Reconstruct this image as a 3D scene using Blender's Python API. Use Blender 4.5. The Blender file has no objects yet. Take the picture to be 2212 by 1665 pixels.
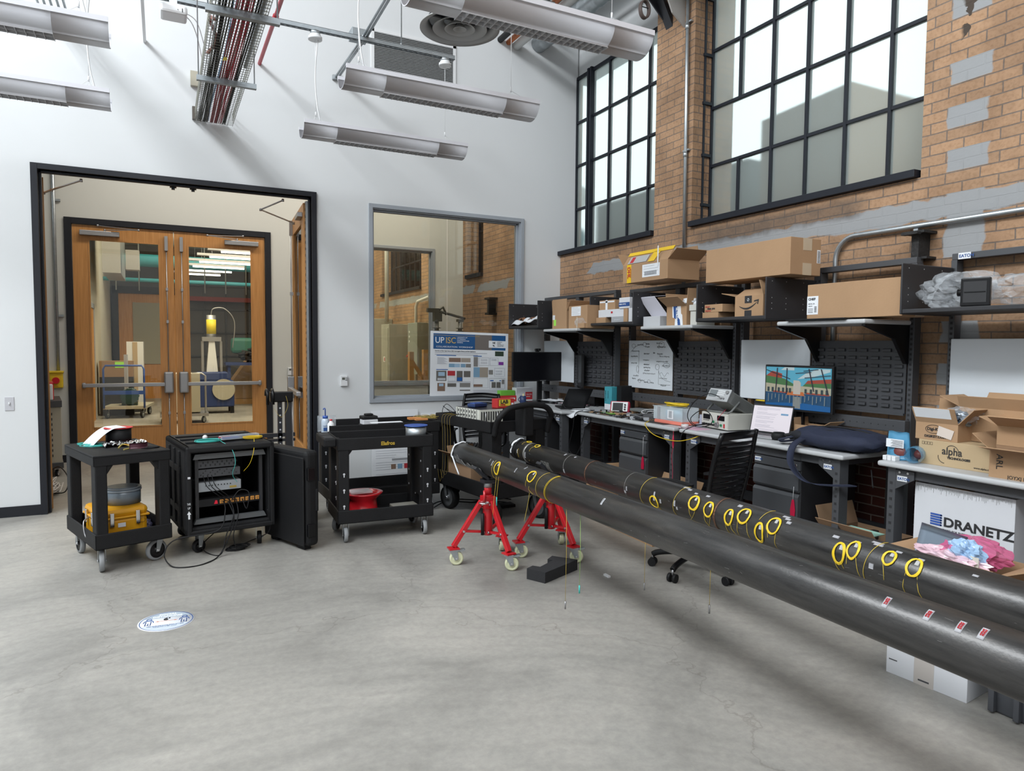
import bpy, bmesh, math, random
from mathutils import Vector, Matrix, Euler
random.seed(7)
R = math.radians
scene = bpy.context.scene
col = scene.collection

# ------------------------------------------------------------------ camera
cam_d = bpy.data.cameras.new('camera'); cam = bpy.data.objects.new('camera', cam_d); col.objects.link(cam)
yaw, pitch, roll = R(26.927), R(-3.307), R(0.4424)
fwd = Vector((math.sin(yaw)*math.cos(pitch), math.cos(yaw)*math.cos(pitch), math.sin(pitch)))
rgt = Vector((math.cos(yaw), -math.sin(yaw), 0)); up = rgt.cross(fwd)
r2 = rgt*math.cos(roll) + up*math.sin(roll); u2 = up*math.cos(roll) - rgt*math.sin(roll)
M = Matrix((r2, u2, -fwd)).transposed().to_4x4(); M.translation = Vector((0, 0, 1.6))
cam.matrix_world = M
cam_d.sensor_width = 36.0; cam_d.lens = 36.0*1483.4/2212; cam_d.clip_start = 0.05; cam_d.clip_end = 200
scene.camera = cam
# ------------------------------------------------------------------ world, lights, exposure
scene.view_settings.view_transform = 'Standard'; scene.view_settings.look = 'None'
scene.view_settings.exposure = 0.0; scene.view_settings.gamma = 1.0
try: scene.view_settings.use_curve_mapping = False
except Exception: pass
try:
    scene.cycles.use_denoising = True
    scene.cycles.max_bounces = 8; scene.cycles.diffuse_bounces = 4; scene.cycles.transmission_bounces = 8
    scene.cycles.transparent_max_bounces = 16; scene.cycles.sample_clamp_indirect = 6.0
    scene.cycles.caustics_reflective = False; scene.cycles.caustics_refractive = False
except Exception: pass
world = bpy.data.worlds.new('sky'); scene.world = world; world.use_nodes = True
wn = world.node_tree.nodes; wl = world.node_tree.links
for n in list(wn): wn.remove(n)
wo = wn.new('ShaderNodeOutputWorld'); wb = wn.new('ShaderNodeBackground')
wb.inputs[0].default_value = (0.86, 0.95, 1.0, 1); wb.inputs[1].default_value = 2.1
wl.new(wb.outputs[0], wo.inputs[0])
def area(name, loc, target, sx, sy, power, color=(1, 1, 1)):
    l = bpy.data.lights.new(name, 'AREA'); l.shape = 'RECTANGLE'; l.size = sx; l.size_y = sy
    l.energy = power; l.color = color
    o = bpy.data.objects.new(name, l); col.objects.link(o); o.location = loc
    d = Vector(target) - Vector(loc); z = -d.normalized()
    y = Vector((0, 1, 0)); x = y.cross(z).normalized(); y = z.cross(x)
    m = Matrix((x, y, z)).transposed().to_4x4(); m.translation = Vector(loc); o.matrix_world = m
    return o
# daylight through the high clerestory glazing along the left of the roof
area('clerestory_daylight', (-4.6, 2.6, 8.7), (1.2, 3.4, 2.0), 1.5, 8.6, 1080, (0.93, 0.97, 1.0))
# daylight through the roof monitor behind the camera
area('monitor_daylight', (0.5, -2.6, 7.8), (1.5, 2.5, 0.3), 5.0, 1.6, 190, (0.97, 0.98, 1.0))

# ------------------------------------------------------------------ materials
MATS = {}
def nm(name):
    m = bpy.data.materials.new(name); m.use_nodes = True
    nt = m.node_tree; b = nt.nodes['Principled BSDF']; MATS[name] = m
    return m, nt, b
def mat(name, c, rough=0.6, metal=0.0, var=0.0, vscale=6.0, bump=0.0, bscale=60.0, emit=None, estr=0.0, alpha=None, trans=None, spec=None, coat=None):
    if name in MATS: return MATS[name]
    m, nt, b = nm(name)
    b.inputs['Base Color'].default_value = (*c, 1); b.inputs['Roughness'].default_value = rough; b.inputs['Metallic'].default_value = metal
    if spec is not None: b.inputs['Specular IOR Level'].default_value = spec
    if coat: b.inputs['Coat Weight'].default_value = coat
    if emit: b.inputs['Emission Color'].default_value = (*emit, 1); b.inputs['Emission Strength'].default_value = estr
    if alpha is not None: b.inputs['Alpha'].default_value = alpha
    if trans is not None: b.inputs['Transmission Weight'].default_value = trans
    tc = None
    if var > 0 or bump > 0:
        tc = nt.nodes.new('ShaderNodeTexCoord')
    if var > 0:
        n = nt.nodes.new('ShaderNodeTexNoise'); n.inputs['Scale'].default_value = vscale; n.inputs['Detail'].default_value = 6
        nt.links.new(tc.outputs['Object'], n.inputs['Vector'])
        mx = nt.nodes.new('ShaderNodeMixRGB'); mx.inputs[1].default_value = (*[x*(1-var) for x in c], 1); mx.inputs[2].default_value = (*[min(1, x*(1+var)) for x in c], 1)
        nt.links.new(n.outputs['Fac'], mx.inputs[0]); nt.links.new(mx.outputs[0], b.inputs['Base Color'])
    if bump > 0:
        n = nt.nodes.new('ShaderNodeTexNoise'); n.inputs['Scale'].default_value = bscale; n.inputs['Detail'].default_value = 4
        nt.links.new(tc.outputs['Object'], n.inputs['Vector'])
        bp = nt.nodes.new('ShaderNodeBump'); bp.inputs['Strength'].default_value = bump; bp.inputs['Distance'].default_value = 0.01
        nt.links.new(n.outputs['Fac'], bp.inputs['Height']); nt.links.new(bp.outputs[0], b.inputs['Normal'])
    return m
black = mat('black_plastic', (0.009, 0.009, 0.010), 0.55, spec=0.3, var=0.25, vscale=9, bump=0.15, bscale=300)
cartblack = mat('moulded_black', (0.0085, 0.0085, 0.0095), 0.6, spec=0.28, var=0.35, vscale=5, bump=0.3, bscale=220)
blackgloss = mat('black_gloss', (0.005, 0.005, 0.006), 0.3, spec=0.35)
screenoff = mat('screen_off', (0.004, 0.004, 0.006), 0.3, spec=0.3)
steelblack = mat('black_steel', (0.02, 0.021, 0.026), 0.42, metal=0.0)
framegrey = mat('grey_enamel', (0.058, 0.060, 0.066), 0.45, var=0.06)
framedark = mat('dark_enamel', (0.024, 0.024, 0.027), 0.48, var=0.06)
pedgrey = mat('pedestal_grey', (0.055, 0.058, 0.064), 0.42, var=0.05)
slotgrey = mat('louvre_grey', (0.05, 0.052, 0.058), 0.5, var=0.05)
laminate = mat('light_laminate', (0.46, 0.47, 0.48), 0.42, var=0.04)
whiteb = mat('whiteboard_white', (0.66, 0.7, 0.74), 0.25, var=0.02)
galv = mat('galvanised', (0.42, 0.45, 0.47), 0.38, metal=0.85, var=0.2, vscale=25)
galvd = mat('galvanised_dull', (0.30, 0.33, 0.35), 0.45, metal=0.7, var=0.2, vscale=20)
chrome = mat('chrome', (0.75, 0.76, 0.78), 0.2, metal=1.0)
satin = mat('satin_steel', (0.38, 0.38, 0.39), 0.38, metal=0.8)
cardb = mat('cardboard', (0.38, 0.235, 0.13), 0.85, var=0.1, vscale=4, bump=0.1, bscale=80)
cardd = mat('cardboard_dark', (0.27, 0.165, 0.095), 0.88, var=0.12, vscale=5)
cardl = mat('cardboard_tan', (0.46, 0.34, 0.2), 0.85, var=0.08, vscale=4)
tape = mat('tape', (0.52, 0.42, 0.3), 0.3)
paper = mat('paper', (0.75, 0.77, 0.8), 0.8)
papery = mat('paper_print', (0.12, 0.13, 0.15), 0.8)
whitep = mat('white_plastic', (0.72, 0.73, 0.74), 0.4)
whitecard = mat('white_card', (0.62, 0.63, 0.66), 0.75, var=0.05, vscale=8)
greycard = mat('grey_card', (0.36, 0.37, 0.39), 0.75)
ink = mat('ink', (0.02, 0.02, 0.022), 0.7)
inkblue = mat('ink_blue', (0.015, 0.07, 0.25), 0.6)
inkred = mat('ink_red', (0.45, 0.02, 0.03), 0.6)
redp = mat('red_enamel', (0.52, 0.012, 0.02), 0.33, var=0.08, coat=0.3)
redtag = mat('red_plastic', (0.42, 0.005, 0.04), 0.45)
redbox = mat('red_card', (0.5, 0.03, 0.03), 0.6)
cream = mat('cream_nylon', (0.62, 0.63, 0.42), 0.4)
yellowc = mat('yellow_fibre', (0.72, 0.5, 0.02), 0.45)
yellowcase = mat('yellow_case', (0.62, 0.29, 0.008), 0.42, var=0.05)
teal = mat('aqua_fibre', (0.06, 0.5, 0.45), 0.45)
rubber = mat('black_rubber', (0.008, 0.008, 0.009), 0.6, spec=0.3)
greyrub = mat('grey_rubber', (0.26, 0.27, 0.28), 0.6)
foamm = mat('charcoal_foam', (0.018, 0.018, 0.02), 0.95, bump=0.3, bscale=200)
navy = mat('navy_fabric', (0.012, 0.017, 0.04), 0.8, bump=0.3, bscale=200, var=0.2, vscale=8)
clearp = mat('clear_plastic', (0.8, 0.88, 0.92), 0.12, alpha=0.32)
bluebag = mat('blue_clear_bag', (0.12, 0.38, 0.6), 0.15, alpha=0.6)
pinkbag = mat('pink_bag', (0.62, 0.12, 0.27), 0.18, alpha=0.7, var=0.3, vscale=9)
pinkl = mat('pale_pink_bag', (0.85, 0.6, 0.68), 0.15, alpha=0.7)
silverbag = mat('silver_bag', (0.18, 0.22, 0.27), 0.22, metal=0.6)
bubble = mat('clear_wrap', (0.7, 0.74, 0.78), 0.1, alpha=0.2, bump=1.0, bscale=22)
foil = mat('foil', (0.75, 0.76, 0.78), 0.18, metal=1.0, bump=0.8, bscale=60)
beige = mat('beige_enamel', (0.42, 0.39, 0.31), 0.5)
greyen = mat('panel_grey', (0.40, 0.40, 0.36), 0.5)
bluep = mat('blue_enamel', (0.03, 0.09, 0.36), 0.4)
darkblue = mat('dark_blue', (0.02, 0.04, 0.12), 0.4)
greenc = mat('green_card', (0.16, 0.5, 0.05), 0.6)
lime = mat('lime_note', (0.35, 0.8, 0.1), 0.7)
salmon = mat('salmon_foam', (0.8, 0.22, 0.16), 0.6)
orangep = mat('orange_paint', (0.52, 0.14, 0.03), 0.5, var=0.1)
tealp = mat('teal_paint', (0.05, 0.3, 0.36), 0.5)
duckw = mat('white_lagging', (0.62, 0.62, 0.61), 0.6)
pine = mat('pine', (0.5, 0.29, 0.12), 0.6, var=0.15, vscale=7)
skin_w = mat('fixture_white', (0.62, 0.62, 0.66), 0.45)
fixin = mat('fixture_body', (0.5, 0.5, 0.53), 0.5)
louvre = mat('louvre_silver', (0.5, 0.5, 0.52), 0.4)
knobw = mat('mint_lid', (0.3, 0.6, 0.5), 0.5)
windowsteel = mat('window_steel', (0.009, 0.011, 0.017), 0.5, spec=0.3)
glassclear = None
def make_special():
    global glassclear, frosted, brick, concrete, plaster, oak, doorblack, alu, deckm, pipem, tanblock, warmem, screenm, floorfar, redbrickm
    # clear window glass: thin, mostly transparent with a faint reflection
    m, nt, b = nm('clear_glass'); nt.nodes.remove(b)
    o = nt.nodes['Material Output']; t = nt.nodes.new('ShaderNodeBsdfTransparent'); t.inputs[0].default_value = (0.86, 0.87, 0.84, 1)
    g = nt.nodes.new('ShaderNodeBsdfGlossy'); g.inputs['Roughness'].default_value = 0.01; f = nt.nodes.new('ShaderNodeFresnel'); f.inputs[0].default_value = 1.45
    mx = nt.nodes.new('ShaderNodeMixShader'); nt.links.new(f.outputs[0], mx.inputs[0]); nt.links.new(t.outputs[0], mx.inputs[1]); nt.links.new(g.outputs[0], mx.inputs[2]); nt.links.new(mx.outputs[0], o.inputs[0])
    glassclear = m
    # frosted panes: rough refraction plus some translucency
    m, nt, b = nm('frosted_glass'); nt.nodes.remove(b); o = nt.nodes['Material Output']
    rf = nt.nodes.new('ShaderNodeBsdfRefraction'); rf.inputs['Roughness'].default_value = 0.17; rf.inputs['IOR'].default_value = 1.12; rf.inputs[0].default_value = (0.93, 0.97, 0.95, 1)
    tl = nt.nodes.new('ShaderNodeBsdfTranslucent'); tl.inputs[0].default_value = (0.86, 0.92, 0.9, 1)
    df = nt.nodes.new('ShaderNodeBsdfDiffuse'); df.inputs[0].default_value = (0.6, 0.64, 0.62, 1)
    m1 = nt.nodes.new('ShaderNodeMixShader'); m1.inputs[0].default_value = 0.22
    m2 = nt.nodes.new('ShaderNodeMixShader'); m2.inputs[0].default_value = 0.12
    nt.links.new(rf.outputs[0], m1.inputs[1]); nt.links.new(tl.outputs[0], m1.inputs[2]); nt.links.new(m1.outputs[0], m2.inputs[1]); nt.links.new(df.outputs[0], m2.inputs[2]); nt.links.new(m2.outputs[0], o.inputs[0])
    frosted = m
    # buff brick laid in courses, darker red brick below the dado, patches of grey mortar
    m, nt, b = nm('buff_brick'); L = nt.links.new; N = nt.nodes.new
    geo = N('ShaderNodeNewGeometry'); sp = N('ShaderNodeSeparateXYZ'); L(geo.outputs['Position'], sp.inputs[0])
    ad = N('ShaderNodeMath'); ad.operation = 'ADD'; L(sp.outputs[0], ad.inputs[0]); L(sp.outputs[1], ad.inputs[1])
    cb = N('ShaderNodeCombineXYZ'); L(ad.outputs[0], cb.inputs[0]); L(sp.outputs[2], cb.inputs[1])
    wob = N('ShaderNodeTexNoise'); wob.inputs['Scale'].default_value = 5.0; L(cb.outputs[0], wob.inputs['Vector'])
    vs = N('ShaderNodeVectorMath'); vs.operation = 'SCALE'; vs.inputs['Scale'].default_value = 0.012; L(wob.outputs['Color'], vs.inputs[0])
    va = N('ShaderNodeVectorMath'); va.operation = 'ADD'; L(cb.outputs[0], va.inputs[0]); L(vs.outputs[0], va.inputs[1])
    br = N('ShaderNodeTexBrick'); br.offset = 0.5; br.inputs['Scale'].default_value = 1.0
    br.inputs['Brick Width'].default_value = 0.215; br.inputs['Row Height'].default_value = 0.0685; br.inputs['Mortar Size'].default_value = 0.0045
    br.inputs['Mortar Smooth'].default_value = 0.2; br.inputs['Bias'].default_value = -0.2
    L(va.outputs[0], br.inputs['Vector'])
    br.inputs['Color1'].default_value = (0.39, 0.235, 0.135, 1); br.inputs['Color2'].default_value = (0.30, 0.185, 0.11, 1); br.inputs['Mortar'].default_value = (0.17, 0.13, 0.105, 1)
    # blotchy soot and weathering in the bricks
    n1 = N('ShaderNodeTexNoise'); n1.inputs['Scale'].default_value = 1.3; n1.inputs['Detail'].default_value = 8; n1.inputs['Roughness'].default_value = 0.7; L(cb.outputs[0], n1.inputs['Vector'])
    r1 = N('ShaderNodeValToRGB'); r1.color_ramp.elements[0].position = 0.42; r1.color_ramp.elements[0].color = (0.42, 0.38, 0.35, 1); r1.color_ramp.elements[1].position = 0.56; r1.color_ramp.elements[1].color = (1, 1, 1, 1)
    L(n1.outputs['Fac'], r1.inputs[0])
    mu = N('ShaderNodeMixRGB'); mu.blend_type = 'MULTIPLY'; mu.inputs[0].default_value = 0.45; L(br.outputs['Color'], mu.inputs[1]); L(r1.outputs[0], mu.inputs[2])
    n4 = N('ShaderNodeTexNoise'); n4.inputs['Scale'].default_value = 45; n4.inputs['Detail'].default_value = 5; L(cb.outputs[0], n4.inputs['Vector'])
    r4 = N('ShaderNodeValToRGB'); r4.color_ramp.elements[0].position = 0.3; r4.color_ramp.elements[0].color = (0.72, 0.68, 0.62, 1); r4.color_ramp.elements[1].position = 0.55
    L(n4.outputs['Fac'], r4.inputs[0]); mu4 = N('ShaderNodeMixRGB'); mu4.blend_type = 'MULTIPLY'; mu4.inputs[0].default_value = 0.7; L(mu.outputs[0], mu4.inputs[1]); L(r4.outputs[0], mu4.inputs[2])
    # grey mortar band at the old lintel height and a broken vertical chase
    def band(src, lo, hi, soft):
        a = N('ShaderNodeMapRange'); a.inputs[1].default_value = lo-soft; a.inputs[2].default_value = lo+soft; L(src, a.inputs[0])
        c = N('ShaderNodeMapRange'); c.inputs[1].default_value = hi-soft; c.inputs[2].default_value = hi+soft; c.inputs[3].default_value = 1; c.inputs[4].default_value = 0; L(src, c.inputs[0])
        mm = N('ShaderNodeMath'); mm.operation = 'MULTIPLY'; L(a.outputs[0], mm.inputs[0]); L(c.outputs[0], mm.inputs[1]); return mm.outputs[0]
    def mul(a, c):
        mm = N('ShaderNodeMath'); mm.operation = 'MULTIPLY'; L(a, mm.inputs[0]); L(c, mm.inputs[1]); return mm.outputs[0]
    sv = N('ShaderNodeSeparateXYZ'); vs2 = N('ShaderNodeVectorMath'); vs2.operation = 'SCALE'; vs2.inputs['Scale'].default_value = 0.09
    n5 = N('ShaderNodeTexNoise'); n5.inputs['Scale'].default_value = 7; n5.inputs['Detail'].default_value = 5; L(cb.outputs[0], n5.inputs['Vector']); L(n5.outputs['Color'], vs2.inputs[0])
    va2 = N('ShaderNodeVectorMath'); va2.operation = 'ADD'; L(geo.outputs['Position'], va2.inputs[0]); L(vs2.outputs[0], va2.inputs[1]); L(va2.outputs[0], sv.inputs[0])
    bz = band(sv.outputs[2], 2.50, 2.63, 0.006); n6 = N('ShaderNodeTexNoise'); n6.inputs['Scale'].default_value = 0.9; L(cb.outputs[0], n6.inputs['Vector'])
    g6 = N('ShaderNodeMath'); g6.operation = 'GREATER_THAN'; g6.inputs[1].default_value = 0.40; L(n6.outputs['Fac'], g6.inputs[0])
    m_band = mul(bz, g6.outputs[0])
    by = band(sv.outputs[1], 2.56, 2.80, 0.006)
    wv = N('ShaderNodeTexNoise'); wv.inputs['Scale'].default_value = 3.6; cb2 = N('ShaderNodeCombineXYZ'); sn = N('ShaderNodeMath'); sn.operation = 'SNAP'; sn.inputs[1].default_value = 0.137; L(sp.outputs[2], sn.inputs[0]); L(sn.outputs[0], cb2.inputs[2]); L(cb2.outputs[0], wv.inputs['Vector'])
    g7 = N('ShaderNodeMath'); g7.operation = 'GREATER_THAN'; g7.inputs[1].default_value = 0.5; L(wv.outputs['Fac'], g7.inputs[0])
    m_ch = mul(by, g7.outputs[0])
    mxm = N('ShaderNodeMath'); mxm.operation = 'MAXIMUM'; L(m_band, mxm.inputs[0]); L(m_ch, mxm.inputs[1])
    mg = N('ShaderNodeMixRGB'); mg.inputs[2].default_value = (0.27, 0.275, 0.28, 1); L(mxm.outputs[0], mg.inputs[0]); L(mu4.outputs[0], mg.inputs[1])
    # broken dark cavities in the chase
    by2 = band(sv.outputs[1], 2.62, 2.74, 0.01); g8 = N('ShaderNodeMath'); g8.operation = 'GREATER_THAN'; g8.inputs[1].default_value = 0.62; L(n5.outputs['Fac'], g8.inputs[0])
    hz = N('ShaderNodeMath'); hz.operation = 'GREATER_THAN'; hz.inputs[1].default_value = 3.15; L(sp.outputs[2], hz.inputs[0])
    hole = mul(mul(by2, g8.outputs[0]), hz.outputs[0])
    mh = N('ShaderNodeMixRGB'); mh.inputs[2].default_value = (0.05, 0.035, 0.025, 1); L(hole, mh.inputs[0]); L(mg.outputs[0], mh.inputs[1])
    # darker blotchy strip below the large window's sill
    sz = band(sv.outputs[2], 2.58, 2.78, 0.05); sy = band(sv.outputs[1], 3.3, 5.3, 0.2); st = mul(mul(sz, sy), n1.outputs['Fac'])
    stm = N('ShaderNodeMapRange'); stm.inputs[1].default_value = 0.30; stm.inputs[2].default_value = 0.58; L(st, stm.inputs[0])
    mst = N('ShaderNodeMixRGB'); mst.inputs[2].default_value = (0.07, 0.055, 0.045, 1); ms2 = N('ShaderNodeMath'); ms2.operation = 'MULTIPLY'; ms2.inputs[1].default_value = 0.75; L(stm.outputs[0], ms2.inputs[0]); L(ms2.outputs[0], mst.inputs[0]); L(mh.outputs[0], mst.inputs[1])
    # red glazed dado brick
    lt = N('ShaderNodeMath'); lt.operation = 'LESS_THAN'; lt.inputs[1].default_value = 0.89; L(sp.outputs[2], lt.inputs[0])
    br2 = N('ShaderNodeTexBrick'); br2.offset = 0.5; br2.inputs['Scale'].default_value = 1.0; br2.inputs['Brick Width'].default_value = 0.215; br2.inputs['Row Height'].default_value = 0.0685; br2.inputs['Mortar Size'].default_value = 0.005
    br2.inputs['Color1'].default_value = (0.12, 0.028, 0.018, 1); br2.inputs['Color2'].default_value = (0.08, 0.02, 0.014, 1); br2.inputs['Mortar'].default_value = (0.3, 0.24, 0.2, 1); L(va.outputs[0], br2.inputs['Vector'])
    md = N('ShaderNodeMixRGB'); L(lt.outputs[0], md.inputs[0]); L(mst.outputs[0], md.inputs[1]); L(br2.outputs['Color'], md.inputs[2])
    L(md.outputs[0], b.inputs['Base Color']); b.inputs['Roughness'].default_value = 0.8
    hs = N('ShaderNodeMath'); hs.operation = 'MULTIPLY_ADD'; hs.inputs[1].default_value = -1.0; hs.inputs[2].default_value = 1.0; L(br.outputs['Fac'], hs.inputs[0])
    hs2 = N('ShaderNodeMath'); hs2.operation = 'MULTIPLY_ADD'; hs2.inputs[1].default_value = 0.35; L(n4.outputs['Fac'], hs2.inputs[0]); L(hs.outputs[0], hs2.inputs[2])
    hs3 = N('ShaderNodeMath'); hs3.operation = 'MULTIPLY_ADD'; hs3.inputs[1].default_value = -2.0; L(hole, hs3.inputs[0]); L(hs2.outputs[0], hs3.inputs[2])
    bp = N('ShaderNodeBump'); bp.inputs['Strength'].default_value = 0.6; bp.inputs['Distance'].default_value = 0.006; L(hs3.outputs[0], bp.inputs['Height']); L(bp.outputs[0], b.inputs['Normal'])
    brick = m
    # polished concrete floor
    m, nt, b = nm('polished_concrete'); L = nt.links.new; N = nt.nodes.new
    geo = N('ShaderNodeNewGeometry')
    a = N('ShaderNodeTexNoise'); a.inputs['Scale'].default_value = 0.9; a.inputs['Detail'].default_value = 10; a.inputs['Roughness'].default_value = 0.62; a.inputs['Distortion'].default_value = 0.9; L(geo.outputs['Position'], a.inputs['Vector'])
    ra = N('ShaderNodeValToRGB'); e = ra.color_ramp.elements; e[0].position = 0.32; e[0].color = (0.225, 0.215, 0.198, 1); e[1].position = 0.68; e[1].color = (0.37, 0.35, 0.318, 1)
    e2 = ra.color_ramp.elements.new(0.5); e2.color = (0.30, 0.288, 0.264, 1)
    L(a.outputs['Fac'], ra.inputs[0])
    c2 = N('ShaderNodeTexNoise'); c2.inputs['Scale'].default_value = 26; c2.inputs['Detail'].default_value = 8; c2.inputs['Roughness'].default_value = 0.7; L(geo.outputs['Position'], c2.inputs['Vector'])
    r2 = N('ShaderNodeValToRGB'); r2.color_ramp.elements[0].position = 0.3; r2.color_ramp.elements[0].color = (0.84, 0.84, 0.85, 1); r2.color_ramp.elements[1].position = 0.7; r2.color_ramp.elements[1].color = (1.08, 1.08, 1.07, 1); L(c2.outputs['Fac'], r2.inputs[0])
    mu = N('ShaderNodeMixRGB'); mu.blend_type = 'MULTIPLY'; mu.inputs[0].default_value = 1; L(ra.outputs[0], mu.inputs[1]); L(r2.outputs[0], mu.inputs[2])
    # arcs left by the power trowel
    w = N('ShaderNodeTexWave'); w.wave_type = 'RINGS'; w.rings_direction = 'Z'; w.inputs['Scale'].default_value = 2.2; w.inputs['Distortion'].default_value = 9; w.inputs['Detail'].default_value = 4; w.inputs['Detail Scale'].default_value = 0.6; L(geo.outputs['Position'], w.inputs['Vector'])
    rw = N('ShaderNodeValToRGB'); rw.color_ramp.elements[0].position = 0.0; rw.color_ramp.elements[0].color = (0.9, 0.9, 0.9, 1); rw.color_ramp.elements[1].position = 0.35; L(w.outputs['Fac'], rw.inputs[0])
    mw = N('ShaderNodeMixRGB'); mw.blend_type = 'MULTIPLY'; mw.inputs[0].default_value = 0.55; L(mu.outputs[0], mw.inputs[1]); L(rw.outputs[0], mw.inputs[2])
    # hairline cracks
    v = N('ShaderNodeTexVoronoi'); v.feature = 'DISTANCE_TO_EDGE'; v.inputs['Scale'].default_value = 0.42; dn = N('ShaderNodeTexNoise'); dn.inputs['Scale'].default_value = 3.5; dn.inputs['Detail'].default_value = 6
    L(geo.outputs['Position'], dn.inputs['Vector']); sc = N('ShaderNodeVectorMath'); sc.operation = 'SCALE'; sc.inputs['Scale'].default_value = 0.7; L(dn.outputs['Color'], sc.inputs[0]); av = N('ShaderNodeVectorMath'); av.operation = 'ADD'; L(geo.outputs['Position'], av.inputs[0]); L(sc.outputs[0], av.inputs[1]); L(av.outputs[0], v.inputs['Vector'])
    rc = N('ShaderNodeValToRGB'); rc.color_ramp.elements[0].position = 0.0; rc.color_ramp.elements[0].color = (0.62, 0.6, 0.58, 1); rc.color_ramp.elements[1].position = 0.0022; L(v.outputs['Distance'], rc.inputs[0])
    mc = N('ShaderNodeMixRGB'); mc.blend_type = 'MULTIPLY'; mc.inputs[0].default_value = 0.6; L(mw.outputs[0], mc.inputs[1]); L(rc.outputs[0], mc.inputs[2]); L(mc.outputs[0], b.inputs['Base Color'])
    rr = N('ShaderNodeMapRange'); rr.inputs[3].default_value = 0.36; rr.inputs[4].default_value = 0.56; L(a.outputs['Fac'], rr.inputs[0]); L(rr.outputs[0], b.inputs['Roughness'])
    bp = N('ShaderNodeBump'); bp.inputs['Strength'].default_value = 0.06; bp.inputs['Distance'].default_value = 0.01; L(c2.outputs['Fac'], bp.inputs['Height']); L(bp.outputs[0], b.inputs['Normal'])
    concrete = m
    plaster = mat('white_paint', (0.66, 0.675, 0.685), 0.7, var=0.015, vscale=1.2)
    doorblack = mat('door_frame_black', (0.011, 0.012, 0.017), 0.45, spec=0.35)
    alu = mat('grey_aluminium', (0.36, 0.39, 0.43), 0.5, metal=0.25)
    # oak veneer
    m, nt, b = nm('oak_veneer'); L = nt.links.new; N = nt.nodes.new
    tc = N('ShaderNodeTexCoord'); mp = N('ShaderNodeMapping'); mp.inputs['Scale'].default_value = (18, 18, 0.9); L(tc.outputs['Object'], mp.inputs[0])
    n = N('ShaderNodeTexNoise'); n.inputs['Scale'].default_value = 3; n.inputs['Detail'].default_value = 8; L(mp.outputs[0], n.inputs['Vector'])
    r = N('ShaderNodeValToRGB'); r.color_ramp.elements[0].position = 0.3; r.color_ramp.elements[0].color = (0.43, 0.19, 0.05, 1); r.color_ramp.elements[1].position = 0.7; r.color_ramp.elements[1].color = (0.56, 0.27, 0.085, 1)
    L(n.outputs['Fac'], r.inputs[0]); L(r.outputs[0], b.inputs['Base Color']); b.inputs['Roughness'].default_value = 0.42; oak = m
    # dark mill-scale pipe steel with scuffs
    m, nt, b = nm('pipe_steel'); L = nt.links.new; N = nt.nodes.new
    tc = N('ShaderNodeTexCoord'); mp = N('ShaderNodeMapping'); mp.inputs['Scale'].default_value = (14, 1.4, 14); L(tc.outputs['Object'], mp.inputs[0])
    n = N('ShaderNodeTexNoise'); n.inputs['Scale'].default_value = 1.6; n.inputs['Detail'].default_value = 9; n.inputs['Roughness'].default_value = 0.68; L(mp.outputs[0], n.inputs['Vector'])
    r = N('ShaderNodeValToRGB'); e = r.color_ramp.elements; e[0].position = 0.3; e[0].color = (0.03, 0.03, 0.031, 1); e[1].position = 0.62; e[1].color = (0.075, 0.072, 0.070, 1); e3 = e.new(0.76); e3.color = (0.14, 0.12, 0.105, 1)
    L(n.outputs['Fac'], r.inputs[0]); L(r.outputs[0], b.inputs['Base Color']); b.inputs['Metallic'].default_value = 0.55
    sp2 = N('ShaderNodeTexNoise'); sp2.inputs['Scale'].default_value = 90; sp2.inputs['Detail'].default_value = 3; L(tc.outputs['Object'], sp2.inputs['Vector'])
    rr = N('ShaderNodeMapRange'); rr.inputs[3].default_value = 0.24; rr.inputs[4].default_value = 0.42; L(n.outputs['Fac'], rr.inputs[0]); L(rr.outputs[0], b.inputs['Roughness'])
    bp = N('ShaderNodeBump'); bp.inputs['Strength'].default_value = 0.12; bp.inputs['Distance'].default_value = 0.004; L(sp2.outputs['Fac'], bp.inputs['Height']); L(bp.outputs[0], b.inputs['Normal'])
    pipem = m
make_special()
deckm = mat('deck_grey', (0.36, 0.38, 0.38), 0.5, metal=0.3)
tanblock = mat('tan_render', (0.36, 0.25, 0.17), 0.9)
slate = mat('slate', (0.10, 0.13, 0.15), 0.8)
foliage = mat('foliage', (0.10, 0.17, 0.08), 0.9)
tube_on = mat('lit_tube', (1, 1, 1), 0.5, emit=(1.0, 0.93, 0.82), estr=7.0)

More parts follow.
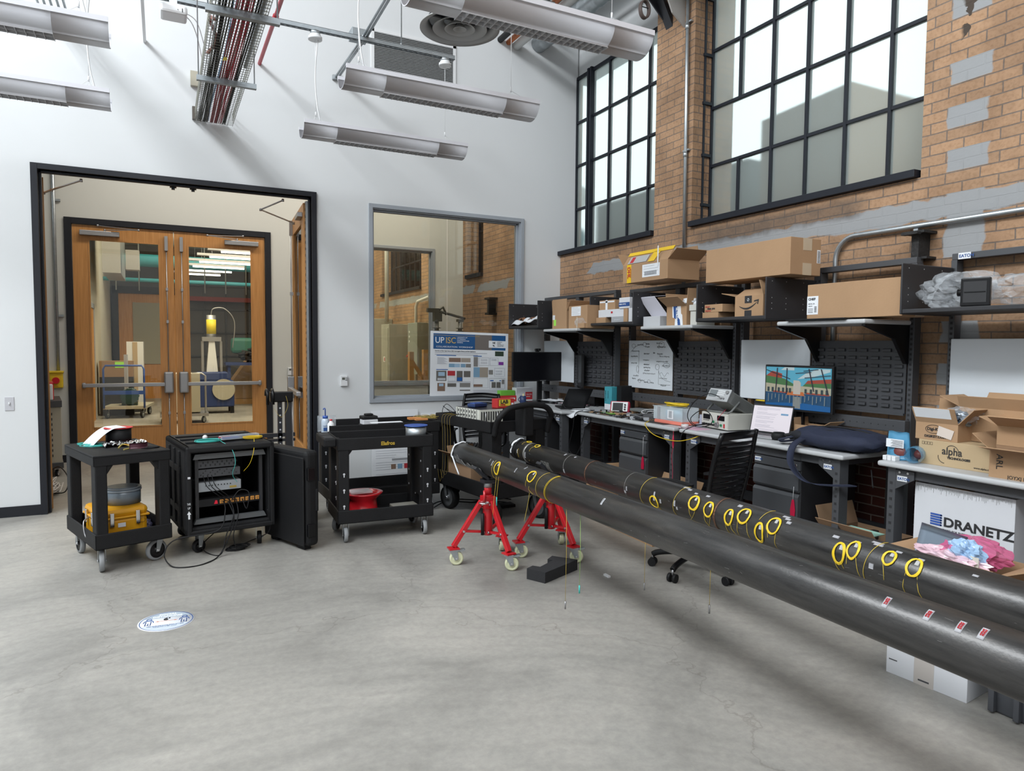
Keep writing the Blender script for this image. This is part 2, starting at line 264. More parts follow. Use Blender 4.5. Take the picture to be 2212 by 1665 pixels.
# ------------------------------------------------------------------ geometry helpers
class MB:
    """collects shapes and links them as one mesh object"""
    def __init__(s): s.v = []; s.f = []; s.sm = []
    def add(s, vs, fs, smooth=False, M=None):
        n = len(s.v)
        for p in vs: s.v.append(tuple(M @ Vector(p)) if M else tuple(p))
        for q in fs: s.f.append([n+i for i in q]); s.sm.append(smooth)
        return s
    def box(s, x0, x1, y0, y1, z0, z1, M=None):
        if x0 > x1: x0, x1 = x1, x0
        if y0 > y1: y0, y1 = y1, y0
        if z0 > z1: z0, z1 = z1, z0
        return s.add([(x0,y0,z0),(x1,y0,z0),(x1,y1,z0),(x0,y1,z0),(x0,y0,z1),(x1,y0,z1),(x1,y1,z1),(x0,y1,z1)],
                     [(0,3,2,1),(4,5,6,7),(0,1,5,4),(1,2,6,5),(2,3,7,6),(3,0,4,7)], False, M)
    def cbox(s, c, sx, sy, sz, M=None): return s.box(c[0]-sx/2, c[0]+sx/2, c[1]-sy/2, c[1]+sy/2, c[2]-sz/2, c[2]+sz/2, M)
    def bar(s, a, b, w, h=None, upv=(0,0,1)):
        a = Vector(a); b = Vector(b); h = h or w; d = b-a; L = d.length; y = d.normalized(); u = Vector(upv)
        if abs(u.dot(y)) > 0.98: u = Vector((1,0,0))
        x = y.cross(u).normalized(); z = x.cross(y); M = Matrix((x, y, z)).transposed().to_4x4(); M.translation = a
        return s.box(-w/2, w/2, 0, L, -h/2, h/2, M)
    def cyl(s, a, b, r, n=16, r2=None, cap=True):
        a = Vector(a); b = Vector(b); r2 = r if r2 is None else r2; d = (b-a).normalized(); u = Vector((0,0,1)) if abs(d.z) < 0.9 else Vector((1,0,0))
        x = d.cross(u).normalized(); y = d.cross(x); k = len(s.v)
        for c, rad in ((a, r), (b, r2)):
            for i in range(n):
                t = 2*math.pi*i/n; s.v.append(tuple(c + x*math.cos(t)*rad + y*math.sin(t)*rad))
        for i in range(n):
            j = (i+1) % n; s.f.append([k+i, k+j, k+n+j, k+n+i]); s.sm.append(True)
        if cap:
            s.f.append([k+i for i in range(n)][::-1]); s.sm.append(False); s.f.append([k+n+i for i in range(n)]); s.sm.append(False)
        return s
    def tube(s, pts, r, n=6, closed=False, cap=True):
        pts = [Vector(p) for p in pts]; m = len(pts); k = len(s.v); prev = None
        for i, p in enumerate(pts):
            if closed: d = pts[(i+1) % m] - pts[i-1]
            else: d = pts[min(i+1, m-1)] - pts[max(i-1, 0)]
            if d.length < 1e-9: d = Vector((0,0,1))
            d.normalize()
            if prev is None:
                u = Vector((0,0,1)) if abs(d.z) < 0.9 else Vector((1,0,0)); x = d.cross(u).normalized()
            else:
                x = prev - d*prev.dot(d)
                if x.length < 1e-6: x = d.orthogonal()
                x.normalize()
            prev = x; y = d.cross(x)
            for j in range(n):
                t = 2*math.pi*j/n; s.v.append(tuple(p + x*math.cos(t)*r + y*math.sin(t)*r))
        R_ = m if closed else m-1
        for i in range(R_):
            for j in range(n):
                a = k+i*n+j; b = k+i*n+(j+1) % n; c = k+((i+1) % m)*n+(j+1) % n; d = k+((i+1) % m)*n+j
                s.f.append([a, b, c, d]); s.sm.append(True)
        if cap and not closed:
            s.f.append([k+j for j in range(n)][::-1]); s.sm.append(False); s.f.append([k+(m-1)*n+j for j in range(n)]); s.sm.append(False)
        return s
    def lathe(s, prof, c=(0,0,0), axis='z', n=24, M=None, cap=True):
        k = len(s.v); c = Vector(c)
        for (r, h) in prof:
            for i in range(n):
                t = 2*math.pi*i/n; x, y = r*math.cos(t), r*math.sin(t)
                p = {'z': Vector((x, y, h)), 'x': Vector((h, x, y)), 'y': Vector((x, h, y))}[axis] + c
                s.v.append(tuple(M @ p) if M else tuple(p))
        for a in range(len(prof)-1):
            for i in range(n):
                j = (i+1) % n; s.f.append([k+a*n+i, k+a*n+j, k+(a+1)*n+j, k+(a+1)*n+i]); s.sm.append(True)
        if cap and prof[0][0] > 1e-6: s.f.append([k+i for i in range(n)]); s.sm.append(False)
        if cap and prof[-1][0] > 1e-6: s.f.append([k+(len(prof)-1)*n+i for i in range(n)]); s.sm.append(False)
        return s
    def prism(s, poly, a, b, axis='x', M=None):
        """polygon in the plane across axis, extruded from a to b"""
        n = len(poly); f = {'x': lambda u, v, w: (w, u, v), 'y': lambda u, v, w: (u, w, v), 'z': lambda u, v, w: (u, v, w)}[axis]
        vs = [f(u, v, a) for u, v in poly] + [f(u, v, b) for u, v in poly]
        fs = [list(range(n))[::-1], [n+i for i in range(n)]] + [[i, (i+1) % n, n+(i+1) % n, n+i] for i in range(n)]
        return s.add(vs, fs, False, M)
    def quad(s, a, b, c, d, t=0.002):
        """a thin sheet with real thickness through four corners"""
        a, b, c, d = [Vector(p) for p in (a, b, c, d)]; n = (b-a).cross(d-a).normalized()*t
        return s.add([a, b, c, d, a+n, b+n, c+n, d+n], [(0,3,2,1),(4,5,6,7),(0,1,5,4),(1,2,6,5),(2,3,7,6),(3,0,4,7)])
    def ball(s, c, r, n=12, sq=(1,1,1)):
        prof = []; k = len(s.v); rows = n//2+1
        for a in range(rows):
            ph = math.pi*a/(rows-1)
            for i in range(n):
                t = 2*math.pi*i/n; s.v.append((c[0]+sq[0]*r*math.sin(ph)*math.cos(t), c[1]+sq[1]*r*math.sin(ph)*math.sin(t), c[2]+sq[2]*r*math.cos(ph)))
        for a in range(rows-1):
            for i in range(n):
                j = (i+1) % n; s.f.append([k+a*n+i, k+(a+1)*n+i, k+(a+1)*n+j, k+a*n+j]); s.sm.append(True)
        return s
    def sheet(s, fn, nu, nv, t=0.003):
        """surface from fn(u,v), closed with thickness t along its normal"""
        P = [[Vector(fn(i/nu, j/nv)) for j in range(nv+1)] for i in range(nu+1)]; k = len(s.v)
        Nn = []
        for i in range(nu+1):
            row = []
            for j in range(nv+1):
                du = P[min(i+1, nu)][j]-P[max(i-1, 0)][j]; dv = P[i][min(j+1, nv)]-P[i][max(j-1, 0)]; q = du.cross(dv)
                row.append(q.normalized() if q.length > 1e-12 else Vector((0,0,1)))
            Nn.append(row)
        for lay in (0, 1):
            for i in range(nu+1):
                for j in range(nv+1): s.v.append(tuple(P[i][j] + Nn[i][j]*t*lay))
        W = nv+1; O = (nu+1)*W
        for i in range(nu):
            for j in range(nv):
                a = k+i*W+j; s.f.append([a, a+1, a+W+1, a+W][::-1]); s.sm.append(True); s.f.append([O+a, O+a+1, O+a+W+1, O+a+W]); s.sm.append(True)
        edge = [i*W for i in range(nu+1)] + [nu*W+j for j in range(1, nv+1)] + [i*W+nv for i in range(nu-1, -1, -1)] + [j for j in range(nv-1, 0, -1)]
        for q in range(len(edge)):
            a, b = k+edge[q], k+edge[(q+1) % len(edge)]; s.f.append([a, b, O+b, O+a]); s.sm.append(False)
        return s
    def build(s, name, m, parent=None, bevel=0.0, label=None, seg=2):
        me = bpy.data.meshes.new(name); me.from_pydata(s.v, [], s.f); me.materials.append(m)
        for p, q in zip(me.polygons, s.sm): p.use_smooth = q
        me.update(); o = bpy.data.objects.new(name, me); col.objects.link(o)
        if parent is not None: o.parent = parent
        if bevel > 0:
            md = o.modifiers.new('bevel', 'BEVEL'); md.width = bevel; md.segments = seg; md.limit_method = 'ANGLE'; md.angle_limit = R(50)
        if label: o['label'] = label
        return o
def tag(o, label, cat, group=None, kind=None):
    o['label'] = label; o['category'] = cat
    if group: o['group'] = group
    if kind: o['kind'] = kind
    return o
def struct(o): o['kind'] = 'structure'; return o
def thing(name, label, cat, loc=(0,0,0), rz=0.0, group=None):
    o = bpy.data.objects.new(name, None); col.objects.link(o); o.location = loc; o.rotation_euler = (0, 0, rz); o.empty_display_size = 0.1
    return tag(o, label, cat, group)
def dup(o, loc=None, rz=None, label=None, parent=None):
    c = o.copy(); col.objects.link(c)
    if parent is not None: c.parent = parent
    if loc is not None: c.location = loc
    if rz is not None: c.rotation_euler = (0, 0, rz)
    if label: c['label'] = label
    for ch in list(o.children): dup(ch, parent=c)
    return c
FACE = {'-x': Matrix(((0,0,-1),(-1,0,0),(0,1,0))), '-y': Matrix(((1,0,0),(0,0,-1),(0,1,0))), 'z': Matrix(((1,0,0),(0,1,0),(0,0,1)))}
def text(s, size, m, parent, loc, face='-y', rz=0.0, name='lettering', align='LEFT', sx=1.0, spin=0.0, ext=0.0006, bold=0.0, label=None):
    cu = bpy.data.curves.new(name, 'FONT'); cu.body = s; cu.size = size; cu.extrude = ext; cu.align_x = align; cu.resolution_u = 3; cu.offset = bold
    o = bpy.data.objects.new(name, cu); col.objects.link(o)
    bpy.context.view_layer.update()
    me = bpy.data.meshes.new_from_object(o); bpy.data.objects.remove(o); bpy.data.curves.remove(cu)
    if len(me.materials): me.materials.clear()
    me.materials.append(m); me.name = name
    B = Matrix.Rotation(rz, 4, 'Z') @ FACE[face].to_4x4() @ Matrix.Rotation(spin, 4, 'Z') @ Matrix.Diagonal((sx, 1, 1, 1))
    T = Matrix.Translation(Vector(loc)) @ B
    me.transform(T); me.update()
    o = bpy.data.objects.new(name, me); col.objects.link(o)
    if parent is not None: o.parent = parent
    if label: o['label'] = label
    return o
def ring(c, r, r2=None, n=28, axis='z', M=None):
    out = []
    for i in range(n):
        t = 2*math.pi*i/n; a, b = r*math.cos(t), (r2 or r)*math.sin(t)
        p = Vector({'z': (a, b, 0), 'x': (0, a, b), 'y': (a, 0, b)}[axis])
        if M: p = M @ p
        out.append(Vector(c)+p)
    return out
def arc(c, r, t0, t1, n, plane='xz'):
    out = []
    for i in range(n+1):
        t = t0+(t1-t0)*i/n; a, b = r*math.cos(t), r*math.sin(t)
        d = {'xz': (a, 0, b), 'xy': (a, b, 0), 'yz': (0, a, b)}[plane]; out.append(Vector(c)+Vector(d))
    return out
def smooth_path(pts, n=8):
    pts = [Vector(p) for p in pts]; out = []
    for i in range(len(pts)-1):
        p0 = pts[max(i-1, 0)]; p1 = pts[i]; p2 = pts[i+1]; p3 = pts[min(i+2, len(pts)-1)]
        for j in range(n):
            t = j/n
            out.append(0.5*((2*p1)+(p2-p0)*t+(2*p0-5*p1+4*p2-p3)*t*t+(3*p1-p0-3*p2+p3)*t**3))
    out.append(pts[-1]); return out
# ================================================================== the room shell
XB = 4.54                                            # face of the brick wall
YB = 7.604                                           # face of the white end wall
struct(MB().box(-6.2, 5.2, -3.2, 26.4, -0.15, 0).build('floor', concrete))
w = MB()                                             # white end wall with the door opening and the interior window
for a in ((-6.2, -0.99, 0, 9), (-0.99, 1.44, 3.17, 9), (1.44, 2.10, 0, 9), (2.10, 3.965, 0, 0.985), (2.10, 3.965, 3.125, 9), (3.965, 4.77, 0, 9)):
    w.box(a[0], a[1], YB, YB+0.145, a[2], a[3])
struct(w.build('wall_back', plaster))
w = MB()                                             # brick wall with the two window recesses
w.box(XB, XB+0.5, -3.2, YB, 0, 2.745)
w.box(XB, XB+0.5, 5.172, 5.735, 2.745, 9)
w.box(XB, XB+0.5, -3.2, 2.928, 2.745, 9)
w.box(XB, XB+0.5, 2.928, 5.172, 5.75, 9)
struct(w.build('wall_right', brick))
struct(MB().box(4.79, 5.0, 5.735, YB+0.145, 4.985, 9).build('wall_upper_right', plaster))
w = MB()                                             # brick wall of the rooms beyond
for y0, y1 in ((YB+0.145, 9.98), (10.62, 12.9), (15.6, 17.0), (19.5, 26.2)): w.box(XB, XB+0.4, y0, y1, 0, 6.2)
for y0, y1 in ((9.98, 10.62), (12.9, 15.6), (17.0, 19.5)): w.box(XB, XB+0.4, y0, y1, 0, 2.74)
struct(w.build('wall_far_right', brick))
struct(MB().box(-6.2, -6.0, -3.2, YB, 0, 6.4).build('wall_left', plaster))
struct(MB().box(-6.2, 5.0, -3.2, -3.0, 0, 6.4).build('wall_front', plaster))
struct(MB().box(-1.6, 5.0, -3.2, YB+0.145, 8.95, 9.1).build('ceiling', deckm))
cdk = MB()                                           # ribbed steel roof deck along the window wall
cdk.box(3.9, 4.79, 4.2, YB, 5.80, 5.83)
for i in range(6):
    x = 3.92+i*0.15; cdk.prism([(x, 5.80), (x+0.085, 5.80), (x+0.07, 5.755), (x+0.015, 5.755)], 4.2, YB, 'y')
struct(cdk.build('ceiling_deck', deckm))
bh = MB()
bh.box(-6.2, -6.0, YB+0.145, 10.8, 0, 4.2); bh.box(-6.2, 4.54, YB+0.145, 10.8, 5.2, 5.3)
struct(bh.build('ceiling_lobby', plaster))
w = MB()                                             # partition between lobby and the far laboratory
for a in ((-6.2, -1.13, 0, 5.2), (-1.13, 1.45, 3.245, 5.2), (1.45, 2.10, 0, 5.2), (2.10, 4.0, 0, 0.98), (2.10, 4.0, 3.15, 5.2), (4.0, 4.54, 0, 5.2)):
    w.box(a[0], a[1], 10.8, 10.95, a[2], a[3])
struct(w.build('wall_partition', mat('lobby_paint', (0.60, 0.60, 0.56), 0.7)))
w = MB(); w.box(-1.45, -1.3, 10.95, 22.6, 0, 5.6)
struct(w.build('wall_far_left', mat('lobby_paint2', (0.58, 0.55, 0.47), 0.7)))
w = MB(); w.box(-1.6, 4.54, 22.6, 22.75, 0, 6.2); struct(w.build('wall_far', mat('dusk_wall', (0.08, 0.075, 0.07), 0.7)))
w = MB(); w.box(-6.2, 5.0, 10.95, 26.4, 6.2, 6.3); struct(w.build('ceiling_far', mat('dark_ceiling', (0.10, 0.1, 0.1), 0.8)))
# baseboards
struct(MB().box(-6.0, -1.04, YB-0.012, YB, 0, 0.096).build('baseboard_back', doorblack))
struct(MB().box(1.50, 4.54, YB-0.012, YB, 0, 0.096).build('baseboard_right', doorblack))
struct(MB().box(-6.0, -1.13, 10.79, 10.8, 0, 0.1).build('baseboard_lobby', doorblack))

# ---- frosted steel windows in the brick wall
XG = 4.77
def window_grid(name, y0, y1, z0, z1, vbars, hbars, posts=(), glassm=None, gx=XG):
    f = MB()
    for y in (y0, y1): f.box(gx-0.022, gx+0.03, y-0.02, y+0.02, z0, z1)
    for z in (z0, z1): f.box(gx-0.022, gx+0.03, y0, y1, z-0.02, z+0.02)
    for (y, a, b) in vbars: f.box(gx-0.02, gx+0.028, y-0.013, y+0.013, a, b)
    for (z, a, b) in hbars: f.box(gx-0.018, gx+0.026, a, b, z-0.013, z+0.013)
    for y in posts:
        f.box(gx-0.05, gx+0.03, y-0.045, y-0.01, z0-0.02, z1+0.03); f.box(gx-0.05, gx+0.03, y+0.012, y+0.047, z0-0.02, z1+0.03); f.box(gx-0.01, gx+0.03, y-0.02, y+0.02, z0, z1)
    o = struct(f.build(name, windowsteel))
    g = MB().box(gx, gx+0.006, y0, y1, z0, z1).build('pane', glassm or frosted, o)
    return o
rows = [3.345, 3.89, 4.43]
window_grid('window_1', 5.72, 7.60, 2.80, 4.98, [(6.88, 2.8, 4.98), (6.50, 2.8, 4.98), (6.13, 2.8, 4.98)], [(z, 5.72, 7.6) for z in rows], posts=(7.27,))
window_grid('window_2', 2.93, 5.172, 2.80, 5.75,
    [(4.80, 2.8, 3.345), (4.80, 3.89, 5.75), (4.42, 2.8, 5.75), (4.055, 2.8, 5.75), (3.69, 2.8, 5.75), (3.32, 2.8, 5.75)], [(z, 2.93, 5.172) for z in rows+[4.98, 5.5]])
def sill(name, y0, y1):
    struct(MB().box(XB-0.045, XG, y0, y1, 2.748, 2.80).build(name, windowsteel, bevel=0.003))
sill('trim_1', 5.735, YB); sill('trim_2', 2.945, 5.172)
lug = MB()                                           # steel lugs and the fixing channel on the pier's reveal
lug.box(4.655, 4.675, 5.160, 5.172, 2.80, 5.75)
for z in (2.97, 3.44, 3.93, 4.38, 4.9): lug.box(4.645, 4.75, 5.150, 5.172, z-0.012, z+0.016)
struct(lug.build('trim_3', windowsteel))
# clear windows of the far rooms
window_grid('window_3', 9.98, 10.62, 2.78, 6.2, [(10.3, 2.78, 6.2)], [(3.5, 9.98, 10.62), (4.6, 9.98, 10.62)], glassm=glassclear)
window_grid('window_4', 12.9, 15.6, 2.78, 6.2, [(12.9+0.338*i, 2.78, 6.2) for i in range(1, 8)], [(3.35, 12.9, 15.6), (4.2, 12.9, 15.6)], glassm=glassclear)
window_grid('window_5', 17.0, 19.5, 2.78, 6.2, [(17.0+0.36*i, 2.78, 6.2) for i in range(1, 7)], [(3.35, 17.0, 19.5), (4.2, 17.0, 19.5)], glassm=glassclear)
sl = MB().box(XB-0.045, XG, 9.98, 10.62, 2.70, 2.76); sl.box(XB-0.045, XG, 12.9, 15.6, 2.70, 2.76); struct(sl.build('trim_4', windowsteel))
# ---- interior window in the end wall (grey aluminium) and its twin in the partition
def interior_window(name, x0, x1, z0, z1, y, depth=0.145):
    f = MB(); t = 0.045
    f.box(x0-t, x0, y-0.02, y+0.01, z0-t, z1+t); f.box(x1, x1+t, y-0.02, y+0.01, z0-t, z1+t)
    f.box(x0, x1, y-0.02, y+0.01, z1, z1+t); f.box(x0, x1, y-0.02, y+0.01, z0-t, z0)
    f.box(x0, x0+0.012, y, y+depth, z0, z1); f.box(x1-0.012, x1, y, y+depth, z0, z1); f.box(x0, x1, y, y+depth, z1-0.012, z1); f.box(x0, x1, y, y+depth, z0, z0+0.012)
    for a, b in ((x0+0.012, x0+0.03), (x1-0.03, x1-0.012)): f.box(a, b, y+0.055, y+0.10, z0, z1)
    f.box(x0, x1, y+0.055, y+0.10, z1-0.03, z1-0.012); f.box(x0, x1, y+0.055, y+0.10, z0+0.012, z0+0.03)
    o = struct(f.build(name, alu, bevel=0.002)); return o
wo_ = interior_window('window_6', 2.105, 3.962, 0.99, 3.12, YB)
MB().box(2.135, 3.02, YB+0.074, YB+0.08, 1.02, 3.09).build('pane', glassclear, wo_); MB().box(3.03, 3.932, YB+0.074, YB+0.08, 1.02, 3.09).build('pane', glassclear, wo_)
wo_ = interior_window('window_7', 2.105, 3.99, 0.985, 3.14, 10.8)
MB().box(2.135, 3.96, 10.874, 10.88, 1.02, 3.11).build('pane', glassclear, wo_)
# ---- black door frames
f = MB()
f.box(-1.04, -0.986, YB-0.02, YB+0.15, 0, 3.222); f.box(1.44, 1.494, YB-0.02, YB+0.15, 0, 3.222); f.box(-0.986, 1.44, YB-0.02, YB+0.15, 3.17, 3.222)
f.box(-0.986, -0.966, YB+0.05, YB+0.09, 0, 3.17); f.box(1.42, 1.44, YB+0.05, YB+0.09, 0, 3.17); f.box(-0.986, 1.44, YB+0.05, YB+0.09, 3.15, 3.17)
d1 = struct(f.build('door_1', doorblack, bevel=0.002))
hs = MB().box(1.405, 1.438, YB+0.09, YB+0.152, 0.01, 3.14)
MB().box(1.402, 1.440, YB+0.092, YB+0.150, 0.01, 3.14).build('continuous_hinge', galv, d1)
hk = MB()
for i in range(44): hk.box(1.399, 1.404, YB+0.135, YB+0.146, 0.1+i*0.07, 0.13+i*0.07)
for i in range(9): hk.cyl((1.399, YB+0.112, 0.25+i*0.34), (1.404, YB+0.112, 0.25+i*0.34), 0.004, 8)
hk.build('hinge_knuckle', framedark, d1)
for xx in (0.12, 0.30): MB().box(xx-0.03, xx+0.03, YB+0.10, YB+0.14, 3.145, 3.17).box(xx-0.015, xx+0.015, YB+0.11, YB+0.13, 3.125, 3.145).build('strike_plate', blackgloss, d1)
MB().box(-0.96, 1.40, YB+0.10, YB+0.145, 3.163, 3.169).build('head_stop', oak, d1)
def closer_arm(parent, pts, name='closer_arm'):
    m = MB()
    for a, b in zip(pts[:-1], pts[1:]): m.bar(a, b, 0.022, 0.008)
    for p in pts: m.cyl((p[0], p[1], p[2]-0.014), (p[0], p[1], p[2]+0.014), 0.013, 10)
    return m.build(name, satin, parent)
closer_arm(d1, [(-0.66, YB+0.13, 3.13), (-0.93, YB+0.42, 3.07), (-1.02, YB+0.62, 3.07)])
closer_arm(d1, [(1.17, YB+0.13, 3.13), (0.97, YB+0.35, 3.05), (1.36, YB+0.62, 2.98)])
def oak_leaf(name, hx, hy, tx, ty, side, label, par=None):
    """door leaf swung open from the hinge (hx,hy) to (tx,ty)"""
    d = Vector((tx-hx, ty-hy, 0)); L = d.length; ang = math.atan2(d.y, d.x)
    t = bpy.data.objects.new(name, None); col.objects.link(t); t.location = (hx, hy, 0); t.rotation_euler = (0, 0, ang); t['kind'] = 'structure'
    m = MB(); T = 0.022
    m.box(0, 0.19, -T, T, 0.015, 3.13); m.box(L-0.16, L, -T, T, 0.015, 3.13); m.box(0.19, L-0.16, -T, T, 2.93, 3.13); m.box(0.19, L-0.16, -T, T, 0.015, 0.44)
    m.build('leaf', oak, t, bevel=0.002)
    g = MB(); g.box(0.19, L-0.16, -0.004, 0.004, 0.44, 2.93); g.build('pane', glassclear, t)
    s = side; hw = MB(); hw.box(0.10, L-0.05, s*0.05, s*0.10, 1.02, 1.07); hw.box(L-0.13, L-0.04, s*0.022, s*0.10, 0.93, 1.20)
    hw.build('push_bar', satin, t, bevel=0.008)
    rd = MB(); rd.cyl((L-0.085, s*0.045, 1.2), (L-0.085, s*0.045, 3.0), 0.007, 8); rd.cyl((L-0.085, s*0.045, 0.12), (L-0.085, s*0.045, 0.93), 0.007, 8); rd.box(L-0.105, L-0.065, s*0.022, s*0.06, 2.93, 3.11); rd.box(L-0.1, L-0.07, s*0.022, s*0.06, 2.2, 2.24)
    rd.build('latch_rod', satin, t)
    cl = MB().box(0.06, 0.33, s*0.022, s*0.075, 2.99, 3.04); cl.build('door_closer', satin, t, bevel=0.005)
    return t
oak_leaf('door_2', 1.405, YB+0.155, 1.475, 8.93, 1, '')
oak_leaf('door_3', -0.985, YB+0.155, -1.16, 8.93, 1, '')
# partition double door
f = MB(); y = 10.8
f.box(-1.13, -1.05, y-0.03, y+0.15, 0, 3.245); f.box(1.37, 1.452, y-0.03, y+0.15, 0, 3.245); f.box(-1.05, 1.37, y-0.03, y+0.15, 3.165, 3.245)
d2 = struct(f.build('door_4', doorblack, bevel=0.002))
def closed_leaf(x0, x1, gx0, gx1, hinge_left):
    y0, y1 = 10.80, 10.845; m = MB()
    m.box(x0, gx0, y0, y1, 0.02, 3.16); m.box(gx1, x1, y0, y1, 0.02, 3.16); m.box(gx0, gx1, y0, y1, 2.965, 3.16); m.box(gx0, gx1, y0, y1, 0.02, 0.45)
    t = struct(m.build('door_5' if hinge_left else 'door_6', oak, bevel=0.002))
    bd = MB()
    for a in ((gx0-0.012, gx0+0.004, 0.44, 2.975), (gx1-0.004, gx1+0.012, 0.44, 2.975)): bd.box(a[0], a[1], y0-0.006, y0, a[2], a[3])
    bd.box(gx0, gx1, y0-0.006, y0, 2.96, 2.975); bd.box(gx0, gx1, y0-0.006, y0, 0.44, 0.455); bd.build('glazing_bead', oak, t)
    MB().box(gx0, gx1, y0+0.018, y0+0.024, 0.45, 2.965).build('pane', glassclear, t)
    s = 1 if hinge_left else -1; xe = x1 if hinge_left else x0; xh = x0 if hinge_left else x1
    b = MB(); b.box(xh+s*0.08, xe-s*0.04, y0-0.085, y0-0.03, 1.0, 1.05); b.build('push_bar', satin, t, bevel=0.006)
    b = MB(); b.box(xe-s*0.15, xe-s*0.03, y0-0.09, y0, 0.90, 1.20); b.box(xh+s*0.07, xh+s*0.12, y0-0.08, y0, 0.985, 1.065); b.build('latch_case', satin, t, bevel=0.02)
    b = MB(); xr = xe-s*0.09; b.cyl((xr, y0-0.03, 1.2), (xr, y0-0.03, 2.9), 0.007, 8); b.cyl((xr, y0-0.03, 0.1), (xr, y0-0.03, 0.9), 0.007, 8); b.box(xr-0.02, xr+0.02, y0-0.05, y0, 2.88, 3.08)
    for z in (1.9, 2.35, 0.62): b.box(xr-0.014, xr+0.014, y0-0.045, y0, z-0.02, z+0.02)
    b.build('latch_rod', satin, t)
    b = MB(); b.box(xh+s*0.09, xh+s*0.55, y0-0.07, y0, 3.02, 3.085); b.build('door_closer', satin, t, bevel=0.006)
    closer_arm(t, [(xh+s*0.38, y0-0.05, 3.10), (xh+s*0.78, y0-0.16, 3.115), (xh+s*0.30, y0-0.05, 3.155)])
closed_leaf(-1.045, 0.155, -0.853, -0.03, True)
closed_leaf(0.165, 1.365, 0.345, 1.17, False)
# ---- buildings seen dimly through the frosted panes
tag(MB().box(5.9, 8.0, 4.52, 5.62, 0, 4.02).prism([(4.52, 4.02), (5.62, 4.02), (5.62, 4.08), (4.52, 4.14)], 5.9, 8.0, 'x').build('neighbouring_building', tanblock), 'tan rendered building outside, blurred behind the large frosted window', 'building')
tag(MB().box(6.4, 9, 6.3, 9.6, 0, 3.9).box(6.4, 9, 5.75, 6.3, 0, 3.2).build('outbuilding', slate), 'dark grey outbuilding outside, blurred at the lower left of the frosted windows', 'building')
tr = MB()
for i in range(14): tr.ball((7.2+random.uniform(-.2, .2), 4.0+random.uniform(-.15, .15), 2.3+i*0.14), 0.24, 8)
tr.cyl((7.2, 4.0, 0), (7.2, 4.0, 2.4), 0.06, 8)
tag(tr.build('slender_tree', foliage), 'slim green tree outside the right end of the large frosted window', 'tree')
tag(MB().box(11, 14, -2, 26, -0.2, 2.4).build('street_wall', mat('pale_render', (0.5, 0.5, 0.48), 0.9)), 'pale low wall across the street outside the windows', 'wall')
# ---- warm light of the lobby and the far laboratory
area('lobby_light', (0.3, 9.3, 5.1), (0.3, 9.3, 0), 2.2, 0.5, 62, (1.0, 0.95, 0.86))
area('lobby_light', (3.2, 9.3, 5.1), (3.2, 9.3, 0), 1.5, 0.5, 75, (1.0, 0.93, 0.82))
area('far_lab_light', (0.6, 15.5, 5.6), (0.6, 15.5, 0), 2.5, 7.0, 520, (1.0, 0.86, 0.62))
area('far_lab_light', (3.4, 14.0, 5.6), (3.4, 14.0, 0), 1.6, 4.0, 320, (1.0, 0.9, 0.72))
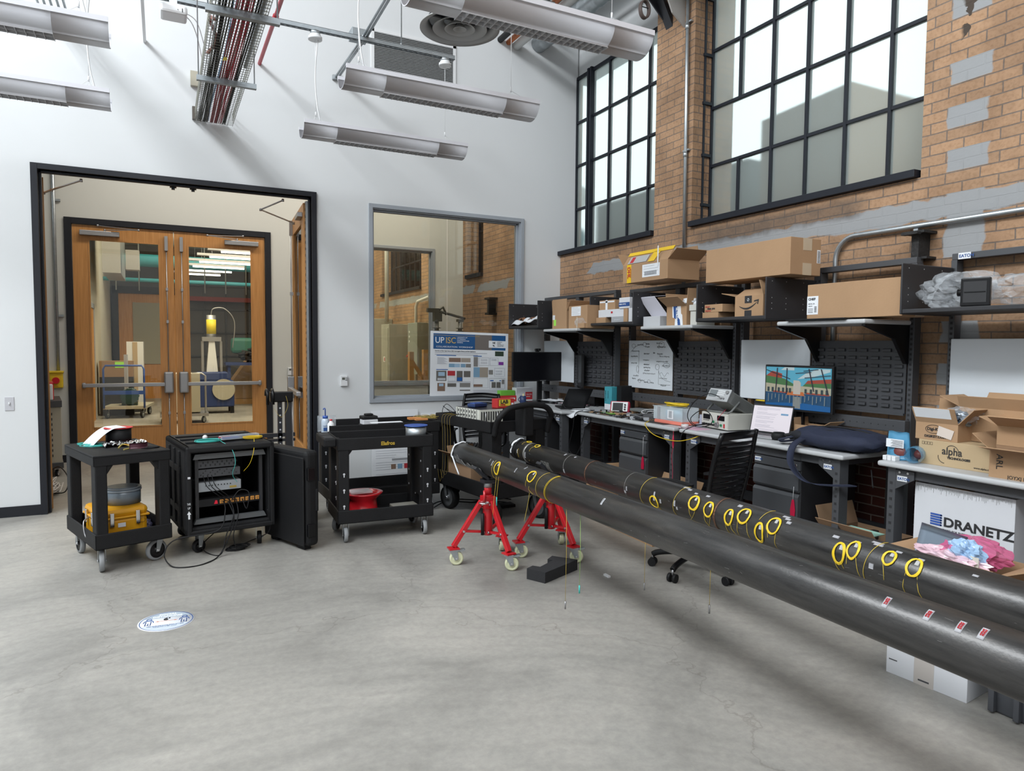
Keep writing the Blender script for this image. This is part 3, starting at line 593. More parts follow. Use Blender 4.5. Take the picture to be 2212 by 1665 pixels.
# ================================================================== things under the roof
def pendant(x0, x1, y, z, label, cords, first=None):
    """slim direct/indirect pendant: curved trough open at the top, louvre along the bottom"""
    t = thing('pendant_light', label, 'ceiling light', (x0, y, z), 0, 'suspended louvred light fixtures')
    L = x1-x0; a = 0.13
    def prof(s): return [(-a*math.cos(q), -0.118*math.sin(q)) for q in s]
    N_ = 14; full = [math.pi*i/N_ for i in range(N_+1)]
    def strip(m, th0, th1, xa, xb, n=8, t_=0.006):
        m.sheet(lambda u, v: (xa+(xb-xa)*u, -a*math.cos(th0+(th1-th0)*v), -0.012-0.108*math.sin(th0+(th1-th0)*v)), 1, n, t_)
    body = MB(); lou0, lou1 = 0.30, L-0.30
    for xa, xb in ((0, lou0), (lou0, lou1), (lou1, L)):
        strip(body, 0, math.pi*0.36, xa, xb, 7); strip(body, math.pi*0.64, math.pi, xa, xb, 7)
        if xa != lou0: strip(body, math.pi*0.36, math.pi*0.64, xa, xb, 5)
    body.build('trough', fixin, t)
    rim = MB(); rim.box(0, L, -a-0.012, -a+0.003, -0.018, 0.014); rim.box(0, L, a-0.003, a+0.012, -0.018, 0.014)
    rim.build('rim', skin_w, t)
    bl = MB(); n = 22
    for i in range(n+1):
        x = lou0+(lou1-lou0)*i/n; bl.prism([(-0.055, -0.122), (0.055, -0.122), (0.045, -0.075), (-0.045, -0.075)], x-0.0015, x+0.0015, 'x')
    for yy in (-0.055, -0.002, 0.05): bl.box(lou0, lou1, yy, yy+0.003, -0.119, -0.07)
    bl.box(lou0, lou1, -0.05, 0.05, -0.072, -0.068)
    bl.build('louvre', louvre, t)
    for (xc, canopy_z, cord) in cords:
        xl = xc-x0; wv = MB()
        wv.tube([(xl, 0, 0.10), (xl, 0, canopy_z-z)], 0.0022, 5); wv.tube([(xl-0.045, -a, 0.01), (xl, 0, 0.10), (xl+0.045, -a, 0.01)], 0.0016, 4); wv.tube([(xl-0.045, a, 0.01), (xl, 0, 0.10), (xl+0.045, a, 0.01)], 0.0016, 4)
        wv.cyl((xl, 0, 0.09), (xl, 0, 0.13), 0.006, 8); wv.build('suspension_wire', whitep, t)
        if cord:
            c = MB(); h = canopy_z-z
            c.tube(smooth_path([(xl+0.03, 0, h), (xl+0.012, -0.01, h-0.12), (xl-0.005, -0.012, h*0.55), (xl+0.01, -0.01, 0.2), (xl+0.05, 0, 0.0), (xl+0.05, 0, -0.05)], 6), 0.006, 6); c.build('power_cord', whitep, t)
        if canopy_z < 4.7:
            k = MB(); k.cyl((xl, 0, canopy_z-z-0.025), (xl, 0, canopy_z-z), 0.062, 24); k.cyl((xl, 0, canopy_z-z), (xl, 0, canopy_z-z+0.02), 0.05, 20); k.build('ceiling_canopy', whitep, t)
            k = MB().cyl((xl, 0, canopy_z-z+0.02), (xl, 0, canopy_z-z+0.05), 0.045, 20); k.build('junction_can', galv, t)
    return t
pendant(1.165, 2.755, 6.57, 3.60, 'white pendant light nearest the end wall, right column, with round cord canopy', [(1.293, 4.40, True), (2.56, 4.40, False)])
pendant(1.21, 2.80, 5.18, 3.60, 'white pendant light in front of the wall grille, middle of the right column', [(1.335, 4.40, True), (2.60, 4.40, False)])
pendant(1.24, 2.835, 3.75, 3.60, 'largest white pendant light at the top, across the round ceiling vent', [(1.36, 4.40, True), (2.60, 4.40, False)])
pendant(-1.93, -0.265, 5.18, 3.60, 'white pendant light at the top left, partly out of frame', [(-0.43, 4.40, True), (-1.75, 4.40, False)])
pendant(-1.99, -0.34, 6.57, 3.60, 'white pendant light at the left edge, lower of the two there', [(-0.49, 4.40, True), (-1.80, 4.40, False)])
def strut(x0, x1, y, z, label):
    t = thing('strut_channel', label, 'strut', (x0, y, z), 0, 'galvanised strut rails'); L = x1-x0
    m = MB(); m.box(0, L, -0.02, -0.016, 0, 0.041); m.box(0, L, 0.016, 0.02, 0, 0.041); m.box(0, L, -0.02, 0.02, 0.038, 0.041); m.box(0, L, -0.02, -0.008, 0, 0.004); m.box(0, L, 0.008, 0.02, 0, 0.004)
    for i in range(int(L/0.05)): m.box(i*0.05+0.02, i*0.05+0.04, -0.008, 0.008, 0.002, 0.003)
    m.build('channel', galvd, t)
    for xr in (0.25, L*0.5+0.02, L-0.55):
        MB().cyl((xr, 0, 0.04), (xr, 0, 8.95-z), 0.006, 8).cyl((xr, 0, 0.04), (xr, 0, 0.055), 0.014, 6).build('threaded_rod', galv, t)
    return t
strut(-2.2, 2.66, 6.57, 4.45, 'long galvanised strut rail crossing in front of the wall grille')
strut(-2.2, 3.0, 5.18, 4.45, 'galvanised strut rail above the middle pendant light row')
strut(-2.2, 3.0, 3.75, 4.45, 'galvanised strut rail above the nearest pendant light row')
# ---- basket cable tray with its cables
t = thing('cable_tray', 'galvanised wire basket cable tray running to the end wall above the doorway', 'cable tray', (0, 0, 0))
m = MB(); X0, X1, zb, zt = 0.325, 0.668, 3.79, 3.90; Y0, Y1 = 2.9, 7.595; rw = 0.0023
nl = 7
for i in range(nl+1):
    x = X0+(X1-X0)*i/nl; m.cyl((x, Y0, zb), (x, Y1, zb), rw, 5)
for x in (X0, X1):
    for z in (zb+0.055, zt): m.cyl((x, Y0, z), (x, Y1, z), rw, 5)
k = int((Y1-Y0)/0.05)
for i in range(k+1):
    y = Y0+i*0.05; m.tube([(X0, y, zt), (X0, y, zb-0.003), (X1, y, zb-0.003), (X1, y, zt)], rw, 5)
m.build('wire_basket', mat('basket_wire', (0.2, 0.2, 0.17), 0.45, metal=0.5), t)
for (xx, dx) in ((0.352, 0), (0.352, 0.016)): MB().tube([(xx+dx, Y0, zb+0.05), (xx+dx, Y1, zb+0.05)], 0.004, 6).build('edge_wire', galv, t)
for y in (4.97, 6.28):
    h = MB(); h.box(0.285, 0.745, y-0.02, y+0.02, zb-0.048, zb-0.008)
    h.build('trapeze_bar', galvd, t)
    for x in (0.30, 0.73): MB().cyl((x, y, zb-0.05), (x, y, 8.95), 0.005, 8).build('hanger_rod', galv, t)
def bundle(name, x0, x1, n, r, z, m_, label, cat='cable', wob=0.006, y0=Y0, y1=7.59):
    mm = MB(); rnd = random.Random(len(name)+n)
    for i in range(n):
        x = x0+(x1-x0)*(i+0.5)/n; zz = z+r+rnd.uniform(0, 0.018)*(i % 2); pts = []
        ph = rnd.uniform(0, 6)
        for j in range(25):
            y = y0+(y1-y0)*j/24; pts.append((x+wob*math.sin(y*1.7+ph)+0.02*(0.5-abs((y-5.2)/4)), y, zz+0.002*math.sin(y*3+ph)))
        mm.tube(pts, r, 6)
    return tag(mm.build(name, m_), label, cat)
bundle('cable_bundle', 0.455, 0.57, 16, 0.0042, zb+0.004, mat('red_cable', (0.33, 0.012, 0.03), 0.5), 'thick bundle of red network cables lying in the wire tray')
bundle('cable_bundle', 0.355, 0.435, 9, 0.0055, zb+0.004, rubber, 'bundle of black cables along the left of the wire tray')
bundle('cable_bundle', 0.575, 0.60, 3, 0.006, zb+0.006, rubber, 'thin bundle of black cables right of the red ones in the tray', wob=0.004)
bundle('cable_bundle', 0.437, 0.452, 2, 0.004, zb+0.004, mat('blue_cable', (0.25, 0.42, 0.62), 0.5), 'pale blue cables between the black and red bundles in the tray', wob=0.01)
tag(MB().cyl((0.632, Y0, zb+0.025), (0.632, 6.0, zb+0.025), 0.017, 14).build('metal_conduit', galv), 'galvanised conduit lying in the right side of the wire tray', 'conduit')
tag(MB().tube(smooth_path([(0.35, 5.9, 3.83), (0.40, 5.7, 3.86), (0.34, 5.45, 3.90), (0.37, 5.3, 3.84)], 6), 0.013, 8).build('flexible_cord', mat('copper_brown', (0.3, 0.13, 0.1), 0.5)), 'coiled brown cord inside the left side of the wire tray', 'cord')
tag(MB().box(0.29, 0.36, 7.55, 7.6, 4.12, 4.26).build('junction_box', beige), 'small tan junction box on the end wall left of the tray, upper one', 'box')
tag(MB().box(0.30, 0.325, 7.55, 7.6, 3.80, 3.92).build('junction_box', mat('brown_enamel', (0.1, 0.085, 0.07), 0.5)), 'small brown box on the end wall where the tray enters', 'box')
tag(MB().prism([(0.452, 5.88), (0.485, 5.86), (0.48, 5.80), (0.46, 5.80)], 3.785, 3.787, 'z').build('cable_tag', mat('yellow_tag', (0.8, 0.62, 0.1), 0.6)), 'small yellow tag hanging under the red cables in the tray', 'tag')
# ---- red sprinkler pipe, white pipe and the left conduits
tag(MB().cyl((0.935, 2.6, 4.46), (0.935, 7.6, 4.46), 0.018, 14).cyl((0.935, 6.45, 4.46), (0.935, 6.52, 4.46), 0.026, 14).build('sprinkler_pipe', mat('red_pipe', (0.42, 0.03, 0.045), 0.45)), 'thin red sprinkler pipe running to the end wall right of the cable tray', 'pipe')
tag(MB().box(-0.112, -0.087, 4.2, 7.6, 4.462, 4.49).build('surface_raceway', whitep), 'narrow white raceway running to the end wall left of the tray', 'raceway')
for i, x in enumerate((-0.93, -0.88, -0.828, -0.775, -0.725)):
    mm = MB().cyl((x, 4.8, 4.60), (x, 7.6, 4.60), 0.011, 10).cyl((x, 7.57, 4.60), (x, 7.6, 4.60), 0.017, 10)
    tag(mm.build('electrical_conduit', galv), ['leftmost', 'second from left', 'middle', 'second from right', 'rightmost'][i]+' of the five parallel grey conduits above the upper left pendant light', 'conduit', 'five parallel conduits at the top left')
t = thing('wireless_access_point', 'white rounded access point box hanging left of the cable tray', 'access point', (0.13, 6.45, 4.27))
MB().box(-0.10, 0.10, -0.10, 0.10, 0, 0.075).build('housing', whitep, t, bevel=0.02)
MB().cyl((0.03, -0.101, 0.03), (0.03, -0.104, 0.03), 0.003, 8).box(0.06, 0.066, -0.103, -0.1, 0.015, 0.045).build('status_light', framedark, t)
MB().box(-0.03, 0.03, 0.06, 0.12, 0.07, 0.19).build('bracket', galv, t)
tag(MB().tube(smooth_path([(0.21, 6.45, 4.33), (0.30, 6.5, 4.30), (0.36, 6.6, 4.17), (0.40, 6.7, 4.0)], 8), 0.004, 6).tube(smooth_path([(0.21, 6.47, 4.32), (0.27, 6.5, 4.27), (0.32, 6.6, 4.17), (0.37, 6.7, 3.95)], 8), 0.004, 6).build('data_cable', whitep), 'pair of thin white cables from the access point into the tray', 'cable')
# ---- diagonal conduits with square box on the strut
t = thing('conduit_run', 'pair of galvanised conduits slanting over the strut rail to the end wall', 'conduit', (0, 0, 0))
m = MB()
for dx in (0, 0.03): m.cyl((1.70+dx, 7.6, 4.455), (1.74+dx, 6.55, 4.50), 0.012, 10); m.cyl((1.74+dx, 6.55, 4.50), (1.76+dx, 3.2, 4.68), 0.012, 10)
m.build('conduit', galv, t)
MB().box(1.67, 1.78, 7.56, 7.6, 4.43, 4.475).build('wall_fitting', galv, t)
tag(MB().box(1.64, 1.80, 6.60, 6.74, 4.492, 4.58).build('junction_box', galvd, bevel=0.003), 'square galvanised junction box standing on the long strut rail', 'box')
# ---- grille on the end wall
t = thing('wall_grille', 'large rectangular louvred return air grille high on the end wall', 'vent', (2.095, YB, 4.565)); W_, H_ = 1.0, 0.50
m = MB(); m.box(0, W_, -0.012, 0, 0, 0.035); m.box(0, W_, -0.012, 0, H_-0.035, H_); m.box(0, 0.035, -0.012, 0, 0, H_); m.box(W_-0.035, W_, -0.012, 0, 0, H_); m.build('frame', whitep, t)
MB().box(0.03, W_-0.03, -0.003, 0, 0.03, H_-0.03).build('backing', framedark, t)
m = MB()
for i in range(26):
    z = 0.042+i*0.0165; m.prism([(-0.013, z), (-0.004, z+0.009), (-0.002, z+0.009), (-0.011, z-0.001)], 0.035, W_-0.035, 'x')
m.build('louvre_blades', mat('grille_grey', (0.42, 0.43, 0.43), 0.5), t)
# ---- round ceiling diffuser on its drop duct
t = thing('round_diffuser', 'large round grey air diffuser of concentric rings hanging under the roof', 'vent', (2.04, 4.93, 3.98))
dg = mat('diffuser_grey', (0.30, 0.30, 0.29), 0.45)
MB().lathe([(0.30, 0.0), (0.298, 0.006), (0.25, 0.03), (0.235, 0.06), (0.23, 0.06), (0.243, 0.025), (0.262, 0.006), (0.30, -0.004), (0.30, 0.0)], n=48, cap=False).build('outer_ring', dg, t)
for k, (ro, ri, z0) in enumerate(((0.205, 0.12, 0.0), (0.115, 0.055, 0.0), (0.05, 0.0, 0.0))):
    MB().lathe([(ro, -0.006), (ro-0.004, 0.0), (max(ri, 0.001)+0.01, 0.045), (max(ri, 0.001), 0.05), (max(ri, 0.001), 0.045), (ro-0.012, -0.004), (ro, -0.006)], n=40, cap=False).build('cone_ring', dg, t)
MB().lathe([(0.245, 0.06), (0.15, 0.12), (0.15, 4.9)], n=32).build('drop_duct', galv, t)
MB().box(-0.24, 0.24, -0.01, 0.01, 0.05, 0.058).box(-0.01, 0.01, -0.24, 0.24, 0.05, 0.058).build('cross_bar', framedark, t)
# ---- pipes along the top right corner
tag(MB().cyl((3.665, 3.0, 5.25), (3.665, 7.6, 5.25), 0.036, 16).build('insulated_pipe', rubber), 'black insulated pipe entering the end wall high up, leftmost of the group', 'pipe')
tag(MB().cyl((3.775, 3.0, 5.24), (3.775, 7.6, 5.24), 0.031, 16).build('gas_pipe', orangep), 'orange painted pipe entering the end wall beside the black one', 'pipe')
tag(MB().cyl((3.88, 3.0, 5.22), (3.88, 7.6, 5.22), 0.05, 18).build('lagged_pipe', duckw), 'white lagged pipe entering the end wall beside the orange one', 'pipe')
dd = MB(); pr = [(0.10, 2.6)]
for i in range(34): y = 2.6+i*0.147; pr += [(0.10, y), (0.104, y+0.01), (0.10, y+0.02)]
pr += [(0.10, 7.6)]
tag(dd.lathe(pr, (4.19, 0, 5.30), 'y', 24).build('spiral_duct', galv), 'ribbed round galvanised duct entering the end wall by the windows', 'duct')
m = MB(); 
for x in (3.55, 4.05, 4.40): m.box(x-0.02, x+0.02, 2.6, 7.6, 5.50, 5.55)
tag(m.build('steel_rail', galvd), 'parallel grey steel rails above the orange and white pipes', 'rail', None)
# ---- steel on the brick pier
t = thing('truss_seat', 'dark steel roof truss end with pale plate entering the brick pier', 'truss', (0, 0, 0))
MB().prism([(4.10, 5.36), (4.37, 5.36), (4.55, 4.96), (4.55, 4.79), (4.33, 4.98), (4.16, 5.12)], 5.585, 5.60, 'y').prism([(4.2, 5.36), (4.25, 5.36), (4.56, 4.80), (4.56, 4.72)], 5.5, 5.6, 'y').build('gusset_plate', steelblack, t)
MB().prism([(4.10, 5.36), (4.545, 5.36), (4.545, 4.67), (4.385, 4.78)], 5.32, 5.335, 'y').build('side_plate', mat('pale_steel', (0.36, 0.34, 0.32), 0.6), t)
t = thing('pipe_hanger', 'brown steel clevis ring hanging beside the truss end', 'hanger', (4.04, 5.3, 4.72))
mm = MB()
for dy in (-0.014, 0.0, 0.014): mm.tube(ring((0, dy, 0), 0.05, 0.078, 26, 'y'), 0.009, 6, closed=True)
mm.build('ring', mat('rusty_steel', (0.075, 0.05, 0.042), 0.6), t); MB().cyl((-0.05, 0, 0.02), (0.05, 0, 0.02), 0.005, 8).build('bolt', steelblack, t); MB().cyl((0, 0, 0.075), (0, 0, 0.7), 0.007, 8).build('rod', steelblack, t)
tag(MB().box(4.765, 4.79, 6.86, 6.93, 5.02, 5.20).box(4.70, 4.79, 6.86, 6.868, 5.02, 5.20).build('angle_bracket', whitep), 'small white steel angle bolted to the panel above the frosted window', 'bracket')
# ---- conduits on the brick wall
t = thing('wall_conduit', 'tall vertical galvanised conduit on the brick pier between the two windows', 'conduit', (0, 0, 0))
MB().cyl((4.508, 5.225, 2.15), (4.508, 5.255, 5.6), 0.0165, 14).build('conduit', galv, t)
mm = MB()
for z in (3.42, 4.62): mm.cyl((4.508, 5.236+(z-3)*0.008, z), (4.508, 5.236+(z-3)*0.008, z+0.05), 0.021, 12); mm.box(4.51, 4.54, 5.20, 5.28, z+0.06, z+0.075)
mm.build('coupling', galv, t)
t = thing('wall_conduit', 'galvanised conduit bending from vertical to horizontal on the brick wall at the right', 'conduit', (0, 0, 0))
pts = [(4.505, 3.535, 0.95), (4.505, 3.535, 2.26)] + [(4.505, 3.535-0.16*(1-math.cos(a)), 2.26+0.16*math.sin(a)) for a in [i*math.pi/16 for i in range(1, 9)]] + [(4.505, 1.0, 2.42)]
MB().tube(pts, 0.0175, 14).build('conduit', galv, t)
MB().box(4.49, 4.54, 2.90, 2.93, 2.375, 2.40).cyl((4.515, 2.915, 2.37), (4.515, 2.915, 2.40), 0.012, 8).build('strap', galv, t)
# cast iron beam stub between conduit and shelf
mm = MB(); mm.box(4.40, 4.54, 2.80, 2.95, 2.355, 2.372); mm.box(4.42, 4.54, 2.845, 2.895, 2.20, 2.36); mm.box(4.44, 4.54, 2.80, 2.95, 2.19, 2.205); mm.box(4.36, 4.40, 2.82, 2.93, 2.345, 2.36)
tag(mm.build('beam_stub', mat('charred_steel', (0.012, 0.011, 0.011), 0.7, bump=0.8, bscale=40)), 'short black steel beam stub sticking out of the brick wall under the conduit', 'beam')
# ================================================================== technical workbenches along the brick wall
ZT = 0.935
def eaton(parent, x, y, z, w=0.055, name='maker_plate'):
    p = MB().box(x-0.002, x, y-w/2, y+w/2, z-w*0.26, z+w*0.26).build(name, whitep, parent)
    text('EATON', w*0.36, inkblue, p, (x-0.0025, y+w*0.44, z-w*0.125), '-x', sx=0.98, bold=0.0006)
    return p
def make_bench(label):
    t = thing('workbench', label, 'workbench', (0, 0, 0), 0, 'grey technical workbenches along the brick wall')
    W = 0.76
    m = MB(); m.box(3.745, 4.50, -W, W, ZT-0.032, ZT); m.build('worktop', laminate, t, bevel=0.013, seg=4)
    m = MB(); m.box(3.80, 3.83, -W+0.06, W-0.06, 0.845, ZT-0.032); m.box(4.36, 4.39, -W+0.06, W-0.06, 0.845, ZT-0.032)
    m.build('apron', framegrey, t, bevel=0.003)
    for s in (-1, 1):
        y = s*0.69
        l = MB(); l.box(3.785, 3.87, y-0.024, y+0.024, 0.40, ZT-0.032); leg = l.build('leg', framegrey, t, bevel=0.003)
        l = MB(); l.box(3.778, 3.877, y-0.031, y+0.031, 0.0, 0.44); l.build('leg_sleeve', framegrey, leg, bevel=0.003)
        h = MB()
        for i in range(7): h.box(3.7835, 3.786, y-0.008, y+0.008, 0.80-i*0.048, 0.816-i*0.048)
        h.build('adjustment_hole', ink, leg)
        h = MB()
        for zz in (0.355, 0.27): h.ball((3.779, y, zz), 0.013, 10, (0.5, 1, 1))
        h.build('hole_plug', rubber, leg)
        h = MB()
        for zz in (0.415, 0.205): h.ball((3.779, y, zz), 0.006, 8, (0.5, 1, 1))
        h.build('screw', chrome, leg)
        g = MB(); s2 = -s
        g.prism([(y+s2*0.024, 0.89), (y+s2*0.135, 0.89), (y+s2*0.135, 0.845), (y+s2*0.024, 0.775)], 3.787, 3.797, 'x'); gg = g.build('corner_gusset', framegrey, t)
        for yy in (0.05, 0.10): MB().cyl((3.782, y+s2*yy, 0.878), (3.788, y+s2*yy, 0.878), 0.007, 8).build('bolt', chrome, gg)
        eaton(gg, 3.787, y+s2*0.065, 0.842, 0.06)
        MB().box(3.86, 4.34, y-0.02, y+0.02, 0.345, 0.40).build('side_rail', framedark, t, bevel=0.003)
        MB().box(3.86, 4.34, y-0.02, y+0.02, 0.86, 0.90).build('side_rail', framedark, t, bevel=0.003)
        MB().box(4.31, 4.37, y-0.025, y+0.025, 0, 0.9).build('rear_leg', framedark, t, bevel=0.003)
    MB().box(4.33, 4.35, -W+0.1, W-0.1, 0.33, 0.41).build('rear_stretcher', framedark, t)
    for y in (-0.745, 0.0, 0.745):
        m = MB(); wd = 0.032 if y == 0 else 0.018
        m.box(4.40, 4.47, y-wd, y+wd, 0.02, 2.16); u = m.build('upright', framegrey, t, bevel=0.002)
        h = MB()
        for i in range(33):
            z = 1.02+i*0.0335
            for yy in ((y-0.016, y+0.016) if y == 0 else (y,)): h.box(4.3985, 4.401, yy-0.0075, yy+0.0075, z, z+0.016)
        h.build('slot', ink, u)
    MB().box(4.40, 4.47, -W, W, 2.16, 2.20).build('top_rail', framegrey, t, bevel=0.003)
    # white marker board on the left half, louvred bin panel on the right half (the left is +y)
    MB().box(4.385, 4.397, 0.035, 0.735, 1.175, 1.665).build('marker_board', whiteb, t, bevel=0.004)
    m = MB(); m.box(4.388, 4.397, -0.725, -0.035, 1.165, 1.655); m.box(4.375, 4.39, -0.725, -0.035, 1.155, 1.170); p = m.build('louvre_panel', slotgrey, t)
    m = MB()
    for i in range(8):
        for j in range(8):
            y = -0.065-i*0.0875; z = 1.598-j*0.0535
            m.prism([(4.372, z), (4.389, z), (4.389, z-0.021), (4.378, z-0.021)][::-1], y-0.028, y+0.028, 'y') if False else m.add(
                [(4.389, y-0.03, z), (4.389, y+0.03, z), (4.389, y+0.03, z-0.02), (4.389, y-0.03, z-0.02), (4.374, y-0.03, z-0.018), (4.374, y+0.03, z-0.018), (4.374, y+0.03, z-0.001), (4.374, y-0.03, z-0.001)],
                [(0,1,6,7), (3,4,5,2), (4,7,6,5), (0,7,4,3), (1,2,5,6)])
    m.build('bin_louvre', slotgrey, p)
    m = MB()
    for i in range(8):
        for j in range(8): y = -0.065-i*0.0875; z = 1.598-j*0.0535; m.box(4.3875, 4.3885, y-0.031, y+0.031, z+0.0002, z+0.005)
    m.build('bin_slot', ink, p)
    # power rail
    m = MB(); m.box(4.345, 4.398, -W, W, 1.045, 1.125); pr = m.build('power_rail', framegrey, t, bevel=0.004)
    m = MB()
    for i in range(26): y = -0.68+i*0.054; m.cyl((4.342, y, 1.085), (4.346, y, 1.085), 0.0035, 6)
    for y in (-0.30, -0.05, 0.45): m.cyl((4.341, y, 1.087), (4.346, y, 1.087), 0.009, 10)
    m.build('rail_hole', ink, pr)
    # cantilevered laminate shelf on brackets, right half
    MB().box(3.925, 4.40, -0.745, -0.05, 1.757, 1.787).build('laminate_shelf', laminate, t, bevel=0.012, seg=4)
    for y in (-0.035, -0.72):
        MB().prism([(3.95, 1.757), (4.40, 1.757), (4.40, 1.50), (4.375, 1.50), (4.25, 1.665), (3.95, 1.745)], y-0.012, y+0.012, 'y').build('shelf_bracket', blackgloss, t)
    # raised steel shelf with end plates, left half
    m = MB(); m.box(3.905, 4.395, 0.03, 0.755, 1.812, 1.836); s = m.build('steel_shelf', framedark, t, bevel=0.003)
    for y in (0.03, 0.75):
        m = MB(); m.box(3.895, 4.40, y-0.005, y+0.008, 1.806, 2.112); e = m.build('end_plate', framedark, t, bevel=0.006)
        h = MB()
        for z in (1.885, 1.925, 1.965, 2.085):
            for x in (3.955, 4.10, 4.28): h.cyl((x, y-0.0058, z), (x, y-0.0045, z), 0.004, 6); h.cyl((x, y+0.0075, z), (x, y+0.009, z), 0.004, 6)
        h.build('rivet_hole', mat('hole_grey', (0.3, 0.3, 0.3), 0.5), e)
    return t
b2 = make_bench('workbench under the marker board covered in handwriting')
b2.location = (0.0, 5.18, 0)
b1 = dup(b2, (-0.13, 6.765, 0), label='workbench in the corner by the end wall, under the black twin monitors')
b3 = dup(b2, (0.0, 3.60, 0), label='workbench with the dark blue backpack and the lit monitor')
b4 = dup(b2, (0.05, 1.885, 0), label='workbench at the right edge carrying the opened cardboard boxes')
eaton(b4, 4.395, 0.68, 2.18, 0.075)
# marker-pen handwriting on the second board
hw = MB(); rnd = random.Random(3)
def scrib(y0, z0, w, n, amp=0.010):
    pts = []
    for i in range(n*4+1): u = i/(n*4); pts.append((4.3835, y0-u*w, z0+amp*math.sin(i*1.9+rnd.random())*rnd.uniform(.4, 1)))
    hw.tube(pts, 0.0011, 4)
yb = 0.70
for (a, z, w, n) in ((0.14, 1.62, 0.10, 6), (0.28, 1.63, 0.06, 5), (0.45, 1.635, 0.09, 6), (0.27, 1.60, 0.07, 5), (0.46, 1.60, 0.13, 9), (0.05, 1.555, 0.13, 8), (0.25, 1.53, 0.09, 7), (0.40, 1.54, 0.03, 3), (0.46, 1.53, 0.09, 6), (0.50, 1.505, 0.15, 8), (0.03, 1.50, 0.12, 8),
                     (0.24, 1.465, 0.10, 6), (0.45, 1.455, 0.18, 11), (0.04, 1.43, 0.10, 6), (0.54, 1.415, 0.11, 7), (0.25, 1.42, 0.09, 7), (0.25, 1.39, 0.11, 8), (0.26, 1.36, 0.09, 7), (0.24, 1.33, 0.20, 10), (0.08, 1.30, 0.09, 6), (0.06, 1.27, 0.06, 5), (0.15, 1.255, 0.12, 7), (0.26, 1.24, 0.07, 6), (0.36, 1.24, 0.06, 4), (0.52, 1.22, 0.09, 7), (0.50, 1.29, 0.12, 6)):
    scrib(yb-a+0.03, z, w, n)
for (a, z, ry, rz_) in ((0.05, 1.61, 0.03, 0.02), (0.23, 1.625, 0.03, 0.02), (0.50, 1.625, 0.04, 0.028), (0.58, 1.42, 0.05, 0.022), (0.44, 1.40, 0.03, 0.028), (0.12, 1.37, 0.02, 0.035), (0.31, 1.25, 0.022, 0.018), (0.46, 1.60, 0.013, 0.013), (0.16, 1.25, 0.02, 0.02)):
    hw.tube([(4.3835, yb-a+ry*math.cos(q/20*6.283), z+rz_*math.sin(q/20*6.283)) for q in range(21)], 0.0011, 4)
hw.tube([(4.3835, 0.24, 1.37), (4.3835, 0.24, 1.23), (4.3835, 0.06, 1.23)], 0.0011, 4); hw.tube([(4.3835, 0.24-0.018*i, 1.36-0.10*(1-math.exp(-i*0.35))) for i in range(11)], 0.0011, 4); hw.tube([(4.3835, 0.22-0.015*i, 1.33+0.02*math.sin(i)) for i in range(10)], 0.0011, 4)
hw.tube([(4.3835, 0.70, 1.545), (4.3835, 0.62, 1.60), (4.3835, 0.52, 1.63)], 0.0011, 4); hw.tube([(4.3835, 0.56-0.0*i, 1.56-0.03*i) for i in range(9)], 0.0011, 4)
hw.build('pen_writing', ink, b2)
# ---- drawer pedestals
def make_pedestal(label):
    t = thing('drawer_pedestal', label, 'drawer unit', (0, 0, 0), 0, 'grey drawer units under the workbenches')
    W = 0.20
    MB().box(3.81, 4.36, -W, W, 0.035, 0.885).build('carcass', framedark, t, bevel=0.003)
    MB().box(3.795, 3.812, -W, W, 0.845, 0.885).build('top_fascia', pedgrey, t)
    d = MB().box(3.797, 3.812, -W, W, 0.775, 0.835).build('pencil_drawer', pedgrey, t, bevel=0.002)
    MB().cyl((3.790, -0.165, 0.808), (3.798, -0.165, 0.808), 0.011, 14).build('lock', chrome, d)
    eaton(d, 3.797, 0.168, 0.808, 0.055)
    for z0, z1 in ((0.628, 0.765), (0.35, 0.612), (0.06, 0.335)):
        m = MB(); m.prism([(3.812, z0), (3.795, z0), (3.795, z0+0.004), (3.785, z0+0.012), (3.785, z1-0.02), (3.798, z1), (3.812, z1)], -W+0.002, W-0.002, 'y'); m.build('drawer', pedgrey, t)
    for yy in (-0.16, 0.16):
        for xx in (3.86, 4.3): MB().cyl((xx, yy, 0), (xx, yy, 0.036), 0.018, 10).build('foot', rubber, t)
    return t
p2 = make_pedestal('grey drawer unit under the middle workbench, with red tag on its lock'); p2.location = (0, 5.03, 0)
p3 = dup(p2, (0, 3.395, 0), label='grey drawer unit under the backpack, nearer to the large pipes')
p1 = dup(p2, (-0.13, 6.60, 0), label='grey drawer unit in the corner, half hidden by the black cart handle')
def red_tag(x, y, z, zt, label):
    t = thing('key_tag', label, 'tag', (x, y, z), 0, 'red tags hanging from drawer locks')
    MB().prism([(-0.017, -0.07), (0.017, -0.07), (0.020, -0.03), (0.010, 0.03), (0.006, 0.042), (-0.006, 0.042), (-0.010, 0.03), (-0.020, -0.03)], -0.0035, 0.0035, 'x').build('tag_body', redtag, t, bevel=0.002)
    MB().tube([(0, 0, 0.04), (0.004, 0.0, zt-z)], 0.0012, 5).build('string', whitep, t)
red_tag(3.777, 4.865, 0.585, 0.80, 'red tag hanging on the middle drawer unit')
red_tag(3.777, 3.23, 0.535, 0.665, 'red tag hanging on the drawer unit below the backpack')
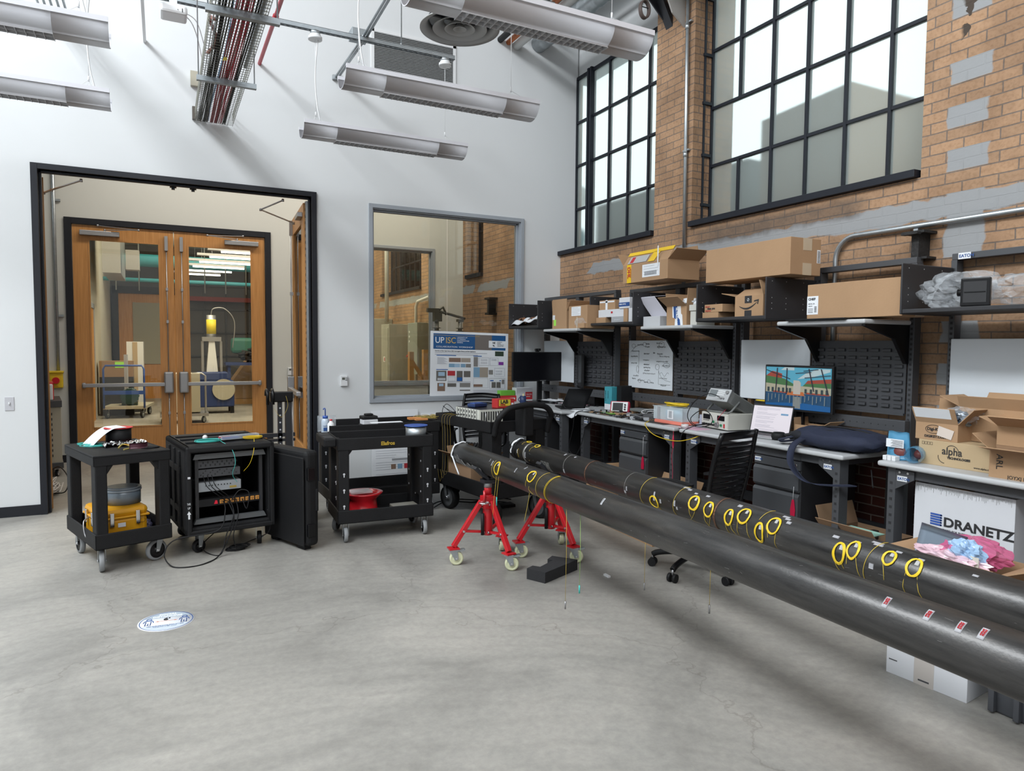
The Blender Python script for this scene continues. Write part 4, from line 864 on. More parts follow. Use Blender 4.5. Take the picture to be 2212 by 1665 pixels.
# ================================================================== cartons and what stands on the shelves
def carton(name, label, loc, sx, sy, h, flaps=(), m_=None, group=None, rz=0.0, cat='box', inner=None, fl=None):
    """open cardboard box; flaps = (side, degrees out from vertical, length)"""
    m_ = m_ or cardb; t = thing(name, label, cat, loc, rz, group); T = 0.004; x, y = sx/2, sy/2
    m = MB(); m.box(-x, x, -y, y, 0, T)
    if flaps:
        m.box(-x, -x+T, -y, y, T, h); m.box(x-T, x, -y, y, T, h); m.box(-x+T, x-T, -y, -y+T, T, h); m.box(-x+T, x-T, y-T, y, T, h)
    else: m = MB().box(-x, x, -y, y, 0, h)
    m.build('carton_body', m_, t, bevel=0.002 if not flaps else 0.0)
    for (s, a, L) in flaps:
        a = R(a); o, u = math.sin(a)*L, math.cos(a)*L; f = MB()
        if s in '-x' and s != 'x' or s == '-x': f.quad((-x, -y, h), (-x, y, h), (-x-o, y+0.0, h+u), (-x-o, -y, h+u), T)
        elif s == '+x': f.quad((x, y, h), (x, -y, h), (x+o, -y, h+u), (x+o, y, h+u), T)
        elif s == '-y': f.quad((x, -y, h), (-x, -y, h), (-x, -y-o, h+u), (x, -y-o, h+u), T)
        elif s == '+y': f.quad((-x, y, h), (x, y, h), (x, y+o, h+u), (-x, y+o, h+u), T)
        f.build('flap', m_, t)
    return t
def sticker(parent, m_, x, y0, y1, z0, z1, lines=0, bars=0, name='paper_label', lw=0.0018):
    """label on a face looking towards -x, y0 is its left (larger y)"""
    o = MB().box(x-0.001, x, y1, y0, z0, z1).build(name, m_, parent)
    if lines or bars:
        k = MB(); H = z1-z0; W = y0-y1
        for i in range(lines):
            z = z1-H*(i+0.8)/(lines+0.8); k.box(x-0.0016, x-0.0009, y0-W*(0.92 if i % 3 else 0.7), y0-W*0.08, z, z+lw)
        for i in range(bars):
            y = y0-W*(0.15+0.7*i/bars); k.box(x-0.0016, x-0.0009, y-W*0.7/bars*0.55, y, z0+H*0.12, z0+H*0.45)
        k.build('print', papery, o)
    return o
def crumple(name, m_, c, sx, sy, sz, parent=None, seed=1, n=10, build=True, amp=0.35, t=0.0015):
    """crumpled soft bag: a lumpy closed skin"""
    rnd = random.Random(seed); mb = MB(); rows = n; k = 0
    ph = [rnd.uniform(0, 6.28) for _ in range(8)]
    def fn(u, v):
        th = u*2*math.pi; p = v*math.pi
        d = 1+amp*(0.35*math.sin(3*th+ph[0])*math.sin(2*p+ph[1])+0.3*math.sin(5*th+ph[2]+4*p)+0.22*math.sin(9*th+ph[3]-6*p)+0.2*math.sin(13*th+ph[4]+9*p))*math.sin(p)
        return (c[0]+sx/2*d*math.sin(p)*math.cos(th), c[1]+sy/2*d*math.sin(p)*math.sin(th), c[2]+sz/2*max(-0.92, d*math.cos(p)))
    N_, M_ = 36, 18; base = len(mb.v)
    for j in range(M_+1):
        for i in range(N_): mb.v.append(fn(i/N_, j/M_))
    for j in range(M_):
        for i in range(N_): mb.f.append([base+j*N_+i, base+(j+1)*N_+i, base+(j+1)*N_+(i+1) % N_, base+j*N_+(i+1) % N_]); mb.sm.append(False)
    return mb.build(name, m_, parent) if build else mb
ZL, ZS = 1.788, 1.837          # laminate and steel shelf tops
# corner unit ------------------------------------------------------------------
t = thing('wrapping_paper', 'crumpled brown paper with a white strip on the leftmost steel shelf', 'paper', (3.93, 7.20, ZS), 0)
rnd = random.Random(5)
def cr(u, v): return (-0.10+0.24*v+0.02*math.sin(9*u+5*v), 0.30-0.62*u+0.02*math.sin(11*v), 0.012+0.055*abs(math.sin(6*u+3*v))+0.03*abs(math.sin(17*u-9*v))+0.03*v)
MB().sheet(cr, 30, 14, 0.002).build('crumpled_sheet', mat('kraft_brown', (0.22, 0.1, 0.05), 0.8), t)
def cr2(u, v): return (-0.13+0.05*v, 0.33-0.66*u, 0.008+0.05*v+0.05*u+0.012*math.sin(15*u))
MB().sheet(cr2, 26, 4, 0.003).build('white_strip', paper, t)
c = carton('cardboard_box', 'opened brown box with green note on the shelf in the corner', (4.02, 6.455, ZL), 0.34, 0.30, 0.19, [('-x', 0.5, 0.13), ('+y', 8, 0.12), ('-y', 35, 0.13), ('+x', 10, 0.12)], cardb)
sticker(c, paper, -0.1715, 0.14, 0.09, 0.10, 0.15, 3); MB().box(-0.1716, -0.1705, 0.07, 0.115, 0.035, 0.10).build('sticky_note', lime, c)
c2 = carton('cardboard_box', 'brown box with shipping label beside the green note box in the corner', (4.03, 6.10, ZL), 0.34, 0.36, 0.235, (), cardb)
sticker(c2, paper, -0.171, 0.12, -0.06, 0.13, 0.225, 5, 0); sticker(c2, tape, -0.171, 0.02, 0.0, 0.0, 0.12, name='tape_strip')
crumple('clear_bag', bubble, (3.86, 6.05, ZL+0.06), 0.05, 0.2, 0.09, None, 4).name = 'clear_bag'
tag(bpy.data.objects['clear_bag'], 'crinkled clear plastic bag in front of the labelled box in the corner', 'bag')
tag(MB().box(3.83, 3.90, 5.93, 6.05, ZL, ZL+0.05).build('small_carton', cardb, bevel=0.002), 'small brown carton below the clear bag in the corner', 'box')
# middle unit ------------------------------------------------------------------
tag(MB().box(3.96, 4.16, 5.74, 5.91, ZS, ZS+0.055).build('small_carton', cardb, bevel=0.003), 'small taped brown carton at the left end of the stack on the second steel shelf', 'box')
t = thing('white_box', 'flat white box with red mark, middle of the second steel shelf', 'box', (4.08, 5.66, ZS+0.056), 0)
MB().box(-0.11, 0.11, -0.22, 0.22, 0, 0.075).build('box_body', whitecard, t, bevel=0.002); MB().box(-0.1115, -0.1105, -0.03, 0.0, 0.035, 0.055).build('red_mark', inkred, t)
t = thing('cardboard_box', 'brown box with pale tape on top of the white box on the second steel shelf', 'box', (4.09, 5.74, ZS+0.132), 0)
MB().box(-0.11, 0.11, -0.13, 0.14, 0, 0.095).build('carton_body', cardb, t, bevel=0.003); MB().box(-0.1115, -0.1105, -0.005, 0.03, 0, 0.095).box(-0.1115, -0.1105, -0.12, 0.13, 0.07, 0.085).build('tape_strip', paper, t)
t = thing('blue_white_pack', 'white packet with blue band at the right end of the second steel shelf', 'packet', (4.05, 5.43, ZS+0.13), 0)
MB().box(-0.09, 0.09, -0.085, 0.085, 0, 0.105).build('packet_body', whitecard, t, bevel=0.006); MB().box(-0.0915, -0.0905, -0.085, 0.085, 0.02, 0.058).build('blue_band', inkblue, t)
text('FIBER OPTIC', 0.02, paper, t, (-0.0925, 0.078, 0.034), '-x')
t = thing('grey_box', 'pale grey box with small print at the bottom of the second steel shelf', 'box', (4.02, 5.53, ZS), 0)
MB().box(-0.06, 0.10, -0.095, 0.11, 0, 0.055).build('box_body', greycard, t, bevel=0.002); text('www.thorlabs.com', 0.013, paper, t, (-0.0615, 0.06, 0.02), '-x')
tag(MB().box(3.95, 4.15, 5.36, 5.425, ZS, ZS+0.128).build('upright_carton', cardb, bevel=0.002), 'narrow upright brown carton at the right end of the second steel shelf', 'box')
tag(MB().box(3.955, 4.15, 5.26, 5.35, ZS, ZS+0.13).build('upright_white_box', whitecard, bevel=0.002), 'narrow upright white box at the right end of the second steel shelf', 'box')
# yellow taped box on top of the end plate
c = carton('shipping_box', 'opened brown box wrapped in yellow and red courier tape on top of the shelves', (4.15, 5.14, 2.205), 0.36, 0.66, 0.17, [('-x', -35, 0.15), ('+y', 38, 0.15), ('-y', 55, 0.14), ('+x', -10, 0.14)], cardb)
courier = mat('courier_yellow', (0.75, 0.48, 0.01), 0.45)
k = MB().box(-0.1815, -0.1805, 0.20, 0.265, 0.0, 0.172).build('courier_tape', courier, c); text('DHL', 0.055, inkred, k, (-0.1825, 0.252, 0.15), '-x', spin=-math.pi/2, bold=0.002); text('EXPRESS', 0.022, inkred, k, (-0.1825, 0.215, 0.13), '-x', spin=-math.pi/2)
sticker(c, paper, -0.1805, 0.03, -0.22, 0.035, 0.15, 4, 9)
fl_ = MB(); a = R(-35)
def onflap(u, v): return (-0.18-math.sin(a)*0.15*v-0.004, u, 0.17+math.cos(a)*0.15*v+0.002)
fl_.quad(onflap(0.33, 0.72), onflap(-0.33, 0.72), onflap(-0.33, 1.0), onflap(0.33, 1.0), 0.001); fl_.quad(onflap(-0.05, 0), onflap(-0.14, 0), onflap(-0.16, 0.8), onflap(-0.06, 0.8), 0.001)
fl_.build('courier_tape', courier, c)
MB().quad(onflap(0.26, 0.05), onflap(-0.02, 0.05), onflap(-0.02, 0.6), onflap(0.26, 0.6), 0.0015).build('document_pouch', mat('pouch', (0.4, 0.4, 0.4), 0.3), c)
MB().quad(onflap(0.23, 0.1), onflap(0.18, 0.1), onflap(0.18, 0.55), onflap(0.23, 0.55), 0.003).build('red_mark', inkred, c)
MB().quad((-0.185, -0.19, 0.30), (-0.185, -0.205, 0.30), (-0.186, -0.205, 0.12), (-0.186, -0.19, 0.12), 0.001).build('torn_strip', paper, c)
# laminate shelf, middle unit
t = thing('white_hinged_box', 'white box with its curved lid open, on the second laminate shelf', 'box', (4.08, 5.03, ZL), 0)
MB().box(-0.10, 0.12, -0.115, 0.125, 0, 0.09).build('box_body', mat('grey_white_card', (0.5, 0.51, 0.53), 0.7), t, bevel=0.002)
MB().quad((0.0, 0.12, 0.09), (0.0, -0.115, 0.09), (-0.09, -0.02+0.0, 0.27), (-0.09, 0.20, 0.27), 0.004).quad((-0.09, 0.20, 0.27), (-0.09, -0.02, 0.27), (0.08, -0.06, 0.285), (0.08, 0.2, 0.285), 0.003).build('lid', mat('lilac_white', (0.62, 0.61, 0.68), 0.7), t)
MB().quad((-0.09, 0.20, 0.27), (0.02, 0.235, 0.25), (0.03, 0.19, 0.19), (-0.05, 0.165, 0.19), 0.003).build('lid_flap', mat('lilac_white2', (0.6, 0.6, 0.64), 0.7), t)
c = carton('cardboard_box', 'opened brown box with torn blue and white tape on the second laminate shelf', (4.12, 4.70, ZL), 0.27, 0.26, 0.165, [('-x', 55, 0.13), ('-y', 5, 0.15), ('+y', 10, 0.12), ('+x', 0, 0.12)], cardb)
k = MB(); k.prism([(0.055, 0.165), (-0.055, 0.165), (-0.06, 0.10), (-0.075, 0.09), (-0.085, 0), (0.02, 0), (0.015, 0.06), (0.05, 0.07)], -0.1360, -0.1352, 'x'); k = k.build('tape_strip', paper, c)
k2 = MB(); k2.prism([(0.04, 0.165), (-0.01, 0.165), (-0.02, 0.07), (-0.045, 0.05), (-0.055, 0), (-0.02, 0), (-0.012, 0.05), (0.03, 0.065)], -0.1366, -0.1359, 'x'); k2 = k2.build('blue_stripe', inkblue, k)
text('ELTRON', 0.032, paper, k2, (-0.1372, 0.004, 0.155), '-x', spin=-math.pi/2, bold=0.001)
tag(crumple('packing_paper', paper, (4.10, 4.62, ZL+0.20), 0.16, 0.18, 0.09, None, 6), 'crumpled white packing paper in the box with blue tape', 'paper')
tag(MB().box(4.27, 4.38, 4.46, 4.62, ZL, ZL+0.27).build('upright_carton', cardb, bevel=0.002), 'tall brown carton behind the box with blue tape', 'box')
tag(MB().box(3.99, 4.20, 4.455, 4.545, ZL+0.12, ZL+0.17).box(4.0, 4.2, 4.46, 4.54, ZL, ZL+0.12).build('white_tray_box', mat('bone_card', (0.55, 0.54, 0.5), 0.7), bevel=0.002), 'pale white carton at the right end of the second laminate shelf', 'box')
# third unit -------------------------------------------------------------------
tag(MB().box(3.95, 4.18, 4.16, 4.34, ZS, ZS+0.045).build('flat_carton', cardb, bevel=0.003), 'flat plain brown carton, lower of two beside the smiling arrow box', 'box')
t = thing('flat_carton', 'flat brown carton printed with red and black words, upper of two', 'box', (4.06, 4.215, ZS+0.046), 0)
MB().box(-0.11, 0.11, -0.10, 0.10, 0, 0.062).build('carton_body', cardb, t, bevel=0.002)
text('more', 0.024, inkred, t, (-0.1115, 0.09, 0.038), '-x'); text('than you', 0.024, ink, t, (-0.1115, 0.065, 0.022), '-x', bold=0.001); text('expect', 0.024, inkred, t, (-0.1115, 0.09, 0.006), '-x')
c = carton('cardboard_box', 'opened brown box printed with a smiling arrow on the third steel shelf', (4.10, 3.85, ZS), 0.28, 0.28, 0.155, [('-x', -60, 0.12), ('+y', 78, 0.15), ('-y', -20, 0.12), ('+x', 20, 0.12)], cardb)
MB().box(-0.1412, -0.1405, -0.03, 0.04, 0.10, 0.155).box(-0.1412, -0.1405, -0.03, 0.04, 0, 0.045).build('tape_strip', ink, c)
sm = MB(); n = 24
pts_o = []; pts_i = []
for i in range(n+1):
    u = i/n; y = 0.095-0.175*u; z = 0.098-0.042*math.sin(math.pi*(0.15+0.80*u))*1.0+0.012*(u**2); th = 0.004+0.010*math.sin(math.pi*u)
    pts_o.append((y, z+th/2)); pts_i.append((y, z-th/2))
for i in range(n): sm.prism([pts_o[i], pts_o[i+1], pts_i[i+1], pts_i[i]], -0.1418, -0.1411, 'x')
sm.prism([(-0.052, 0.117), (-0.10, 0.125), (-0.092, 0.088), (-0.084, 0.09), (-0.088, 0.112), (-0.054, 0.108)], -0.1418, -0.1411, 'x'); sm.build('smile_arrow', ink, c)
MB().tube([(-0.1416, 0.006+0.008*math.cos(q), 0.125+0.010*math.sin(q)) for q in [i*0.6283 for i in range(11)]], 0.0018, 4).build('tape_mark', paper, c)
tag(MB().sheet(lambda u, v: (4.02+0.1*u, 3.80-0.15*v, ZS+0.165+0.09*v+0.02*math.sin(5*u)), 6, 4, 0.001).build('packing_slip', paper), 'white sheet of paper sticking out of the smiling arrow box', 'paper')
tag(MB().box(3.98, 4.2, 3.65, 3.70, ZS, ZS+0.16).build('grey_pouch', greycard), 'narrow grey packet between the smiling arrow box and the shelf end plate', 'packet')
t = thing('long_cardboard_box', 'long plain brown box lying on top of the third steel shelf', 'box', (4.11, 3.89, 2.122), 0)
MB().box(-0.155, 0.155, -0.42, 0.425, 0, 0.262).build('carton_body', cardb, t, bevel=0.003)
MB().box(-0.03, 0.06, -0.4216, -0.4205, 0.175, 0.262).box(-0.03, 0.06, -0.4216, -0.4205, 0, 0.085).build('tape_strip', tape, t)
sl = MB().box(0.115, 0.15, -0.4216, -0.4205, 0.09, 0.185).build('paper_label', paper, t); b_ = MB()
for i in range(9): b_.box(0.12, 0.145, -0.4224, -0.4214, 0.095+i*0.0095, 0.099+i*0.0095)
b_.build('print', ink, sl)
t = thing('long_cardboard_box', 'long brown box with white maker label standing on the third laminate shelf', 'box', (4.14, 3.005, ZL+0.012), 0)
MB().box(-0.155, 0.155, -0.355, 0.335, 0, 0.235).build('carton_body', cardb, t, bevel=0.003)
MB().box(-0.03, 0.06, -0.3566, -0.3555, 0, 0.23).build('tape_strip', tape, t)
k = sticker(t, paper, -0.155, 0.335, 0.245, 0.03, 0.155, 0); text('CHIEF', 0.022, ink, k, (-0.1565, 0.325, 0.128), '-x', bold=0.0008); text('MSP-ML-120', 0.010, ink, k, (-0.1565, 0.325, 0.10), '-x'); text('CHIEF MFG', 0.007, ink, k, (-0.1565, 0.325, 0.085), '-x')
b_ = MB()
for i in range(7): b_.box(-0.1568, -0.1559, 0.256, 0.275, 0.045+i*0.006, 0.048+i*0.006)
for i in range(5): b_.box(-0.1568, -0.1559, 0.285, 0.325, 0.042+i*0.007, 0.044+i*0.007)
b_.build('print', ink, k)
tag(MB().box(3.90, 4.0, 2.98, 3.45, ZL, ZL+0.011).build('closed_notebook', blackgloss, bevel=0.003), 'thin black folder lying at the front edge of the third laminate shelf', 'folder')
# fourth unit ------------------------------------------------------------------
tag(crumple('clear_bag', bubble, (4.10, 2.38, ZS+0.10), 0.22, 0.40, 0.21, None, 11, amp=0.5), 'large crinkled clear plastic bag on the rightmost steel shelf, left part', 'bag')
tag(crumple('clear_bag', bubble, (4.17, 2.06, ZS+0.09), 0.22, 0.42, 0.17, None, 12, amp=0.5), 'crinkled clear plastic bag behind the black speaker-like unit on the rightmost shelf', 'bag')
t = thing('black_module', 'square black plastic unit with recessed front on the rightmost steel shelf', 'device', (4.0, 2.235, ZS), 0.25)
MB().box(0.0, 0.05, -0.055, 0.055, 0.012, 0.135).build('rear_case', black, t, bevel=0.004)
m = MB(); m.box(-0.035, 0.0, -0.07, 0.07, 0.0, 0.155); m.build('front_case', blackgloss, t, bevel=0.006)
MB().box(-0.037, -0.034, -0.055, 0.055, 0.02, 0.135).build('recess', ink, t); MB().box(-0.040, -0.036, -0.05, 0.05, 0.075, 0.08).build('rib', blackgloss, t)
MB().cyl((0.03, 0.055, 0.08), (0.03, 0.10, 0.08), 0.02, 14).build('socket', blackgloss, t)
tag(MB().cyl((4.05, 1.97, ZS+0.045), (4.05, 1.6, ZS+0.045), 0.033, 18).build('paper_roll', cardl), 'tan cardboard tube at the right end of the rightmost steel shelf', 'tube')
# ================================================================== on the worktops
def monitor(name, label, c, w, h, rz, tilt=0.0, stand=True, scr=None, group=None, neck=0.15):
    t = thing(name, label, 'monitor', c, rz, group)      # local: screen looks to -y, origin at the foot
    zb = neck
    MB().box(-w/2, w/2, -0.012, 0.02, zb, zb+h).build('housing', black, t, bevel=0.005)
    MB().box(-w/2+0.012, w/2-0.012, -0.0135, -0.0118, zb+0.016, zb+h-0.012).build('screen', scr or screenoff, t)
    if stand:
        MB().box(-0.03, 0.03, 0.02, 0.05, 0.01, zb+h*0.6).build('neck', blackgloss, t, bevel=0.004)
        MB().box(-0.14, 0.14, -0.09, 0.12, 0, 0.012).build('base', blackgloss, t, bevel=0.004)
    return t
# --- corner bench
m1 = monitor('monitor', 'large black switched-off monitor in front of the end wall window', (3.98, 7.08, ZT), 0.78, 0.345, 0.03, neck=0.25)
MB().box(-0.02, 0.06, -0.016, -0.011, 0.256, 0.262).box(-0.37, -0.34, -0.016, -0.011, 0.256, 0.26).build('badge', satin, m1)
m2 = monitor('monitor', 'second black monitor angled towards the room beside the larger one', (4.28, 6.74, ZT), 0.60, 0.375, R(-113), neck=0.20)
t = thing('webcam', 'small black webcam clipped on top of the large black monitor', 'camera', (3.93, 7.08, ZT+0.596), 0)
MB().box(-0.035, 0.035, -0.02, 0.015, 0.012, 0.04).build('camera_body', blackgloss, t, bevel=0.006); MB().cyl((0, -0.024, 0.026), (0, -0.018, 0.026), 0.01, 12).build('lens', ink, t); MB().box(-0.015, 0.015, -0.015, 0.03, 0, 0.012).build('clip', black, t)
kb = thing('keyboard', 'flat black keyboard on the corner bench below the large monitor', 'keyboard', (3.92, 6.97, ZT), -0.35)
MB().box(-0.16, 0.20, -0.06, 0.07, 0, 0.012).build('case', black, kb, bevel=0.003); k = MB()
for i in range(18):
    for j in range(5): k.box(-0.15+i*0.019, -0.135+i*0.019, -0.05+j*0.022, -0.033+j*0.022, 0.012, 0.018)
k.build('keys', blackgloss, kb)
tag(MB().ball((4.02, 6.79, ZT+0.014), 0.03, 14, (0.75, 1.15, 0.48)).build('mouse', blackgloss), 'black computer mouse right of the black keyboard', 'mouse')
t = thing('notebook_computer', 'black laptop on the corner bench, its lid tilted back and seen from behind', 'laptop', (3.90, 6.30, ZT), -0.35)
MB().box(-0.13, 0.13, -0.17, 0.18, 0, 0.016).build('base', black, t, bevel=0.004); MB().quad((-0.13, -0.16, 0.018), (0.13, -0.16, 0.018), (0.19, -0.27, 0.225), (-0.07, -0.27, 0.225), 0.008).build('lid', blackgloss, t)
t = thing('water_bottle', 'white bottle with mint green lid on the corner bench', 'bottle', (4.27, 6.80, ZT))
MB().lathe([(0.03, 0), (0.034, 0.01), (0.034, 0.10), (0.028, 0.112)], n=20).build('bottle_body', whitep, t); MB().cyl((0, 0, 0.11), (0, 0, 0.145), 0.031, 20).build('lid', knobw, t)
t = thing('carton_red_white', 'white carton with red printed panel under the large monitor', 'box', (3.93, 7.36, ZT))
MB().box(-0.16, 0.06, -0.06, 0.06, 0, 0.16).build('carton_body', whitecard, t, bevel=0.002); k = MB().box(-0.04, 0.055, -0.0612, -0.0602, 0.02, 0.11).build('red_panel', inkred, t); text('TREATED', 0.018, paper, k, (-0.03, -0.062, 0.075), '-y'); text('SWABS', 0.018, paper, k, (-0.03, -0.062, 0.05), '-y')
t = thing('mug', 'dark blue mug on the corner bench beside the red cartons', 'mug', (3.72, 7.04, ZT+0.0))
MB().lathe([(0.033, 0), (0.037, 0.005), (0.037, 0.085), (0.033, 0.085), (0.032, 0.012), (0.0, 0.012)], n=22).build('mug_body', darkblue, t); MB().tube(arc((-0.037, 0, 0.045), 0.022, math.pi*0.5, math.pi*1.5, 10, 'xz'), 0.005, 8).build('handle', darkblue, t)
MB().cyl((0.0, 0.0, 0.02), (0.006, 0.0, 0.11), 0.008, 8).build('pen', mat('pale_yellow', (0.7, 0.62, 0.3), 0.5), t)
t = thing('red_carton', 'red carton with white lettering panel at the left end of the corner bench', 'box', (3.66, 7.36, ZT))
MB().box(-0.13, 0.11, -0.06, 0.06, 0, 0.07).build('carton_body', redbox, t, bevel=0.003); k = MB().box(-0.02, 0.09, -0.0615, -0.0603, 0.025, 0.045).build('white_panel', paper, t); text('SCIENTIFIC', 0.011, inkred, k, (-0.005, -0.0622, 0.030), '-y')
tag(MB().box(3.57, 3.76, 7.32, 7.42, ZT+0.071, ZT+0.13).build('green_carton', greenc, bevel=0.003), 'bright green carton lying on the red one at the left end of the bench', 'box')
tag(MB().box(3.66, 3.78, 7.44, 7.52, ZT, ZT+0.05).build('small_carton', greycard), 'small grey carton behind the red carton on the corner bench', 'box')
pp = MB()
for i in range(6):
    a = random.uniform(-.5, .5); cx, cy = 4.12+random.uniform(-.1, .12), 7.0+random.uniform(-.25, .15)
    pp.sheet(lambda u, v: (cx+0.2*(u-.5)*math.cos(a)-0.28*(v-.5)*math.sin(a), cy+0.2*(u-.5)*math.sin(a)+0.28*(v-.5)*math.cos(a), ZT+0.002+i*0.004+0.008*abs(math.sin(6*u+i))), 6, 6, 0.0006)
tag(pp.build('loose_papers', paper), 'untidy heap of white papers behind the keyboard', 'papers', kind='stuff')
t = thing('hanging_paper', 'curled white sheet hanging over the bench edge between the two left benches', 'paper', (0, 0, 0))
MB().sheet(lambda u, v: (3.95-0.25*u, 6.10-0.22*v+0.05*u, ZT+0.004-0.07*max(0, (u-0.55))**1.2*2.2+0.012*math.sin(5*v)), 14, 8, 0.0008).build('sheet', paper, t)
t = thing('black_cable', 'black cord curling over the white paper at the bench corner', 'cable', (0, 0, 0))
MB().tube(smooth_path([(3.95, 5.85, ZT+0.01), (3.80, 5.92, ZT+0.02), (3.70, 6.02, ZT+0.02), (3.69, 6.08, ZT+0.06), (3.75, 6.1, ZT+0.05)], 8), 0.004, 6).tube(smooth_path([(3.80, 5.88, ZT+0.012), (3.72, 5.9, ZT-0.02), (3.71, 5.93, 0.75), (3.70, 5.98, 0.55), (3.72, 5.88, 0.50), (3.76, 5.84, 0.62), (3.80, 5.83, 0.8)], 8), 0.004, 6).build('cord', rubber, t)
tag(MB().box(4.25, 4.40, 6.35, 6.65, ZT, ZT+0.13).build('rack_unit', blackgloss, bevel=0.004), 'black equipment box with a small red light behind the monitors', 'device')
# --- clutter on the two middle worktops
def clutter(name, label, x0, x1, y0, y1, n, mats, seed, hmax=0.03, z=ZT):
    rnd = random.Random(seed)
    for mi, m_ in enumerate(mats):
        mb = MB()
        for i in range(n):
            x, y = rnd.uniform(x0, x1), rnd.uniform(y0, y1); a = rnd.uniform(0, 3.14)
            M_ = Matrix.Translation((x, y, z)) @ Matrix.Rotation(a, 4, 'Z')
            q = rnd.random()
            if q < 0.5: mb.box(-rnd.uniform(.01, .04), rnd.uniform(.01, .04), -rnd.uniform(.006, .02), rnd.uniform(.006, .02), 0.0, rnd.uniform(.004, hmax), M_)
            elif q < 0.75:
                r = rnd.uniform(.02, .045); mb.tube([M_ @ Vector((r*math.cos(s), r*0.7*math.sin(s), 0.004+0.003*math.sin(3*s)+0.01*rnd.random())) for s in [j*0.52 for j in range(13)]], 0.0015, 4)
            else:
                p = M_ @ Vector((0, 0, 0.006)); mb.tube([p, p+Vector((rnd.uniform(-.08, .08), rnd.uniform(-.08, .08), 0.004)), p+Vector((rnd.uniform(-.14, .14), rnd.uniform(-.14, .14), 0))], 0.002, 4)
        tag(mb.build(name, m_), label[mi], 'clutter', None, 'stuff')
clutter('small_parts', ['scattered dark tools and connectors on the middle workbench', 'scattered pale parts and plastic bags on the middle workbench', 'scattered brown and gold fibre scraps on the middle workbench'], 3.80, 4.33, 4.88, 5.90, 60, [rubber, greycard, mat('gold_scraps', (0.35, 0.22, 0.12), 0.6)], 3)
clutter('small_parts', ['scattered black bits below the monitors', 'scattered white packets and wires below the monitors', 'scattered pinkish scraps below the monitors'], 3.95, 4.33, 6.15, 7.3, 16, [rubber, paper, mat('pink_scraps', (0.6, 0.2, 0.28), 0.6)], 8)
tag(MB().box(3.80, 4.33, 4.62, 5.90, ZT, ZT+0.003).build('work_mat', mat('dark_mat', (0.018, 0.02, 0.02), 0.6)), 'dark antistatic mat covering the middle worktop', 'mat')
t = thing('handheld_instrument', 'red and white handheld meter with dark screen, leaning on the middle bench', 'instrument', (4.10, 5.66, ZT+0.004), -0.9)
m = MB(); m.prism([(-0.03, 0), (0.06, 0), (0.03, 0.10), (-0.005, 0.115)], -0.10, 0.10, 'x'); m.build('red_case', redtag, t, bevel=0.012)
fr = MB().quad((-0.085, -0.034, 0.012), (0.085, -0.034, 0.012), (0.085, -0.010, 0.106), (-0.085, -0.010, 0.106), 0.006).build('white_bezel', whitep, t, bevel=0.003)
MB().quad((-0.068, -0.040, 0.022), (0.035, -0.040, 0.022), (0.035, -0.018, 0.096), (-0.068, -0.018, 0.096), 0.003).build('screen', screenoff, t)
for z in (0.035, 0.058, 0.08): MB().cyl((0.058, -0.038+(z-.035)*0.25, z), (0.058, -0.043+(z-.035)*0.25, z), 0.009, 10).build('button', framedark, t)
t = thing('tall_box', 'tall teal and white box standing at the back of the middle bench', 'box', (4.20, 5.95, ZT+0.004))
MB().box(-0.05, 0.05, -0.07, 0.06, 0, 0.24).build('box_body', tealp, t, bevel=0.002); MB().box(-0.0512, -0.0502, -0.065, 0.055, 0, 0.06).build('pale_panel', paper, t)
for i in range(8): pass
text('SAFETY DATA', 0.018, ink, t, (-0.052, 0.045, 0.20), '-x', spin=-math.pi/2); text('ALCOHOL', 0.018, ink, t, (-0.052, 0.0, 0.20), '-x', spin=-math.pi/2)
tag(MB().box(4.20, 4.33, 5.78, 5.86, ZT+0.004, ZT+0.26).build('black_box', black), 'black box behind the tall teal box on the middle bench', 'box')
tag(MB().box(4.10, 4.22, 5.25, 5.50, ZT+0.035, ZT+0.06).box(4.12, 4.2, 5.28, 5.36, ZT+0.004, ZT+0.045).build('silver_module', galv, bevel=0.003), 'small silver electronic module on the middle bench', 'device')
t = thing('circuit_tray', 'grey metal tray of connectors lying on the middle bench', 'tray', (4.02, 5.10, ZT+0.004), -0.25)
m = MB(); m.box(-0.13, 0.13, -0.12, 0.12, 0, 0.006); m.box(-0.13, -0.12, -0.12, 0.12, 0.006, 0.03); m.box(0.12, 0.13, -0.12, 0.12, 0.006, 0.03); m.box(-0.12, 0.12, 0.11, 0.12, 0.006, 0.03); m.box(-0.12, 0.12, -0.12, -0.11, 0.006, 0.03); m.build('tray_body', satin, t)
m = MB()
for i in range(8): m.box(-0.145, -0.13, -0.11+i*0.028, -0.092+i*0.028, 0.006, 0.026)
m.build('connector_row', chrome, t)
tag(MB().tube([(4.10+0.06*math.cos(a)+0.03*math.sin(3*a), 5.15+0.12*math.sin(a), ZT+0.05+0.02*math.sin(2*a)) for a in [i*0.314 for i in range(21)]], 0.003, 5).build('white_cable', whitep), 'loop of thin white cable on the grey tray', 'cable')
tag(MB().box(3.90, 4.02, 5.52, 5.70, ZT+0.004, ZT+0.008).build('green_sheet', greenc), 'thin green card lying by the red meter', 'card')
